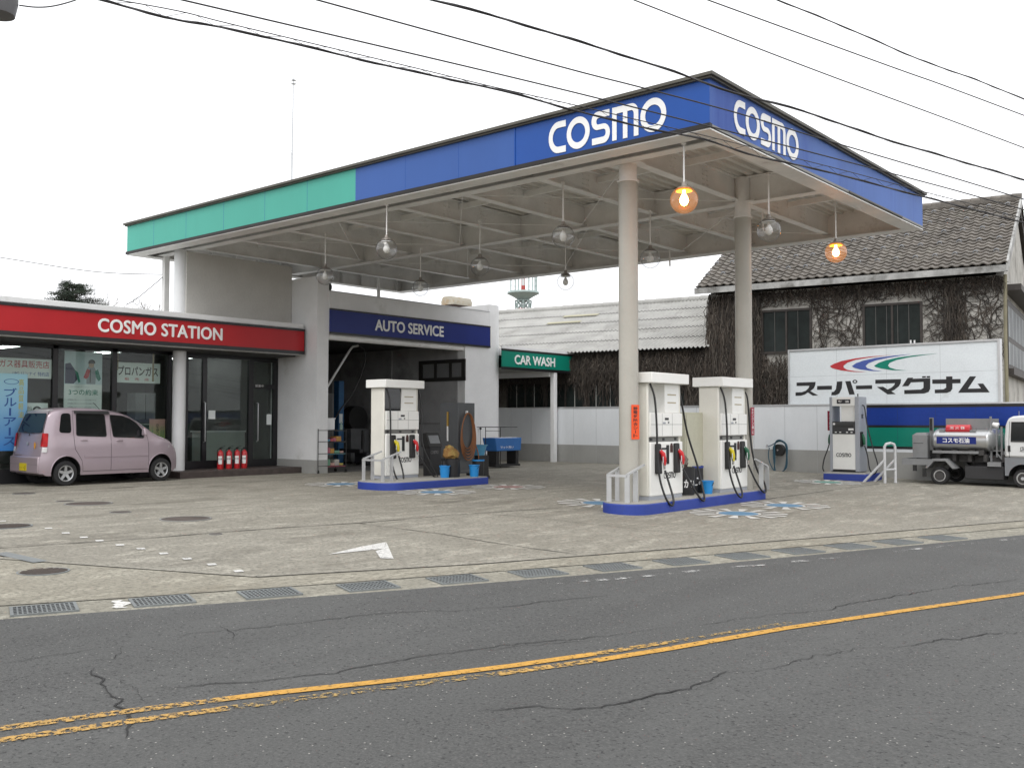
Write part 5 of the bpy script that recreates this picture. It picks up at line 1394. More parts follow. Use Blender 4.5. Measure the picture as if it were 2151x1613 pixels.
for px, lb_ in ((463, 'red fire extinguisher on the shop step, leftmost of the four'), (481, 'red fire extinguisher on the shop step, second from the left'), (498, 'red fire extinguisher on the shop step, third from the left'), (513, 'red fire extinguisher on the shop step, rightmost of the four')):
    p = aZ(px, 985, .254)
    p.x = -22.35; p.y = aX(px, 960, -22.35).y; p.z = .25
    if ex is None: ex = extinguisher(p, lb_)
    else: dup(ex, p, 0, lb_)
# hose on the wall
c = onwall(1638, 945, .05)
t = thing('wall_hose', 'blue green water hose looped on a black reel on the white wall', 'hose reel', c)
h0 = onwall(1638, 933, .02); rr_ = .16
obj('reel', MB().cyl(c - wn * .05, c + wn * .12, .17, n=24).cyl(c + wn * .12, c + wn * .13, .05, n=14), DARK, t)
obj('hub', MB().cyl(c + wn * .131, c + wn * .14, .03, n=12), CHROME, t)
HB = mat('hose_blue', (.03, .10, .15), .4, var=.15)
m = MB()
for k in range(4):
    l = [onwall(px, py, .16 + .02 * k) for px, py in ((1624 + k, 940), (1630, 930 - k), (1640, 927 - k), (1650 + k, 935), (1652 + k * .5, 960), (1649 + k, 982), (1640, 994 - k), (1630 - k, 990), (1625 + k, 965))]
    m.tube(smooth(l + [l[0]]), .014, 7)
m.tube(smooth([onwall(px, py, .14) for px, py in ((1613, 938), (1622, 934), (1632, 928), (1640, 926))]), .014, 7)
m.tube(smooth([onwall(px, py, .14) for px, py in ((1616, 940), (1614, 955), (1617, 972), (1626, 988), (1637, 994))]), .014, 7)
obj('hose', m, HB, t)
tp = onwall(1611, 938, .08); obj('tap', MB().cyl(tp, tp + Vector((0, 0, .06)), .02, n=10).cyl(tp - wn * .06, tp + wn * .04, .015, n=10), CHROME, t)
# pipe guard beside the diesel pump
Yg = 24.55
t = thing('pipe_guard', 'white pipe hoop guard with slanting braces beside the diesel pump', 'guard rail', (aY(1865, 1014, Yg).x, Yg, -.03))
ft_, tp_ = aY(1859, 1013, Yg), aY(1859, 931, Yg)
ft2 = aY(1881, 1010, Yg + .7); r_ = .035
ft2 = Vector((ft_.x + .05, Yg + .75, ft_.z))
xx, xz = ft_.x, tp_.z
pb = aY(1881, 1010, Yg + .45)
m = MB().tube([(xx, Yg, -.05), (xx, Yg, xz - .08), (xx + .03, Yg + .03, xz - .02), (xx + .1, Yg + .1, xz), (pb.x - .08, Yg + .37, xz), (pb.x - .02, Yg + .43, xz - .03), (pb.x, Yg + .45, xz - .1), (pb.x, Yg + .45, -.05)], r_, 10)
m.tube([(xx, Yg, xz * .32), (pb.x, Yg + .45, xz * .32)], r_ * .8, 10)
a1 = aY(1812, 1012, Yg - .1); m.tube([(xx, Yg, xz * .58), (a1.x, Yg - .1, -.04)], r_ * .9, 10)
a2 = aY(1835, 1008, Yg + .4); m.tube([(pb.x, Yg + .45, xz * .58), (a2.x, Yg + .4, -.04)], r_ * .9, 10)
obj('pipe', m, mat('pipe_white', (.62, .63, .64), .4, dirt=(.4, .38, .34), dirt_s=2, dirt_lo=.6), t)
obj('foot_plate', MB().cyl((xx, Yg, -.05), (xx, Yg, -.018), .09, n=18).cyl((pb.x, Yg + .45, -.05), (pb.x, Yg + .45, -.018), .09, n=18), ALU, t)
# ---------------------------------------------------------------- pink kei wagon
PINK = mat('pink_car_paint', srgb(172, 157, 165), .3, metal=.3, var=.03, fine=0, coat=.6)
CARGL = mat('car_glass', (.008, .010, .011), .06, var=.1, fine=0, spec=.5)
TYRE = mat('tyre_rubber', (.016, .016, .017), .75, var=.2, fine=.03)
RIM = mat('alloy_rim', (.50, .51, .52), .3, metal=.7, var=.06, fine=0)
LAMPR = mat('tail_lamp_red', (.40, .008, .010), .3, var=.3, vs=6, fine=0, spec=.3)
LAMPC = mat('lamp_clear', (.62, .62, .62), .12, var=.05, fine=0, coat=.6)
def interp(x, P):
    if x <= P[0][0]: return P[0][1]
    for (a, u), (b, v) in zip(P, P[1:]):
        if x <= b:
            return u + (v - u) * (x - a) / (b - a)
    return P[-1][1]
CL = 3.5
TOP = [(0, 1.60), (.06, 1.66), (.2, 1.70), (.5, 1.725), (.9, 1.735), (1.3, 1.725), (1.7, 1.69), (1.95, 1.64), (2.15, 1.575), (2.35, 1.46), (2.55, 1.325), (2.75, 1.19), (2.92, 1.10), (3.1, 1.04), (3.25, .98), (3.36, .91), (3.44, .82), (3.48, .73), (3.50, .62)]
def rear_x(z): return interp(z, [(.2, .03), (.3, .0), (.60, .0), (.66, .045), (.95, .075), (1.15, .10), (1.45, .19), (1.62, .26), (1.75, .32)])
def hw(x, z):
    h = .755
    if z > .95: h -= (z - .95) * .17
    if z < .42: h -= (.42 - z) * .12
    if x > 2.8: h -= .20 * ((x - 2.8) / .7) ** 2.2
    if x < .35: h -= .05 * ((.35 - x) / .35) ** 2
    return h
def sidepoint(x, z, s=-1, o=.0): return Vector((x, s * (hw(x, z) + o), z))
def car_body():
    m = MB(); rings = []
    xs = [0, .03, .08, .15, .25, .4, .6, .8, 1.0, 1.3, 1.6, 1.8, 2.0, 2.15, 2.3, 2.45, 2.6, 2.75, 2.9, 3.0, 3.1, 3.2, 3.3, 3.38, 3.44, 3.48, 3.50]
    for x in xs:
        zt, zb = interp(x, TOP), .23 + (.05 if x < .1 or x > 3.4 else 0)
        zl = [zb, .30, .42, .55, .62, .70, .80, .95]
        zl = [zb + (min(z, zt) - zb) if z < zt - .12 else None for z in zl]
        zl = [z for z in zl if z is not None]
        up_ = [zl[-1] + (zt - .10 - zl[-1]) * k / 4 for k in range(1, 5)] if zt - .10 > zl[-1] + .02 else []
        n_low = len(zl)
        zz = zl + up_
        while len(zz) < 12: zz.append(zz[-1] + 1e-4)
        rc = min(.10, zt - zz[-1])
        side = [(hw(x, z), z) for z in zz]
        h0 = hw(x, zz[-1])
        for a in (30, 60, 90): side.append((h0 - .13 * (1 - math.cos(rad(a))), zz[-1] + rc * math.sin(rad(a)) * .86))
        top = [(h0 * .6, zt - rc * .05), (h0 * .25, zt)]
        half = side + top
        def px(z): return x + rear_x(z) * max(0, 1 - x / .7)
        R = [Vector((px(z), -h, z)) for h, z in half] + [Vector((px(z), h, z)) for h, z in half[::-1]]
        rings.append(m.pv(R))
    n = len(rings[0])
    for A, B in zip(rings, rings[1:]):
        for k in range(n): m.idx([A[k], A[(k + 1) % n], B[(k + 1) % n], B[k]])
    m.idx(rings[0][::-1]); m.idx(rings[-1])
    return m
RWX, FWX, WR = .60, 2.98, .275
cuts = []
for x in (RWX, FWX):
    for s in (-1, 1): cuts.append(MB().cyl((x, s * .42, .31), (x, s * .95, .31), .345, n=32, m=1))
car = thing('kei_wagon', 'pink kei wagon parked before the shop window, yellow plate at the rear', 'car', (-21.99, 9.36, .084), math.pi / 2)
car.scale = (.955, 1, 1)
cb = bool_cut(car_body(), cuts, [PINK, DARK])
body = part('body', cb, [PINK, DARK], car, angle=32)
def cpoly(P, o=.004, s=-1): return MB().face([sidepoint(x, z, s, o) for x, z in P][::(1 if s < 0 else -1)])
def cround(P, r=.05):
    out = []
    n = len(P)
    for i in range(n):
        a, b, c = Vector(P[i - 1]), Vector(P[i]), Vector(P[(i + 1) % n])
        u, v = (a - b), (c - b); q = min(r, u.length * .45, v.length * .45); u, v = u.normalized() * q, v.normalized() * q
        for t in (0, .25, .5, .75, 1):
            p = (b + u) * (1 - t) ** 2 + b * 2 * t * (1 - t) + (b + v) * t ** 2; out.append((p.x, p.y))
    return out
def cseam(P, wd=.008, o=.0035, s=-1, closed=False):
    m = MB(); Q = []
    for a, b in zip(P, P[1:] + ([P[0]] if closed else [])):
        n = max(1, int(math.hypot(b[0] - a[0], b[1] - a[1]) / .08))
        Q += [(a[0] + (b[0] - a[0]) * k / n, a[1] + (b[1] - a[1]) * k / n) for k in range(n)]
    if not closed: Q.append(P[-1])
    m.tube([sidepoint(x, z, s, o - .002) for x, z in Q], wd / 2, 5, closed=closed)
    return m
qw = cround([(.43, 1.17), (.715, 1.16), (.715, 1.60), (.50, 1.595)], .07)
rw_ = cround([(.83, 1.10), (1.555, 1.07), (1.535, 1.575), (.85, 1.60)], .05)
fw_ = cround([(1.72, 1.065), (2.50, 1.03), (2.49, 1.20), (2.33, 1.375), (2.17, 1.48), (1.98, 1.545), (1.66, 1.57)], .045)
rdo = [(.765, 1.655), (.765, 1.2), (.775, .95), (.80, .80), (.88, .68), (.96, .55), (.985, .40), (.99, .31)]
fdo = [(1.665, 1.65), (1.655, 1.2), (1.665, .9), (1.67, .31)]
fro = [(2.52, 1.25), (2.60, 1.02), (2.625, .8), (2.63, .31)]
for s in (-1, 1):
    part('side_window', cpoly(qw, .006, s), CARGL, car)
    d = part('rear_door', cseam(rdo, s=s).add(cseam([(.765, 1.655), (1.655, 1.655)], s=s)).add(cseam([(.99, .31), (1.67, .31)], s=s)), BLACK, car)
    part('window', cpoly(rw_, .006, s), CARGL, d)
    part('window_seal', cseam(rw_, .016, .005, s, True), DARK, d)
    part('handle', MB().tube([sidepoint(.93, 1.0, s, .004), sidepoint(.95, 1.005, s, .028), sidepoint(1.06, 1.0, s, .028), sidepoint(1.08, .995, s, .004)], .015, 8), PINK, d)
    d = part('front_door', cseam(fdo, s=s).add(cseam([(1.665, 1.65), (1.95, 1.60), (2.2, 1.50), (2.40, 1.35), (2.52, 1.25)], s=s)).add(cseam(fro, s=s)).add(cseam([(1.67, .31), (2.63, .31)], s=s)), BLACK, car)
    part('window', cpoly(fw_, .006, s), CARGL, d)
    part('window_seal', cseam(fw_, .016, .005, s, True), DARK, d)
    part('handle', MB().tube([sidepoint(1.80, .985, s, .004), sidepoint(1.82, .99, s, .028), sidepoint(1.93, .985, s, .028), sidepoint(1.95, .98, s, .004)], .015, 8), PINK, d)
    part('visor', MB().hexa([sidepoint(.80, 1.60, s, .004), sidepoint(1.64, 1.585, s, .004), sidepoint(1.64, 1.585, s, .04), sidepoint(.80, 1.60, s, .04), sidepoint(.80, 1.66, s, .004), sidepoint(1.64, 1.65, s, .004), sidepoint(1.64, 1.64, s, .015), sidepoint(.80, 1.65, s, .015)]), DARK, car)
    part('side_moulding', MB().bar(sidepoint(1.02, .635, s, .004), sidepoint(1.66, .635, s, .004), .016, .034).bar(sidepoint(1.68, .635, s, .004), sidepoint(2.60, .632, s, .004), .016, .034), PINK, car)
    mr = part('mirror', MB().hexa([sidepoint(2.42, 1.09, s, .03), sidepoint(2.52, 1.09, s, .03), sidepoint(2.50, 1.10, s, .19), sidepoint(2.42, 1.10, s, .19), sidepoint(2.42, 1.26, s, .07), sidepoint(2.50, 1.26, s, .07), sidepoint(2.49, 1.25, s, .19), sidepoint(2.42, 1.25, s, .19)]), PINK, car, bevel=.02)
    for cx in (RWX, FWX):
        part('arch_lip', MB().tube([sidepoint(cx + .352 * math.cos(rad(a)), .31 + .352 * math.sin(rad(a)), s, -.004) for a in range(-8, 189, 9)], .014, 6), PINK, car)
    tl = part('tail_lamp', MB().hexa([Vector((rear_x(.86) - .012, s * .62, .86)), Vector((.17, s * (hw(.17, .86) + .006), .86)), Vector((.10, s * (hw(.1, .86) + .008), .86)), Vector((rear_x(.86) - .012, s * .70, .86)),
        Vector((rear_x(1.16) - .014, s * .62, 1.16)), Vector((.20, s * (hw(.20, 1.16) + .006), 1.16)), Vector((.14, s * (hw(.12, 1.16) + .008), 1.16)), Vector((rear_x(1.16) - .014, s * .70, 1.16))]), LAMPR, car, bevel=.012)
    part('reversing_lamp', MB().hexa([Vector((rear_x(.74) - .012, s * .60, .74)), Vector((.16, s * (hw(.16, .74) + .006), .74)), Vector((.09, s * (hw(.1, .74) + .008), .74)), Vector((rear_x(.74) - .012, s * .70, .74)),
        Vector((rear_x(.855) - .012, s * .60, .855)), Vector((.168, s * (hw(.17, .855) + .006), .855)), Vector((.10, s * (hw(.1, .855) + .008), .855)), Vector((rear_x(.855) - .012, s * .70, .855))]), LAMPC, tl, bevel=.01)
    part('headlight', MB().hexa([sidepoint(3.18, .80, s, .003), sidepoint(3.42, .70, s, .003), Vector((3.51, s * .38, .70)), Vector((3.40, s * .38, .80)), sidepoint(3.20, .90, s, .0), sidepoint(3.38, .84, s, .0), Vector((3.44, s * .38, .84)), Vector((3.36, s * .38, .88))]), LAMPC, car, bevel=.01)
def rearp(y, z, o=.006): return Vector((rear_x(z) - o, y, z))
bw_ = cround([(-.60, 1.17), (.60, 1.17), (.53, 1.60), (-.53, 1.60)], .08)
tg = part('tailgate', MB().tube([rearp(y, z, .003) for y, z in [(-.64, .68), (-.60, .90), (-.635, 1.16), (-.56, 1.66)]], .005, 5).tube([rearp(y, z, .003) for y, z in [(.64, .68), (.60, .90), (.635, 1.16), (.56, 1.66)]], .005, 5).tube([rearp(-.64, .67, .004), rearp(.64, .67, .004)], .006, 5), BLACK, car)
part('window', MB().face([rearp(y, z, .012) for y, z in bw_][::-1]), CARGL, tg)
part('wiper', MB().tube([rearp(-.05, 1.10, .025), rearp(-.03, 1.16, .03), rearp(.25, 1.19, .03)], .009, 6), DARK, tg)
part('badge', fit(loops_mb([[(0, .62), (.5, 1), (1, .62), (.72, .5), (1, .36), (.5, 0), (0, .38), (.3, .5)]], .004), rearp(.055, .885, .012), (0, -1, 0), (0, 0, 1), .10, .09, .002), ALU, tg)
lf = part('sticker', fit(loops_mb([[(.5, 0), (.95, .4), (.9, .75), (.5, 1), (.1, .75), (.05, .4)]], .001), rearp(-.34, .80, .012), (0, -1, 0), (0, 0, 1), .085, .17, .003), mat('leaf_orange', srgb(226, 120, 30), .5, var=.03, fine=0), tg)
part('sticker_half', fit(loops_mb([[(0, 0), (.9, .4), (.8, .75), (0, 1)]], .001), rearp(-.383, .805, .012), (0, -1, 0), (0, 0, 1), .036, .155, .0065), YELLOW, lf)
bp = part('rear_bumper', MB().prism([(-.012, -.745, .30), (.20, -.765, .30), (.42, -.764, .36), (.42, -.762, .52), (.26, -.765, .66), (.015, -.75, .66)], (0, 0, .0001)) if False else MB().hexa([(-.035, -.70, .29), (.02, -.70, .29), (.02, .70, .29), (-.035, .70, .29), (-.035, -.71, .645), (.03, -.71, .66), (.03, .71, .66), (-.035, .71, .645)]), PINK, car, bevel=.03)
part('bumper_line', MB().box(-.038, -.70, .475, -.034, .70, .482), SEAM, bp)
pl_ = part('number_plate', MB().box(-.048, -.17, .335, -.037, .17, .50), mat('plate_yellow', (.62, .50, .02), .4, var=.03, fine=0), bp)
part('lettering', text_on('12-34'[:0] or '・・・3', (-.048, .13, .36), (0, -1, 0), (0, 0, 1), .26, .08, .01, .002), BLACK, pl_)
ws = [(-.60, 1.06, 2.74), (.60, 1.06, 2.74), (.54, 1.60, 2.03), (-.54, 1.60, 2.03)]
part('windscreen', MB().face([Vector((x + .0, y, interp(x, TOP) + .012)) for y, z, x in ws]), CARGL, car)
part('roof_aerial', MB().cyl((2.0, .3, 1.62), (1.75, .3, 1.86), .006, n=6), DARK, car)
def wheel(par, x, s, R=.275, wd=.155, spokes=5, rim_m=RIM, y=.60):
    w = part('wheel', MB().cyl((x, s * (y - .05), R), (x, s * (y + .02), R), R * .5, n=20), DARK, par)
    ax = (0, s, 0); c = (x, s * y, R)
    part('tyre', MB().lathe([(R * .60, -wd / 2), (R * .93, -wd / 2), (R, -wd * .36), (R, wd * .36), (R * .93, wd / 2), (R * .66, wd / 2 + .004), (R * .60, wd * .40)], c, 36, ax), TYRE, w)
    m = MB().lathe([(R * .66, wd / 2 - .006), (R * .64, wd / 2 + .006), (R * .57, wd / 2), (R * .55, wd * .1)], c, 36, ax)
    m.lathe([(0, wd * .42), (R * .13, wd * .42), (R * .15, wd * .3), (R * .15, .0)], c, 16, ax)
    for k in range(spokes):
        a = 2 * math.pi * k / spokes + .3
        d = Vector((math.cos(a), 0, math.sin(a))); n = Vector((-math.sin(a), 0, math.cos(a))); C = Vector(c); yy = Vector((0, s, 0))
        m.hexa([C + d * R * .1 - n * R * .13 + yy * wd * .2, C + d * R * .1 + n * R * .13 + yy * wd * .2, C + d * R * .58 + n * R * .12 + yy * wd * .3, C + d * R * .58 - n * R * .12 + yy * wd * .3,
                C + d * R * .1 - n * R * .12 + yy * wd * .40, C + d * R * .1 + n * R * .12 + yy * wd * .40, C + d * R * .58 + n * R * .10 + yy * wd * .46, C + d * R * .58 - n * R * .10 + yy * wd * .46])
    part('rim', m, rim_m, w)
    part('brake_disc', MB().cyl((x, s * (y - .01), R), (x, s * (y + .005), R), R * .55, n=24), DARK, w)
for x in (RWX, FWX):
    for s in (-1, 1): wheel(car, x, s, y=.655)

# ---------------------------------------------------------------- small tank lorry
TYS = 25.15
def TP(u, v, Y=TYS): return aY(1880 + u / 7.683, 840 + v / 7.683, Y)
rwc = TP(715, 1222); rR = (TP(715, 1222) - TP(715, 1378)).length
gzt = gz(rwc.x)
rR = rwc.z - gzt if rwc.z - gzt > .2 else rR
lor = thing('tank_lorry', 'small fuel tank lorry with silver tank and white cab cut by the right border', 'tank lorry', (rwc.x, TYS + .8, gzt))
LW = 1.55                                       # overall width; the near side is at y = TYS
SILV = mat('tank_silver', (.55, .56, .56), .28, metal=.75, var=.05, vs=.8, fine=.01, dirt=(.42, .42, .41), dirt_s=1.2, dirt_lo=.6)
FRAME = mat('lorry_frame', (.045, .043, .042), .6, var=.25, vs=4)
GALV = mat('lorry_grey', (.24, .245, .25), .5, metal=.2, var=.12, fine=.03)
xA, xB = TP(622, 650).x, TP(1465, 650).x
zc_ = (TP(900, 455).z + TP(900, 850).z) / 2; hz_ = (TP(900, 455).z - TP(900, 850).z) / 2; yc_ = TYS + .78; hy_ = .74
def ring(x, f): return [(x, yc_ - hy_ * f * math.cos(2 * math.pi * k / 40) , zc_ + hz_ * f * math.sin(2 * math.pi * k / 40)) for k in range(40)]
def sup(x, f, e=.75):
    P = []
    for k in range(40):
        c, s_ = math.cos(2 * math.pi * k / 40), math.sin(2 * math.pi * k / 40)
        P.append((x, yc_ - hy_ * f * math.copysign(abs(c) ** e, c), zc_ + hz_ * f * math.copysign(abs(s_) ** e, s_)))
    return P
m = MB(); R_ = []
dm = .16
for x, f in [(xA - dm, .30), (xA - dm * .9, .6), (xA - dm * .6, .82), (xA - .04, .96), (xA, 1.0), (xA + .02, 1.0), (xB - .02, 1.0), (xB, 1.0), (xB + .04, .96), (xB + dm * .6, .82), (xB + dm * .9, .6), (xB + dm, .30)]: R_.append(m.pv(sup(x, f)))
for A, B in zip(R_, R_[1:]):
    for k in range(40): m.idx([A[k], A[(k + 1) % 40], B[(k + 1) % 40], B[k]])
m.idx(R_[0]); m.idx(R_[-1])
tank = obj('tank', m, SILV, lor, angle=50)
bn = MB()
for x in (xA + .01, xB - .01):
    a = sup(x - .012, 1.012); b = sup(x + .012, 1.012); A = bn.pv(a); B = bn.pv(b)
    for k in range(40): bn.idx([A[k], A[(k + 1) % 40], B[(k + 1) % 40], B[k]])
obj('weld_band', bn, STEEL, tank)
yn = yc_ - hy_
sa, sb = TP(665, 700), TP(1300, 600)
pl_ = obj('name_plate', MB().box(sa.x, yn - .012, TP(700, 705).z, sb.x, yn + .02, TP(700, 592).z), NAVY, tank)
a, b = TP(765, 690), TP(1195, 612)
obj('lettering', text_on('コスモ石油', (a.x, yn - .012, a.z), (1, 0, 0), (0, 0, 1), b.x - a.x, b.z - a.z, .03, .003), LETTER, pl_)
a, b = TP(800, 560, TYS + .1), TP(1190, 400, TYS + .1)
eb = obj('extinguisher_box', MB().cyl((a.x, yn + .24, (a.z + b.z) / 2), (b.x, yn + .24, (a.z + b.z) / 2), (b.z - a.z) / 2, n=28), mat('box_red', (.52, .03, .04), .3, var=.04, fine=0, coat=.4), tank, bevel=.02)
obj('lettering', text_on('消 火 器', (a.x + (b.x - a.x) * .19, yn + .24 - (b.z - a.z) / 2 - .001, a.z + (b.z - a.z) * .55), (1, 0, 0), (0, 0, 1), (b.x - a.x) * .62, (b.z - a.z) * .28, .004, .003), LETTER, eb)
obj('bracket', MB().box(a.x - .14, yn + .1, a.z + .03, a.x - .01, yn + .4, a.z + .12).box(b.x + .01, yn + .1, a.z + .03, b.x + .14, yn + .4, a.z + .12), GALV, eb)
a, b = TP(740, 460), TP(1480, 300)
wk_ = MB().box(a.x, TYS + .42, a.z, b.x, TYS + .45, b.z).box(a.x, TYS + 1.10, a.z, b.x, TYS + 1.13, b.z).box(a.x, TYS + .451, a.z, a.x + .02, TYS + 1.099, b.z)
wk_.box(a.x + .2, yc_ - .2, zc_ + hz_ - .02, b.x - .2, yc_ + .2, a.z + .08)
obj('walkway', wk_, GALV, tank)
rl = TP(605, 850); rl2 = TP(1330, 825)
obj('side_rail', MB().box(TP(600, 850).x, TYS + .02, TP(600, 855).z, TP(1340, 850).x, TYS + .10, TP(1000, 822).z), GALV, lor)
ch = MB()
zf0, zf1 = TP(700, 1000).z, TP(700, 880).z
for y in (TYS + .42, TYS + 1.1): ch.box(TP(260, 1000).x, y, zf0, TP(2300, 1000).x, y + .07, zf1)
for u in (640, 900, 1150, 1400, 1700): ch.box(TP(u, 900).x, TYS + .15, zf0 + .03, TP(u, 900).x + .08, TYS + 1.4, zf1 + .02)
obj('chassis', ch, FRAME, lor)
sd_ = MB()
for u in (650, 900, 1180, 1330): sd_.box(TP(u, 900).x, TYS + .10, zf1, TP(u, 900).x + .12, TYS + 1.45, zc_ - hz_ * .75)
obj('saddles', sd_, FRAME, lor)
db = MB().box(TP(1100, 1100).x, TYS + .12, TP(0, 1235).z, TP(1740, 1100).x, TYS + .5, TP(0, 1030).z); obj('fuel_box', db, mat('box_dark', (.028, .028, .03), .55), lor, bevel=.02)
obj('side_step', MB().box(TP(1480, 1000).x, TYS + .05, TP(0, 1030).z, TP(1700, 1000).x, TYS + .5, TP(0, 965).z), GALV, lor)
a, b = TP(255, 935), TP(490, 530)
cab_ = MB().box(a.x, TYS + .15, a.z, b.x, TYS + 1.2, b.z - .06); cab_.hexa([(a.x, TYS + .15, b.z - .06), (b.x, TYS + .15, b.z - .06), (b.x, TYS + 1.2, b.z - .06), (a.x, TYS + 1.2, b.z - .06), (a.x + .10, TYS + .18, b.z), (b.x - .05, TYS + .18, b.z), (b.x - .05, TYS + 1.17, b.z), (a.x + .10, TYS + 1.17, b.z)])
rc_ = obj('rear_cabinet', cab_, GALV, lor)
obj('door_gap', MB().box(a.x + .02, TYS + .147, TP(0, 697).z, b.x - .1, TYS + .149, TP(0, 690).z), BLACK, rc_)
obj('hose_reel', MB().cyl((TP(560, 800).x, TYS + .35, TP(0, 800).z), (TP(560, 800).x, TYS + 1.1, TP(0, 800).z), .19, n=20), DARK, lor)
a, b = TP(495, 490), TP(553, 285)
obj('exhaust_stack', MB().box(a.x, TYS + .3, a.z - .5, b.x, TYS + .36, b.z).box(a.x + .02, TYS + .28, a.z, b.x - .01, TYS + .299, b.z - .02), [GALV], lor)
obj('stack_face', MB().box(a.x + .015, TYS + .27, a.z, b.x - .012, TYS + .279, b.z - .02), DARK, lor)
rb = MB().box(TP(105, 1000).x, TYS + .02, TP(0, 1035).z, TP(580, 1000).x, TYS + .10, TP(0, 940).z).box(TP(105, 1000).x, TYS + .101, TP(0, 1035).z, TP(150, 1000).x, TYS + 1.5, TP(0, 940).z).box(TP(105, 1).x, TYS + 1.42, TP(0, 1035).z, TP(580, 1000).x, TYS + 1.5, TP(0, 940).z)
rb.box(TP(160, 1).x, TYS + .11, TP(0, 950).z - .03, TP(580, 1).x, TYS + 1.41, TP(0, 950).z)
obj('rear_deck', rb, GALV, lor)
mf = MB()
for (u, v, h) in ((275, 1040, 95), (430, 1090, 130)): mf.box(TP(u, v).x, TYS + .05, TP(0, v + h).z, TP(u + 60, v).x, TYS + .08, TP(0, v).z)
obj('mud_flap', mf, DARK, lor)
fn = MB(); FP = [(490, 1095), (605, 945), (840, 945), (990, 1105)]; FQ = [(530, 1095), (630, 985), (815, 985), (930, 1110)]
for y0 in (TYS - .02, TYS + 1.2):
    for i in range(3):
        p = [TP(*FP[i]), TP(*FP[i + 1]), TP(*FQ[i + 1]), TP(*FQ[i])]
        fn.prism([(q.x, y0, q.z) for q in p], (0, .36, 0))
obj('mudguard', fn, GALV, lor)
rt_ = MB()
for u, v0, v1, w_ in ((1478, 265, 1000, 18), (1575, 480, 930, 14), (1655, 430, 950, 16)): rt_.box(TP(u, v0).x - w_ / 800, TYS + .35, TP(u, v1).z, TP(u, v0).x + w_ / 800, TYS + .39, TP(u, v0).z)
for v in (550, 795): rt_.box(TP(1478, v).x, TYS + .36, TP(0, v + 8).z, TP(1655, v).x, TYS + .38, TP(0, v - 8).z)
rt_.bar(TP(1500, 880, TYS + .37), TP(1570, 960, TYS + .37), .03, .03).bar(TP(1655, 870, TYS + .37), TP(1730, 960, TYS + .37), .03, .03)
obj('guard_frame', rt_, GALV, lor)
c = TP(1620, 405, TYS + .4); obj('work_lamp', MB().cyl((c.x - .06, TYS + .4, c.z + .02), (c.x + .07, TYS + .4, c.z - .02), .05, .07, n=14), LETTER, lor)
# cab
CABW = mat('cab_white', (.72, .73, .73), .25, var=.03, fine=0, coat=.5); CABL = mat('cab_grey', (.20, .21, .225), .4, var=.05, fine=0)
xr_ = TP(1762, 700).x; zr = TP(1900, 250).z; zb_ = TP(0, 1160).z; xf = xr_ + 1.55
zbelt = TP(0, 885).z; zwin0 = TP(0, 640).z; zwin1 = TP(0, 360).z
prof = [(xr_, zbelt), (xr_, TP(0, 620).z), (xr_ + .03, TP(0, 400).z), (xr_ + .09, TP(0, 300).z), (xr_ + .2, zr - .02), (xr_ + .4, zr), (xf - .5, zr), (xf - .3, zr - .08), (xf - .05, zwin0 + .02), (xf, zwin0 - .1), (xf, zbelt)]
fx = rwc.x + (TP(2060, 1255).x - rwc.x)
cutw = [MB().cyl((fx, TYS - .2, rR), (fx, TYS + 1.8, rR), rR + .09, n=30, m=1)]
cw_ = MB().prism([(x, TYS, z) for x, z in prof], (0, LW, 0))
cabo = obj('cab', cw_, CABW, lor, bevel=.05)
lowc = bool_cut(MB().box(xr_ + .002, TYS + .012, zb_, xf - .002, TYS + LW - .012, zbelt), cutw, [CABL, DARK])
obj('lower_cab', lowc, [CABL, DARK], lor)
wa = [(TP(1860, 1).x, zwin0), (TP(1878, 1).x, zwin1), (xf - .45, zwin1), (xf - .18, zwin0)]
for y, s in ((TYS - .004, -1), (TYS + LW + .004, 1)):
    obj('side_window', MB().face([(x, y, z) for x, z in (wa if s < 0 else wa[::-1])]), CARGL, cabo)
obj('window_frame', MB().tube([(x, TYS - .003, z) for x, z in wa], .02, 6, closed=True), DARK, cabo)
obj('door_seam', MB().tube([(TP(1830, 1).x, TYS - .001, TP(0, 880).z), (TP(1825, 1).x, TYS - .001, TP(0, 640).z), (TP(1845, 1).x, TYS - .001, TP(0, 345).z)], .006, 5), BLACK, cabo)
q = TP(1838, 785); obj('door_handle', MB().box(q.x - .02, TYS - .02, q.z - .07, q.x + .035, TYS - .001, q.z + .07), DARK, cabo)
q = TP(2015, 840); obj('lettering', text_on('店', (q.x, TYS, q.z), (1, 0, 0), (0, 0, 1), .12, .13, .01, .004), BLACK, cabo)
obj('windscreen', MB().face([(xf - .03, TYS + .1, zwin0 + .03), (xf - .03, TYS + LW - .1, zwin0 + .03), (xf - .27, TYS + LW - .14, zr - .12), (xf - .27, TYS + .14, zr - .12)]), CARGL, cabo)
obj('aerial', MB().cyl((TP(1985, 250).x, TYS + .1, zr), (TP(1985, 195).x, TYS + .1, TP(0, 190).z), .006, n=6), STEEL, cabo)
WH = mat('wheel_white', (.58, .58, .57), .5, var=.06, fine=.02)
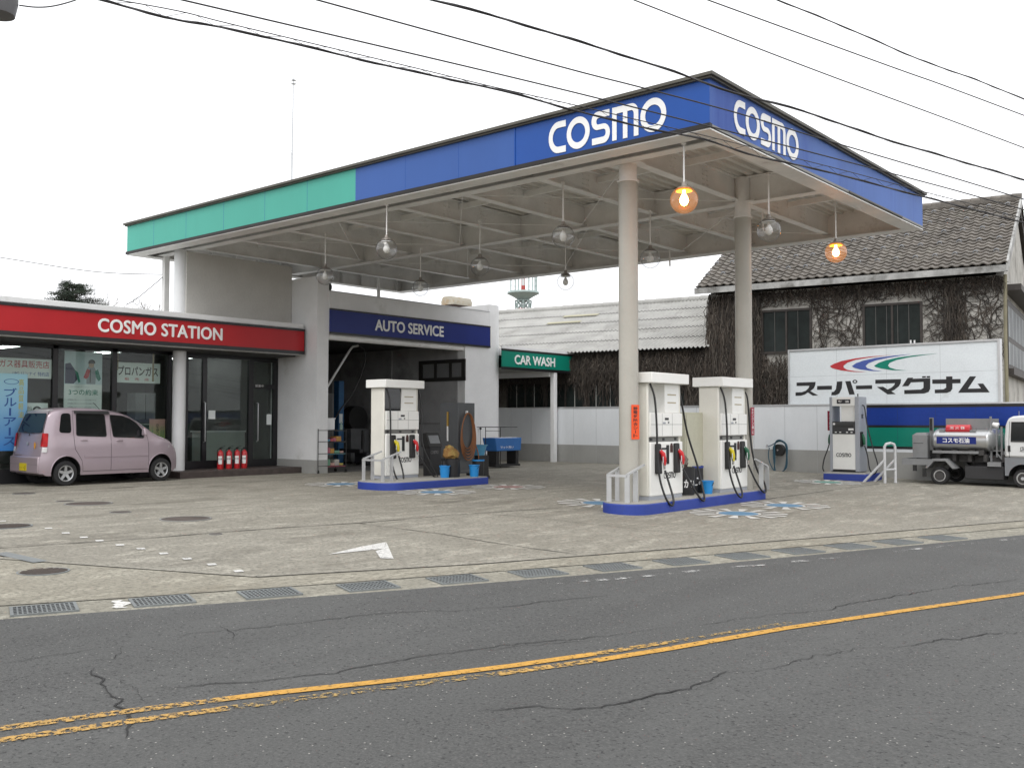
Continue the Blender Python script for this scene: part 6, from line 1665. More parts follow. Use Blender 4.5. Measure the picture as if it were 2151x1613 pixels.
def twheel(x, y, s, dual=False):
    w = obj('wheel', MB().cyl((x, y - .02, gzt + rR), (x, y + .1, gzt + rR), rR * .5, n=20), FRAME, lor)
    c = (x, y + .09, gzt + rR); ax = (0, s, 0); wd = .19
    obj('tyre', MB().lathe([(rR * .58, -wd / 2), (rR * .94, -wd / 2), (rR, -wd * .36), (rR, wd * .36), (rR * .94, wd / 2), (rR * .68, wd / 2), (rR * .60, wd * .40)], c, 36, ax), TYRE, w)
    pr_ = [(rR * .66, wd * .47), (rR * .62, wd * .5), (rR * .56, wd * .45), (rR * .50, -.02), (rR * .36, -.03), (rR * .30, .02), (0, .03)] if dual else [(rR * .66, wd * .47), (rR * .62, wd * .5), (rR * .56, wd * .42), (rR * .45, wd * .30), (rR * .3, wd * .42), (rR * .22, wd * .55), (0, wd * .55)]
    obj('rim', MB().lathe(pr_[:4] if dual else pr_, c, 36, ax), WH, w)
    obj('hub', MB().lathe(pr_[3:] if dual else [(rR * .2, wd * .5), (rR * .18, wd * .66), (0, wd * .66)], c, 24, ax), FRAME if dual else STEEL, w)
twheel(rwc.x, TYS + .02, -1, True); twheel(rwc.x, TYS + 1.38, 1, True)
twheel(fx, TYS + .03, -1); twheel(fx, TYS + 1.36, 1)
obj('axle', MB().cyl((rwc.x, TYS + .1, gzt + rR), (rwc.x, TYS + 1.45, gzt + rR), .06), FRAME, lor)
obj('gearbox', MB().box(TP(1150, 1).x, TYS + .6, gzt + .28, TP(2000, 1).x, TYS + 1.0, zf0 + .02).box(TP(1300, 1).x, TYS + .9, gzt + .25, TP(1800, 1).x, TYS + 1.4, zf0), FRAME, lor)
# ---------------------------------------------------------------- old house and shed behind the wall
TH = rad(7.7)
hd = Vector((-math.cos(TH), -math.sin(TH), 0)); hn = Vector((math.sin(TH), -math.cos(TH), 0))
H0 = Vector((aY(2108, 560, 30).x, 30, 0))
def HP(u, o, z): return H0 + hd * u + hn * o + Vector((0, 0, z))
def onh(px, py, o=0):
    r = ray(px, py); return CAM + r * ((H0 + hn * o - CAM).dot(hn) / r.dot(hn))
def hu(px, py, o=0): return (onh(px, py, o) - H0).dot(hd)
def hbox(m, u0, u1, o0, o1, z0, z1):
    return m.hexa([HP(u, o, z) for z in (z0, z1) for u, o in ((u0, o0), (u1, o0), (u1, o1), (u0, o1))])
PLAST = mat('stained_plaster', (.47, .455, .42), .85, var=.15, vs=1.2, fine=.08, bump=.2, dirt=(.15, .14, .12), dirt_s=.9, dirt_lo=.5)
TILE = mat('roof_tile', (.140, .126, .110), .6, var=.35, vs=2.5, fine=.12, dirt=(.19, .18, .15), dirt_s=1.3, dirt_lo=.55, spec=.4)
MOSS = mat('moss', (.06, .075, .03), .9, var=.3)
WOODD = mat('dark_window_wood', (.035, .028, .024), .6, var=.3, vs=5)
GREYB = mat('weathered_board', (.36, .36, .35), .7, var=.3, vs=2, dirt=(.08, .075, .065), dirt_s=1.6, dirt_lo=.47)
OLDGL = mat('dusty_glass', (.014, .019, .018), .25, var=.4, vs=1.5, fine=.02, spec=.25)
house = thing('old_house', 'old two storey house with brown pantile roof and vines on its stained walls', 'house', H0.copy())
UE = hu(1490, 640)
ZE = 5.95
obj('wall', hbox(MB(), 0, UE, -8.4, 0, -.3, 5.72), PLAST, house)
for u_ in (.0, UE - .2): obj('gable', MB().prism([HP(u_, .0, 5.721), HP(u_, -8.4, 5.721), HP(u_, -4.25, 8.3)], hd * .2), PLAST, house)
UR0, UR1 = -.16, hu(1459, 604, .55)
ZR = ZE + 4.8 * math.tan(rad(30))
roof = MB()
def roof_side(o_e, o_r, flip):
    L = math.hypot(abs(o_e - o_r), ZR - ZE); rows = int(L / .25); cols = int((UR1 - UR0) / .27)
    sd_ = Vector((0, 0, 0)) + hn * (o_r - o_e) + Vector((0, 0, ZR - ZE)); sd_.normalize(); nn = (hn * (1 if o_e > o_r else -1) * (ZR - ZE) + Vector((0, 0, abs(o_e - o_r)))).normalized()
    base = HP(UR0, o_e, ZE); du = (UR1 - UR0) / cols; dv = L / rows; S_ = 6
    wave = [(.0, .0), (.12, .028), (.28, .045), (.45, .03), (.62, .0), (.82, -.006)]
    for r_ in range(rows):
        A = []; B = []; jit = [rnd.uniform(-.006, .010) for _ in range(cols + 1)]
        for c in range(cols):
            for fx_, hh in wave:
                jz = jit[c]
                A.append(base + hd * (du * (c + fx_)) + sd_ * (dv * r_ - .035) + nn * (hh + .052 + jz)); B.append(base + hd * (du * (c + fx_)) + sd_ * (dv * (r_ + 1)) + nn * (hh + .004 + jz))
        iA, iB = roof.pv(A), roof.pv(B); iC = roof.pv([p - nn * .04 for p in A])
        for k in range(len(A) - 1):
            roof.idx([iA[k], iA[k + 1], iB[k + 1], iB[k]], 0); roof.idx([iC[k], iC[k + 1], iA[k + 1], iA[k]], 0)
        if not flip and r_ in (3, 7, 11, 15, 19):                 # snow guards on every second tile
            for c in range(1, cols, 2):
                p = base + hd * (du * (c + .3)) + sd_ * (dv * (r_ + .35)) + nn * .07
                roof.tube([p + hd * (.065 * math.cos(rad(a))) + nn * (.075 * math.sin(rad(a))) for a in range(0, 181, 30)], .016, 5, m=1)
roof_side(.55, -4.25, False); roof_side(-9.05, -4.25, True)
for u in range(int((UR1 - UR0) / .3)):
    roof.cyl(HP(UR0 + u * .3, -4.25, ZR + .06), HP(UR0 + u * .3 + .29, -4.25, ZR + .09), .12, .105, n=10)
hbox(roof, UR0, UR1, -4.45, -4.05, ZR - .06, ZR + .05)
obj('roof', roof, [TILE, mat('snow_guard_metal', (.35, .37, .40), .3, metal=.6, var=.1, fine=0)], house, angle=50, recalc=False)
ud = MB().prism([HP(UR0 + .05, .50, ZE - .02), HP(UR0 + .05, -4.25, ZR - .06), HP(UR0 + .05, -9.0, ZE - .02), HP(UR0 + .05, -8.6, ZE - .15), HP(UR0 + .05, -4.25, ZR - .25), HP(UR0 + .05, .1, ZE - .15)], hd * (UR1 - UR0 - .1))
obj('roof_boarding', ud, WOODD, house)
eb_ = MB(); hbox(eb_, UR0, UR1, .52, .58, ZE - .22, ZE - .03); obj('eave_board', eb_, GREYB, house)
bz = MB()
bz.prism([HP(UR0 - .02, .6, ZE - .20), HP(UR0 - .02, -4.25, ZR - .18), HP(UR0 - .02, -4.25, ZR + .08), HP(UR0 - .02, .6, ZE + .06)], hd * .06)
obj('barge_board', bz, GREYB, house)
dpx = MB(); dpx.tube([HP(-.05, .12, ZE - .25), HP(-.03, .12, 4), HP(-.05, .10, 0)], .05, 8); obj('downpipe', dpx, mat('downpipe_tan', (.22, .20, .13), .6, var=.2), house)
def hwindow(par, pa, pb, bars, name='window', o=.0, m=WOODD, g=OLDGL, bm=None, wf=.07):
    a, b = onh(*pa, o), onh(*pb, o); u0, u1 = sorted(((a - H0).dot(hd), (b - H0).dot(hd))); z0, z1 = sorted((a.z, b.z))
    f_ = MB(); hbox(f_, u0 - wf, u1 + wf, o, o + .06, z1, z1 + wf); hbox(f_, u0 - wf, u1 + wf, o, o + .08, z0 - wf, z0); hbox(f_, u0 - wf, u0, o, o + .06, z0, z1); hbox(f_, u1, u1 + wf, o, o + .06, z0, z1)
    um = (u0 + u1) / 2; hbox(f_, um - .03, um + .03, o, o + .05, z0, z1)
    wdo = obj(name, f_, m, par)
    g_ = MB(); hbox(g_, u0, u1, o - .01, o + .015, z0, z1); obj('pane', g_, g, wdo)
    if bars:
        b_ = MB()
        for k in range(1, bars): 
            u = u0 + (u1 - u0) * k / bars
            if abs(u - um) > .04: hbox(b_, u - .01, u + .01, o + .016, o + .035, z0, z1)
        obj('bars', b_, bm or WOODD, wdo)
    return wdo
hwindow(house, (1604, 657), (1702, 736), 4, bm=mat('bar_grey', (.07, .07, .065), .6))
w2 = hwindow(house, (1817, 645), (1934, 728), 5, bm=bpy.data.materials['bar_grey'])
for px in (1913, 1921): 
    q = onh(px, 718, .08); obj('bottle', MB().cyl(q - Vector((0, 0, .12)), q + Vector((0, 0, .05)), .025, n=8), LETTER, w2)
# gable side: window band with pale bars, dark lean-to strip
go = -hd
def GP(s, z, o=.0): return H0 + (-hn) * s + go * o + Vector((0, 0, z))      # s runs back along the gable wall
def gbox(m, s0, s1, z0, z1, o0, o1): return m.hexa([GP(s, z, o) for z in (z0, z1) for s, o in ((s0, o0), (s1, o0), (s1, o1), (s0, o1))])
gw__ = obj('window', gbox(MB(), .3, 6.5, 3.05, 5.05, .0, .06), WOODD, house)
g_ = MB()
for k in range(16): gbox(g_, .45 + k * .36, .60 + k * .36 - (.07 if k % 3 else 0), 3.98, 4.86, .061, .07); 
for k in range(16): gbox(g_, .45 + k * .36, .60 + k * .36 - (.07 if k % 3 else 0), 3.18, 3.82, .061, .07)
obj('pane', g_, mat('pale_window_bar', (.42, .45, .47), .5, var=.1), gw__)
obj('side_eave', gbox(MB(), -.1, 8.4, 5.25, 5.42, .0, .45), WOODD, house)
obj('sill_band', gbox(MB(), .0, 8.4, 2.86, 3.04, .0, .22), WOODD, house)
obj('lower_band', gbox(MB(), .0, 8.4, 1.55, 1.75, .0, .3), mat('rust_board', (.13, .09, .06), .8, var=.4), house)
obj('lower_wall', gbox(MB(), .0, 8.4, -.2, 1.549, .0, .04), mat('lower_wall_brown', (.09, .075, .06), .8, var=.3), house)

# shed with corrugated roof
shed = thing('old_shed', 'long low shed with pale corrugated roof and vine covered wall', 'shed', HP(13, 0, 0))
U0, U1 = UE + .02, UE + 12.5
obj('wall', hbox(MB(), U0, U1, -10.5, 0, -.3, 3.9), mat('shed_wall', (.15, .135, .115), .9, var=.3, vs=1.5, fine=.1, dirt=(.05, .045, .038), dirt_s=1.0, dirt_lo=.48), shed)
ZS = 3.98; SR = 24; OR_ = -5.4; OE = .35
ZSR = ZS + (OE - OR_) * math.tan(rad(SR)) * .92
sr = MB()
def corr(o_e, o_r, ze, zr_):
    rows = 5; Nn = int((U1 - UE + .35) / .022); ua = UE - .10
    for r_ in range(rows):
        t0, t1 = r_ / rows - .008, (r_ + 1) / rows
        A, B = [], []
        for k in range(Nn):
            u = ua + k * .022; hh = .028 * math.cos(2 * math.pi * u / .154)
            for L, t, dz in ((A, t0, .030), (B, t1, .0)):
                L.append(HP(u, o_e + (o_r - o_e) * t, ze + (zr_ - ze) * t + hh + dz))
        iA, iB = sr.pv(A), sr.pv(B); iC = sr.pv([p - Vector((0, 0, .014)) for p in A])
        for k in range(Nn - 1): sr.idx([iA[k], iA[k + 1], iB[k + 1], iB[k]]); sr.idx([iC[k], iC[k + 1], iA[k + 1], iA[k]], 1)
corr(OE, OR_, ZS, ZSR); corr(-11.1, OR_, ZS, ZSR)
SLATE = mat('corrugated_cement', (.37, .367, .35), .85, var=.16, vs=.9, fine=.1, dirt=(.22, .215, .20), dirt_s=.8, dirt_lo=.52)
obj('roof', sr, [SLATE, DARK], shed, angle=60, recalc=False)
rc__ = MB()
for k in range(26): rc__.cyl(HP(U0 + k * .48, OR_, ZSR + .02), HP(U0 + k * .48 + .47, OR_, ZSR + .035), .13, n=10)
obj('ridge_cap', rc__, SLATE, shed)
pt_ = MB()
for (ua, ub, t) in ((hu(1158, 678, -3.0), hu(1232, 672, -3.0), .745), (hu(1135, 690, -2.6), hu(1205, 684, -2.6), .60)):
    for tt in (t,):
        A = [HP(u, OE + (OR_ - OE) * tt, ZS + (ZSR - ZS) * tt + .065) for u in (ua, ub)]; B = [HP(u, OE + (OR_ - OE) * (tt + .03), ZS + (ZSR - ZS) * (tt + .03) + .065) for u in (ua, ub)]
        pt_.prism([A[0], A[1], B[1], B[0]], (0, 0, .02))
obj('roof_patch', pt_, mat('patch_yellow', (.38, .36, .26), .8), shed)
BARW = mat('pale_bars', (.48, .48, .45), .6, var=.1)
for a_, b_ in ((1068, 1142), (1150, 1228), (1238, 1298), (1310, 1372), (1385, 1440)):
    hwindow(shed, (a_, 808), (b_, 870), 4, bm=BARW, wf=.05)
sl_ = MB(); hbox(sl_, U0, U1, .02, .5, -.3, .1); obj('plinth', sl_, GREYW, shed)

# vines: many thin dry stems hanging on both walls
VIN = [mat('vine_brown', (.055, .043, .034), .9, var=.3), mat('vine_dark', (.030, .025, .021), .9, var=.3), mat('vine_grey', (.10, .085, .07), .9, var=.3)]
def ribbon(m, P, wd, k):
    V = []
    for i, p in enumerate(P):
        d = (P[min(i + 1, len(P) - 1)] - P[max(i - 1, 0)]).normalized(); s_ = d.cross(hn).normalized() * wd * (1 - .6 * i / len(P)) / 2
        V.append(m.pv([p - s_, p + s_]))
    for a, b in zip(V, V[1:]): m.idx([a[0], a[1], b[1], b[0]], k)
def hang(m, u, z, L, o, wd):
    P = [HP(u, o, z)]; n = 5; du = rnd.uniform(-.12, .12)
    for k in range(1, n): P.append(HP(u + du * k / n + rnd.uniform(-.07, .07), max(.02, o + rnd.uniform(-.06, .06)), z - L * k / (n - 1)))
    ribbon(m, P, wd, rnd.choice((0, 0, 1, 1, 2)))
vs_ = MB()
def blocked(u, z, wins):
    return any(a < u < b and c < z < d for a, b, c, d in wins)
WINS = []
for pa, pb in (((1604, 657), (1702, 736)), ((1817, 645), (1934, 728))):
    a, b = onh(*pa), onh(*pb); u0, u1 = sorted(((a - H0).dot(hd), (b - H0).dot(hd))); z0, z1 = sorted((a.z, b.z)); WINS.append((u0 - .05, u1 + .05, z0 - .1, z1 + .1))
us = hu(1600, 700)
for k in range(5200):                                   # dense mat on the left end of the house
    u = us + (UE - us) * rnd.random() ** .8; z = rnd.uniform(.8, 5.75)
    hang(vs_, u, z, rnd.uniform(.4, 1.4), rnd.uniform(.03, .24), rnd.uniform(.012, .035))
for k in range(1250):                                   # under the eaves
    u = rnd.uniform(0, us + .3); z = 5.72 - abs(rnd.gauss(0, .14)); L = abs(rnd.gauss(0, .22)) + .08
    if blocked(u, z - L, WINS): L *= .4
    hang(vs_, u, z, L, rnd.uniform(.02, .2), rnd.uniform(.01, .03))
for k in range(480):                                    # thick bunch by the right corner
    u = abs(rnd.gauss(1.3, .15)); z = rnd.uniform(2.4, 5.6); hang(vs_, u, z, rnd.uniform(.4, 1.2), rnd.uniform(.02, .15), rnd.uniform(.01, .03))
for k in range(700):
    u = rnd.uniform(us - 1.0, us + .2); z = rnd.uniform(1.4, 3.7); hang(vs_, u, z, rnd.uniform(.3, .9), rnd.uniform(.02, .15), rnd.uniform(.01, .03))
def creep(u, z, ang, n, wd, dep=0):
    P = [HP(u, .03, z)]
    for k in range(n):
        ang += rnd.gauss(0, .42); u += .11 * math.cos(ang); z += .11 * math.sin(ang)
        if not (0.02 < u < UE and 1.2 < z < 5.7) or blocked(u, z, WINS): break
        P.append(HP(u, .025 + rnd.uniform(0, .03), z))
        if dep < 3 and rnd.random() < .16: creep(u, z, ang + rnd.choice((-1, 1)) * rnd.uniform(.5, 1.2), n // 2 + 3, wd * .7, dep + 1)
    if len(P) > 1: ribbon(vs_, P, wd, rnd.choice((0, 1, 1)))
for k in range(62): creep(rnd.uniform(0, us), rnd.uniform(4.6, 5.6), rnd.uniform(-2.6, -.5), 28, .032)
for k in range(46): creep(rnd.uniform(0, us), rnd.uniform(2.0, 4.6), rnd.uniform(0, 6.28), 20, .022)
iv = obj('ivy', vs_, VIN, None, recalc=False); iv['kind'] = 'stuff'; iv['label'] = 'dry leafless vines covering the walls of the old house'; iv['category'] = 'vines'
v2 = MB()
SW = []
for a_, b_ in ((1068, 1142), (1150, 1228), (1238, 1298), (1310, 1372), (1385, 1440)):
    a, b = onh(a_, 808), onh(b_, 870); u0, u1 = sorted(((a - H0).dot(hd), (b - H0).dot(hd))); SW.append((u0, u1, min(a.z, b.z), max(a.z, b.z)))
for k in range(5200):
    u = rnd.uniform(U0 - .2, U1 - 1.5); z = 3.95 - abs(rnd.gauss(0, .45)); L = rnd.uniform(.3, 1.0)
    if blocked(u, z - L, SW) or blocked(u, z - L * .5, SW): L *= rnd.choice((.25, .3, .3, .35, .8))
    hang(v2, u, z, L, rnd.uniform(.03, .22), rnd.uniform(.01, .03))
for k in range(1500):
    u = rnd.uniform(U0 - .2, U0 + 5); z = rnd.uniform(1.6, 3.6)
    if blocked(u, z, SW) and rnd.random() < .95: continue
    hang(v2, u, z, rnd.uniform(.3, .9), rnd.uniform(.03, .22), rnd.uniform(.01, .03))
iv2 = obj('ivy', v2, VIN, None, recalc=False); iv2['kind'] = 'stuff'; iv2['label'] = 'dense dry vines hanging over the shed wall under its roof'; iv2['category'] = 'vines'

# ---------------------------------------------------------------- distance: radio tower, trees, mast
def far(px, py, d):
    r = ray(px, py); h = Vector((r.x, r.y, 0)).length; return CAM + r * (d / h)
DT = 240
RT_ = mat('tower_red', (.42, .06, .05), .5, fine=0); GT_ = mat('tower_green', (.34, .42, .41), .5, var=.1, fine=0); WT_ = mat('tower_white', (.6, .6, .6), .5, fine=0)
cT = far(1099, 700, DT); s_px = (far(1149, 700, DT) - far(1049, 700, DT)).length / 100
side = (far(1149, 700, DT) - far(1049, 700, DT)).normalized(); dep = Vector((-side.y, side.x, 0))
def TW(dx, py, dd=0): 
    z = far(1099, py, DT).z; return Vector((cT.x, cT.y, z)) + side * dx * s_px + dep * dd * s_px
tow = thing('radio_tower', 'distant lattice radio tower with round green platform and red and white mast', 'tower', Vector((cT.x, cT.y, 0)))
zp = [(33, 613), (34, 617), (22, 623), (11, 630), (5, 636)]
obj('platform', MB().lathe([(0, TW(0, 611).z)] + [(r * s_px, TW(0, y).z) for r, y in zp] + [(0, TW(0, 638).z)], (cT.x, cT.y, 0), 24), GT_, tow)
lt = MB(); K = 8
for k in range(K):
    a, b = 2 * math.pi * k / K, 2 * math.pi * (k + 1) / K
    f = lambda r, an, y: TW(r * math.cos(an), y, r * math.sin(an))
    ys_ = [632, 650, 668, 690, 720, 760, 820, 900]; rs = [17, 15.5, 16, 17, 18, 19, 21, 24]
    for i in range(len(ys_) - 1):
        lt.tube([f(rs[i], a, ys_[i]), f(rs[i + 1], a, ys_[i + 1])], .20, 4, m=1 if 648 < ys_[i] < 660 else 0)
        lt.tube([f(rs[i], a, ys_[i]), f(rs[i + 1], b, ys_[i + 1])], .11, 4, m=1 if 648 < ys_[i] < 660 else 0); lt.tube([f(rs[i], b, ys_[i]), f(rs[i + 1], a, ys_[i + 1])], .11, 4, m=1 if 648 < ys_[i] < 660 else 0)
        lt.tube([f(rs[i], a, ys_[i]), f(rs[i], b, ys_[i])], .13, 4, m=1 if ys_[i] == 650 else 0)
lt.tube([TW(0, 640), TW(0, 900)], .40, 8)
obj('lattice', lt, [GT_, RT_], tow)
ms = MB()
for k in range(8): ms.tube([TW(0, 614 - 14 * k), TW(0, 600 - 14 * k)], .42, 8, m=k % 2)
for sx in (-4, 4): ms.tube([TW(sx, 612), TW(sx * .6, 505)], .08, 4)
obj('mast', ms, [RT_, WT_], tow)
for k, (dx, dd, top) in enumerate([(-26, 0, 560), (-17, 8, 566), (-10, -10, 570), (12, 9, 566), (20, -6, 560), (28, 0, 555), (25, 12, 570)]):
    m = MB().tube([TW(dx, 614, dd), TW(dx, top, dd)], .17, 5)
    for y in (600, 588, 578): m.bar(TW(dx - 1.5, y, dd), TW(dx + 1.5, y, dd), .3, .5)
    obj('antenna', m, GT_, tow)
# trees behind the shop
NEED = [mat('needle_dark', (.022, .036, .022), .8, var=.3), mat('needle_mid', (.035, .052, .032), .8, var=.3)]
BARK = mat('bark', (.075, .062, .05), .9, var=.3)
c = far(152, 620, 62)
pz = lambda py: far(152, py, 62).z
pine = thing('pine_tree', 'dark green pine top showing above the red shop fascia', 'pine', (c.x, c.y, -.5))
lean = side
tk = MB().tube([Vector((c.x, c.y, -.5)), Vector((c.x, c.y, pz(680))) + side * .1, Vector((c.x, c.y, pz(600)))], [.28, .18, .05], 8)
cr = MB()
def clump(m, p, r, n, wd=.012, L=.16):
    for k in range(n):
        d = Vector((rnd.gauss(0, 1), rnd.gauss(0, 1), rnd.gauss(0, .6) + .35)).normalized(); q = p + Vector((rnd.gauss(0, r), rnd.gauss(0, r), rnd.gauss(0, r * .35)))
        s_ = d.cross(Vector((rnd.random(), rnd.random(), rnd.random()))).normalized() * wd
        m.face([q - s_, q + s_, q + d * L], rnd.choice((0, 0, 1)))
for lv in range(11):
    py = 599 + lv * 10.5; R = .9 + lv * .30; z = pz(py)
    for k in range(9 + lv):
        a = rnd.uniform(0, 6.28); rr__ = R * rnd.uniform(.35, 1.0); e = Vector((c.x + math.cos(a) * rr__, c.y + math.sin(a) * rr__, z + rnd.uniform(-.15, .2)))
        tk.tube([Vector((c.x, c.y, z - .2)), Vector((c.x, c.y, z - .1)).lerp(e, .6), e], [.05, .03, .012], 5)
        for t in (.5, .75, 1): clump(cr, Vector((c.x, c.y, z)).lerp(e, t), .17, 60, .016, .16)
obj('trunk', tk, BARK, pine); obj('crown', cr, NEED, pine, recalc=False)
TWIG = mat('bare_twig', (.12, .105, .09), .9, var=.2)
def bare(px, py, d, label, sc_=1.0):
    c = far(px, py, d); top = c.z
    t = thing('bare_tree', label, 'bare tree', (c.x, c.y, -.5), 0, 'leafless trees behind the shop')
    tr_, tw = MB(), MB()
    def grow(p, dr, L, r, lv):
        P = [p]; q = p.copy(); dd = dr.copy()
        for k in range(4):
            dd = (dd + Vector((rnd.gauss(0, .10), rnd.gauss(0, .10), rnd.gauss(0.03, .06)))).normalized(); q = q + dd * L / 4; P.append(q)
        (tr_ if lv < 2 else tw).tube(P, [r, r * .9, r * .8, r * .7, r * .6], 5 if lv < 3 else 3, caps=False)
        if lv >= 6: return
        for k in range(3):
            t_ = rnd.uniform(.45, 1.0); b_ = P[min(4, int(t_ * 4))]
            nd = (dd + Vector((rnd.gauss(0, .5), rnd.gauss(0, .5), rnd.gauss(.12, .25)))).normalized(); grow(b_, nd, L * rnd.uniform(.58, .78), r * .62, lv + 1)
    H_ = top + .5
    grow(Vector((c.x, c.y, -.5)), Vector((0, 0, 1)), H_ * .47, .16 * sc_, 0)
    k_ = (top + .5) / (max(v.z for v in tw.v) + .5)
    for m_ in (tr_, tw):
        for v in m_.v: v.z = (v.z + .5) * k_ - .5
    obj('trunk', tr_, BARK, t); obj('crown', tw, TWIG, t, recalc=False)
bare(207, 603, 66, 'leafless tree right of the pine, above the red fascia')
bare(232, 606, 70, 'leafless tree between the pine and the thin service wire', .9)
bare(264, 613, 72, 'small leafless tree nearest the white column', .9)
# mast on the canopy roof
b0 = aX(612, 378, -23.2); t0_ = aX(617, 160, -23.2)
t = thing('antenna_mast', 'thin antenna mast rising behind the green canopy fascia', 'antenna', (b0.x, b0.y, ZT - .15))
m = MB().tube([Vector((b0.x, b0.y, 6.54)), Vector((b0.x, b0.y, b0.z)).lerp(t0_, .5), t0_], [.035, .026, .012], 8)
for z in (.92, .955): m.box(t0_.x - .06, t0_.y - .06, b0.z + (t0_.z - b0.z) * z, t0_.x + .06, t0_.y + .06, b0.z + (t0_.z - b0.z) * z + .02)
obj('pole', m, STEEL, t)
q = aX(612, 320, -23.2); g1_, g2_ = aX(547, 388, -23.2), aX(618, 330, -23.2)
obj('guy_wire', MB().tube([q, Vector((q.x, g1_.y, 6.54))], .006, 4), STEEL, t); obj('guy_wire', MB().tube([q, Vector((q.x + 3.5, q.y + .4, 6.54))], .006, 4), STEEL, t)

# ---------------------------------------------------------------- overhead cables along the road edge
p0_, p1_ = EDGE[1], EDGE[-2]
cdir = Vector((p1_.x - p0_.x, p1_.y - p0_.y, 0)).normalized(); cn = Vector((-cdir.y, cdir.x, 0))
if cn.x > 0: cn = -cn
def onc(px, py, o):
    P0 = Vector((p0_.x, p0_.y, 0)) + cn * o; r = ray(px, py); return CAM + r * ((P0 - CAM).dot(cn) / r.dot(cn))
def cable(name, px, o, r, label, parent=None, lash=None):
    P = [onc(x, y, o) for x, y in px]
    a = P[0] + (P[0] - P[1]).normalized() * 12; b = P[-1] + (P[-1] - P[-2]).normalized() * 25
    return [a] + smooth(P, 5) + [b]
def add_cable(px, o, r, label, twist=0, mess=None):
    t = thing('overhead_cable', label, 'cable', onc(*px[len(px) // 2], o), 0, 'overhead cables crossing the photo')
    S_ = cable('', px, o, r, label)
    r *= .84
    obj('line', MB().tube(S_, r, 6), WIRE, t)
    if twist:
        Q = []
        L = 0
        D_ = []
        for a, b in zip(S_, S_[1:]):
            n = max(1, int((b - a).length / .12))
            D_ += [a.lerp(b, k / n) for k in range(n)]
        for k, p in enumerate(D_): Q.append(p + Vector((0, 0, 1)) * (r * 1.05 * math.sin(k * twist)) + cn * (r * 1.05 * math.cos(k * twist)))
        obj('second_line', MB().tube(Q, r * .7, 5), WIRE, t)
    if mess:
        M_ = cable('', mess, o, r, label); obj('messenger', MB().tube(M_, r * .55, 5), WIRE, t)
        def at(P, s_):
            best = min(range(len(P) - 1), key=lambda i: abs((P[i] - Vector((p0_.x, p0_.y, P[i].z))).dot(cdir) - s_)); i = best
            a, b = (P[i]).dot(cdir), (P[i + 1]).dot(cdir); tt = (s_ + Vector((p0_.x, p0_.y, 0)).dot(cdir) - a) / (b - a); return P[i] + (P[i + 1] - P[i]) * tt
        hz_m = MB(); s_ = -8; k = 0
        while s_ < 30:
            hz_m.tube([at(M_, s_), at(S_, s_ + .16)], .0025, 4, caps=False); hz_m.tube([at(S_, s_ + .16), at(M_, s_ + .34)], .0025, 4, caps=False); s_ += .42
        obj('lashing', hz_m, WIRE, t)
B1 = [(225, 4), (375, 43), (500, 65), (819, 140), (1054, 191), (1202, 231), (1346, 267), (1477, 293), (1595, 330), (1709, 354), (1844, 389), (1980, 424), (2151, 468)]
M1 = [(225, -3), (375, 24), (500, 55), (858, 140), (1040, 184), (1215, 223), (1363, 258), (1503, 291), (1652, 328), (1783, 361), (1936, 402), (2060, 434), (2151, 460)]
add_cable(B1, 0, .0115, 'lowest cable bundle, lashed under a thin messenger wire across the canopy fascia', .9, M1)
add_cable([(380, 0), (979, 140), (1240, 203), (1490, 266), (1695, 318), (1980, 393), (2080, 421), (2151, 441)], .3, .0095, 'plain black cable just above the lashed bundle')
add_cable([(664, 0), (1175, 140), (1346, 184), (1542, 236), (1722, 291), (1980, 367), (2151, 419)], .5, .010, 'thin black cable crossing the right blue fascia through its lettering')
add_cable([(905, 0), (1075, 45), (1376, 138), (1542, 195), (1687, 234), (1848, 289), (1980, 328), (2151, 378)], .2, .0135, 'thick twisted cable passing the top corner of the canopy', .7)
add_cable([(1330, 0), (1691, 140), (1980, 247), (2151, 311)], .6, .0095, 'black cable in the sky right above the canopy corner')
add_cable([(1485, 0), (1870, 140), (1980, 179), (2151, 243)], .7, .010, 'second highest cable in the sky at right')
add_cable([(1632, 0), (1780, 60), (1930, 125), (2050, 168), (2151, 209)], .9, .0105, 'highest cable in the sky at upper right', .8)
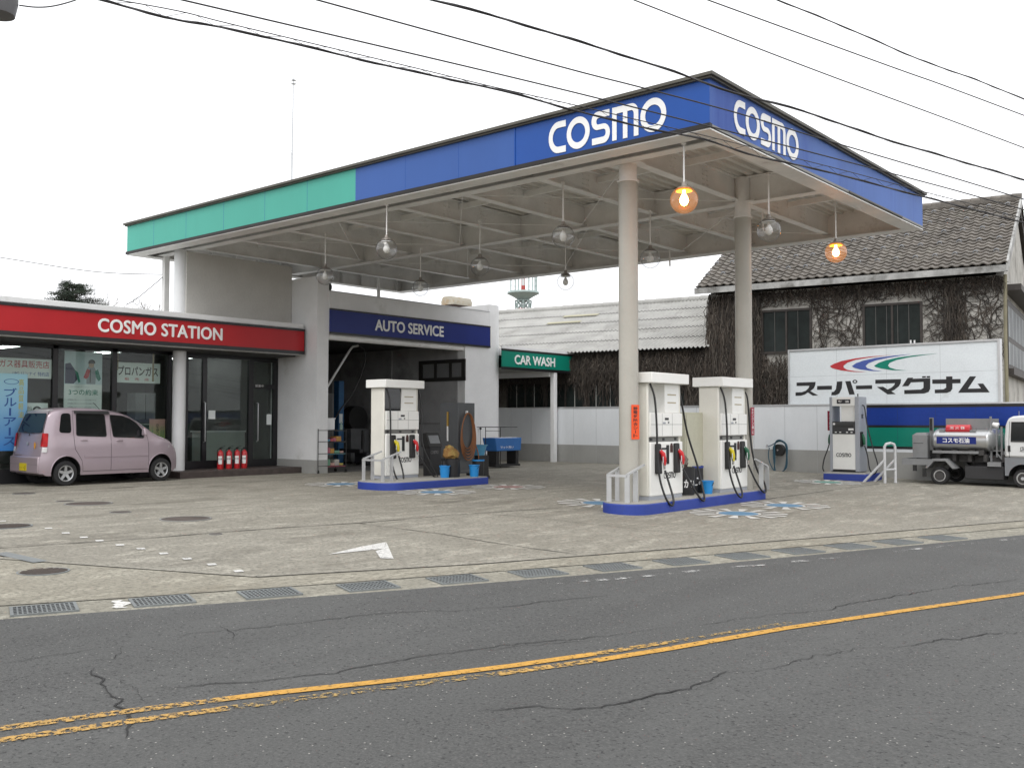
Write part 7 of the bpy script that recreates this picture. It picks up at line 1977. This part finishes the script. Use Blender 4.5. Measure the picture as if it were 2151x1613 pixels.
# service wires at the left
s0_, s1_ = aX(-20, 540, -26), aX(348, 577, -23.6)
tag(obj('service_wire', MB().tube(smooth([aX(-300, 495, -30), aX(0, 541, -27), aX(200, 571, -25), s1_]), .010, 5), WIRE), 'thin service wire running level to the canopy from the left border', 'cable')
m = MB().tube(smooth([s1_, aX(315, 605, -23.8), aX(285, 629, -24.0), aX(265, 640, -24.2)]), .010, 5)
q = aX(287, 630, -24.0); m.tube([q + Vector((0, .09 * math.cos(a * .6), .09 * math.sin(a * .6) - .04)) for a in range(11)], .006, 4, closed=True)
tag(obj('service_wire', m, WIRE), 'thin slanting service wire with a small loop left of the white column', 'cable')
# pole with transformer, mostly beyond the left border
tc_ = onc(-6, 8, -.2); rb_ = (onc(38, 8, -.2) - tc_).length
zb0 = onc(10, 35, -.2).z
pole_c = tc_ - cdir * (rb_ + .28)
t = thing('utility_pole', 'grey pole transformer reaching in at the upper left corner', 'utility pole', (pole_c.x, pole_c.y, gz(pole_c.x)))
obj('pole', MB().cyl((pole_c.x, pole_c.y, gz(pole_c.x) - .1), (pole_c.x, pole_c.y, zb0 + 4), .17, .13, n=20), mat('pole_concrete', (.30, .30, .29), .8), t)
tz = MB().lathe([(0, 0), (rb_ * .86, 0), (rb_, .10), (rb_, .85), (rb_ * .9, .95), (0, .98)], (tc_.x, tc_.y, zb0), 28)
tf = obj('transformer', tz, mat('transformer_grey', (.11, .11, .115), .5), t)
obj('bushing', MB().cyl((tc_.x, tc_.y, zb0 + .6), (tc_.x + cdir.x * (rb_ + .18), tc_.y + cdir.y * (rb_ + .18), zb0 + .62), .02, n=8).cyl((tc_.x + cdir.x * (rb_ + .1), tc_.y + cdir.y * (rb_ + .1), zb0 + .5), (tc_.x + cdir.x * (rb_ + .1), tc_.y + cdir.y * (rb_ + .1), zb0 + .68), .03, n=8), DARK, tf)
obj('lead_wire', MB().tube(smooth([onc(40, 12, -.2), onc(75, 16, -.2), (onc(110, 14, -.2)), onc(150, 4, -.2), onc(180, -8, -.2)]), .006, 5), WIRE, t)
obj('bracket', MB().bar(tc_ + Vector((0, 0, .2)), pole_c + Vector((0, 0, zb0 + .4 - 0)) if False else Vector((pole_c.x, pole_c.y, tc_.z + .2)), .06, .06), STEEL, t)
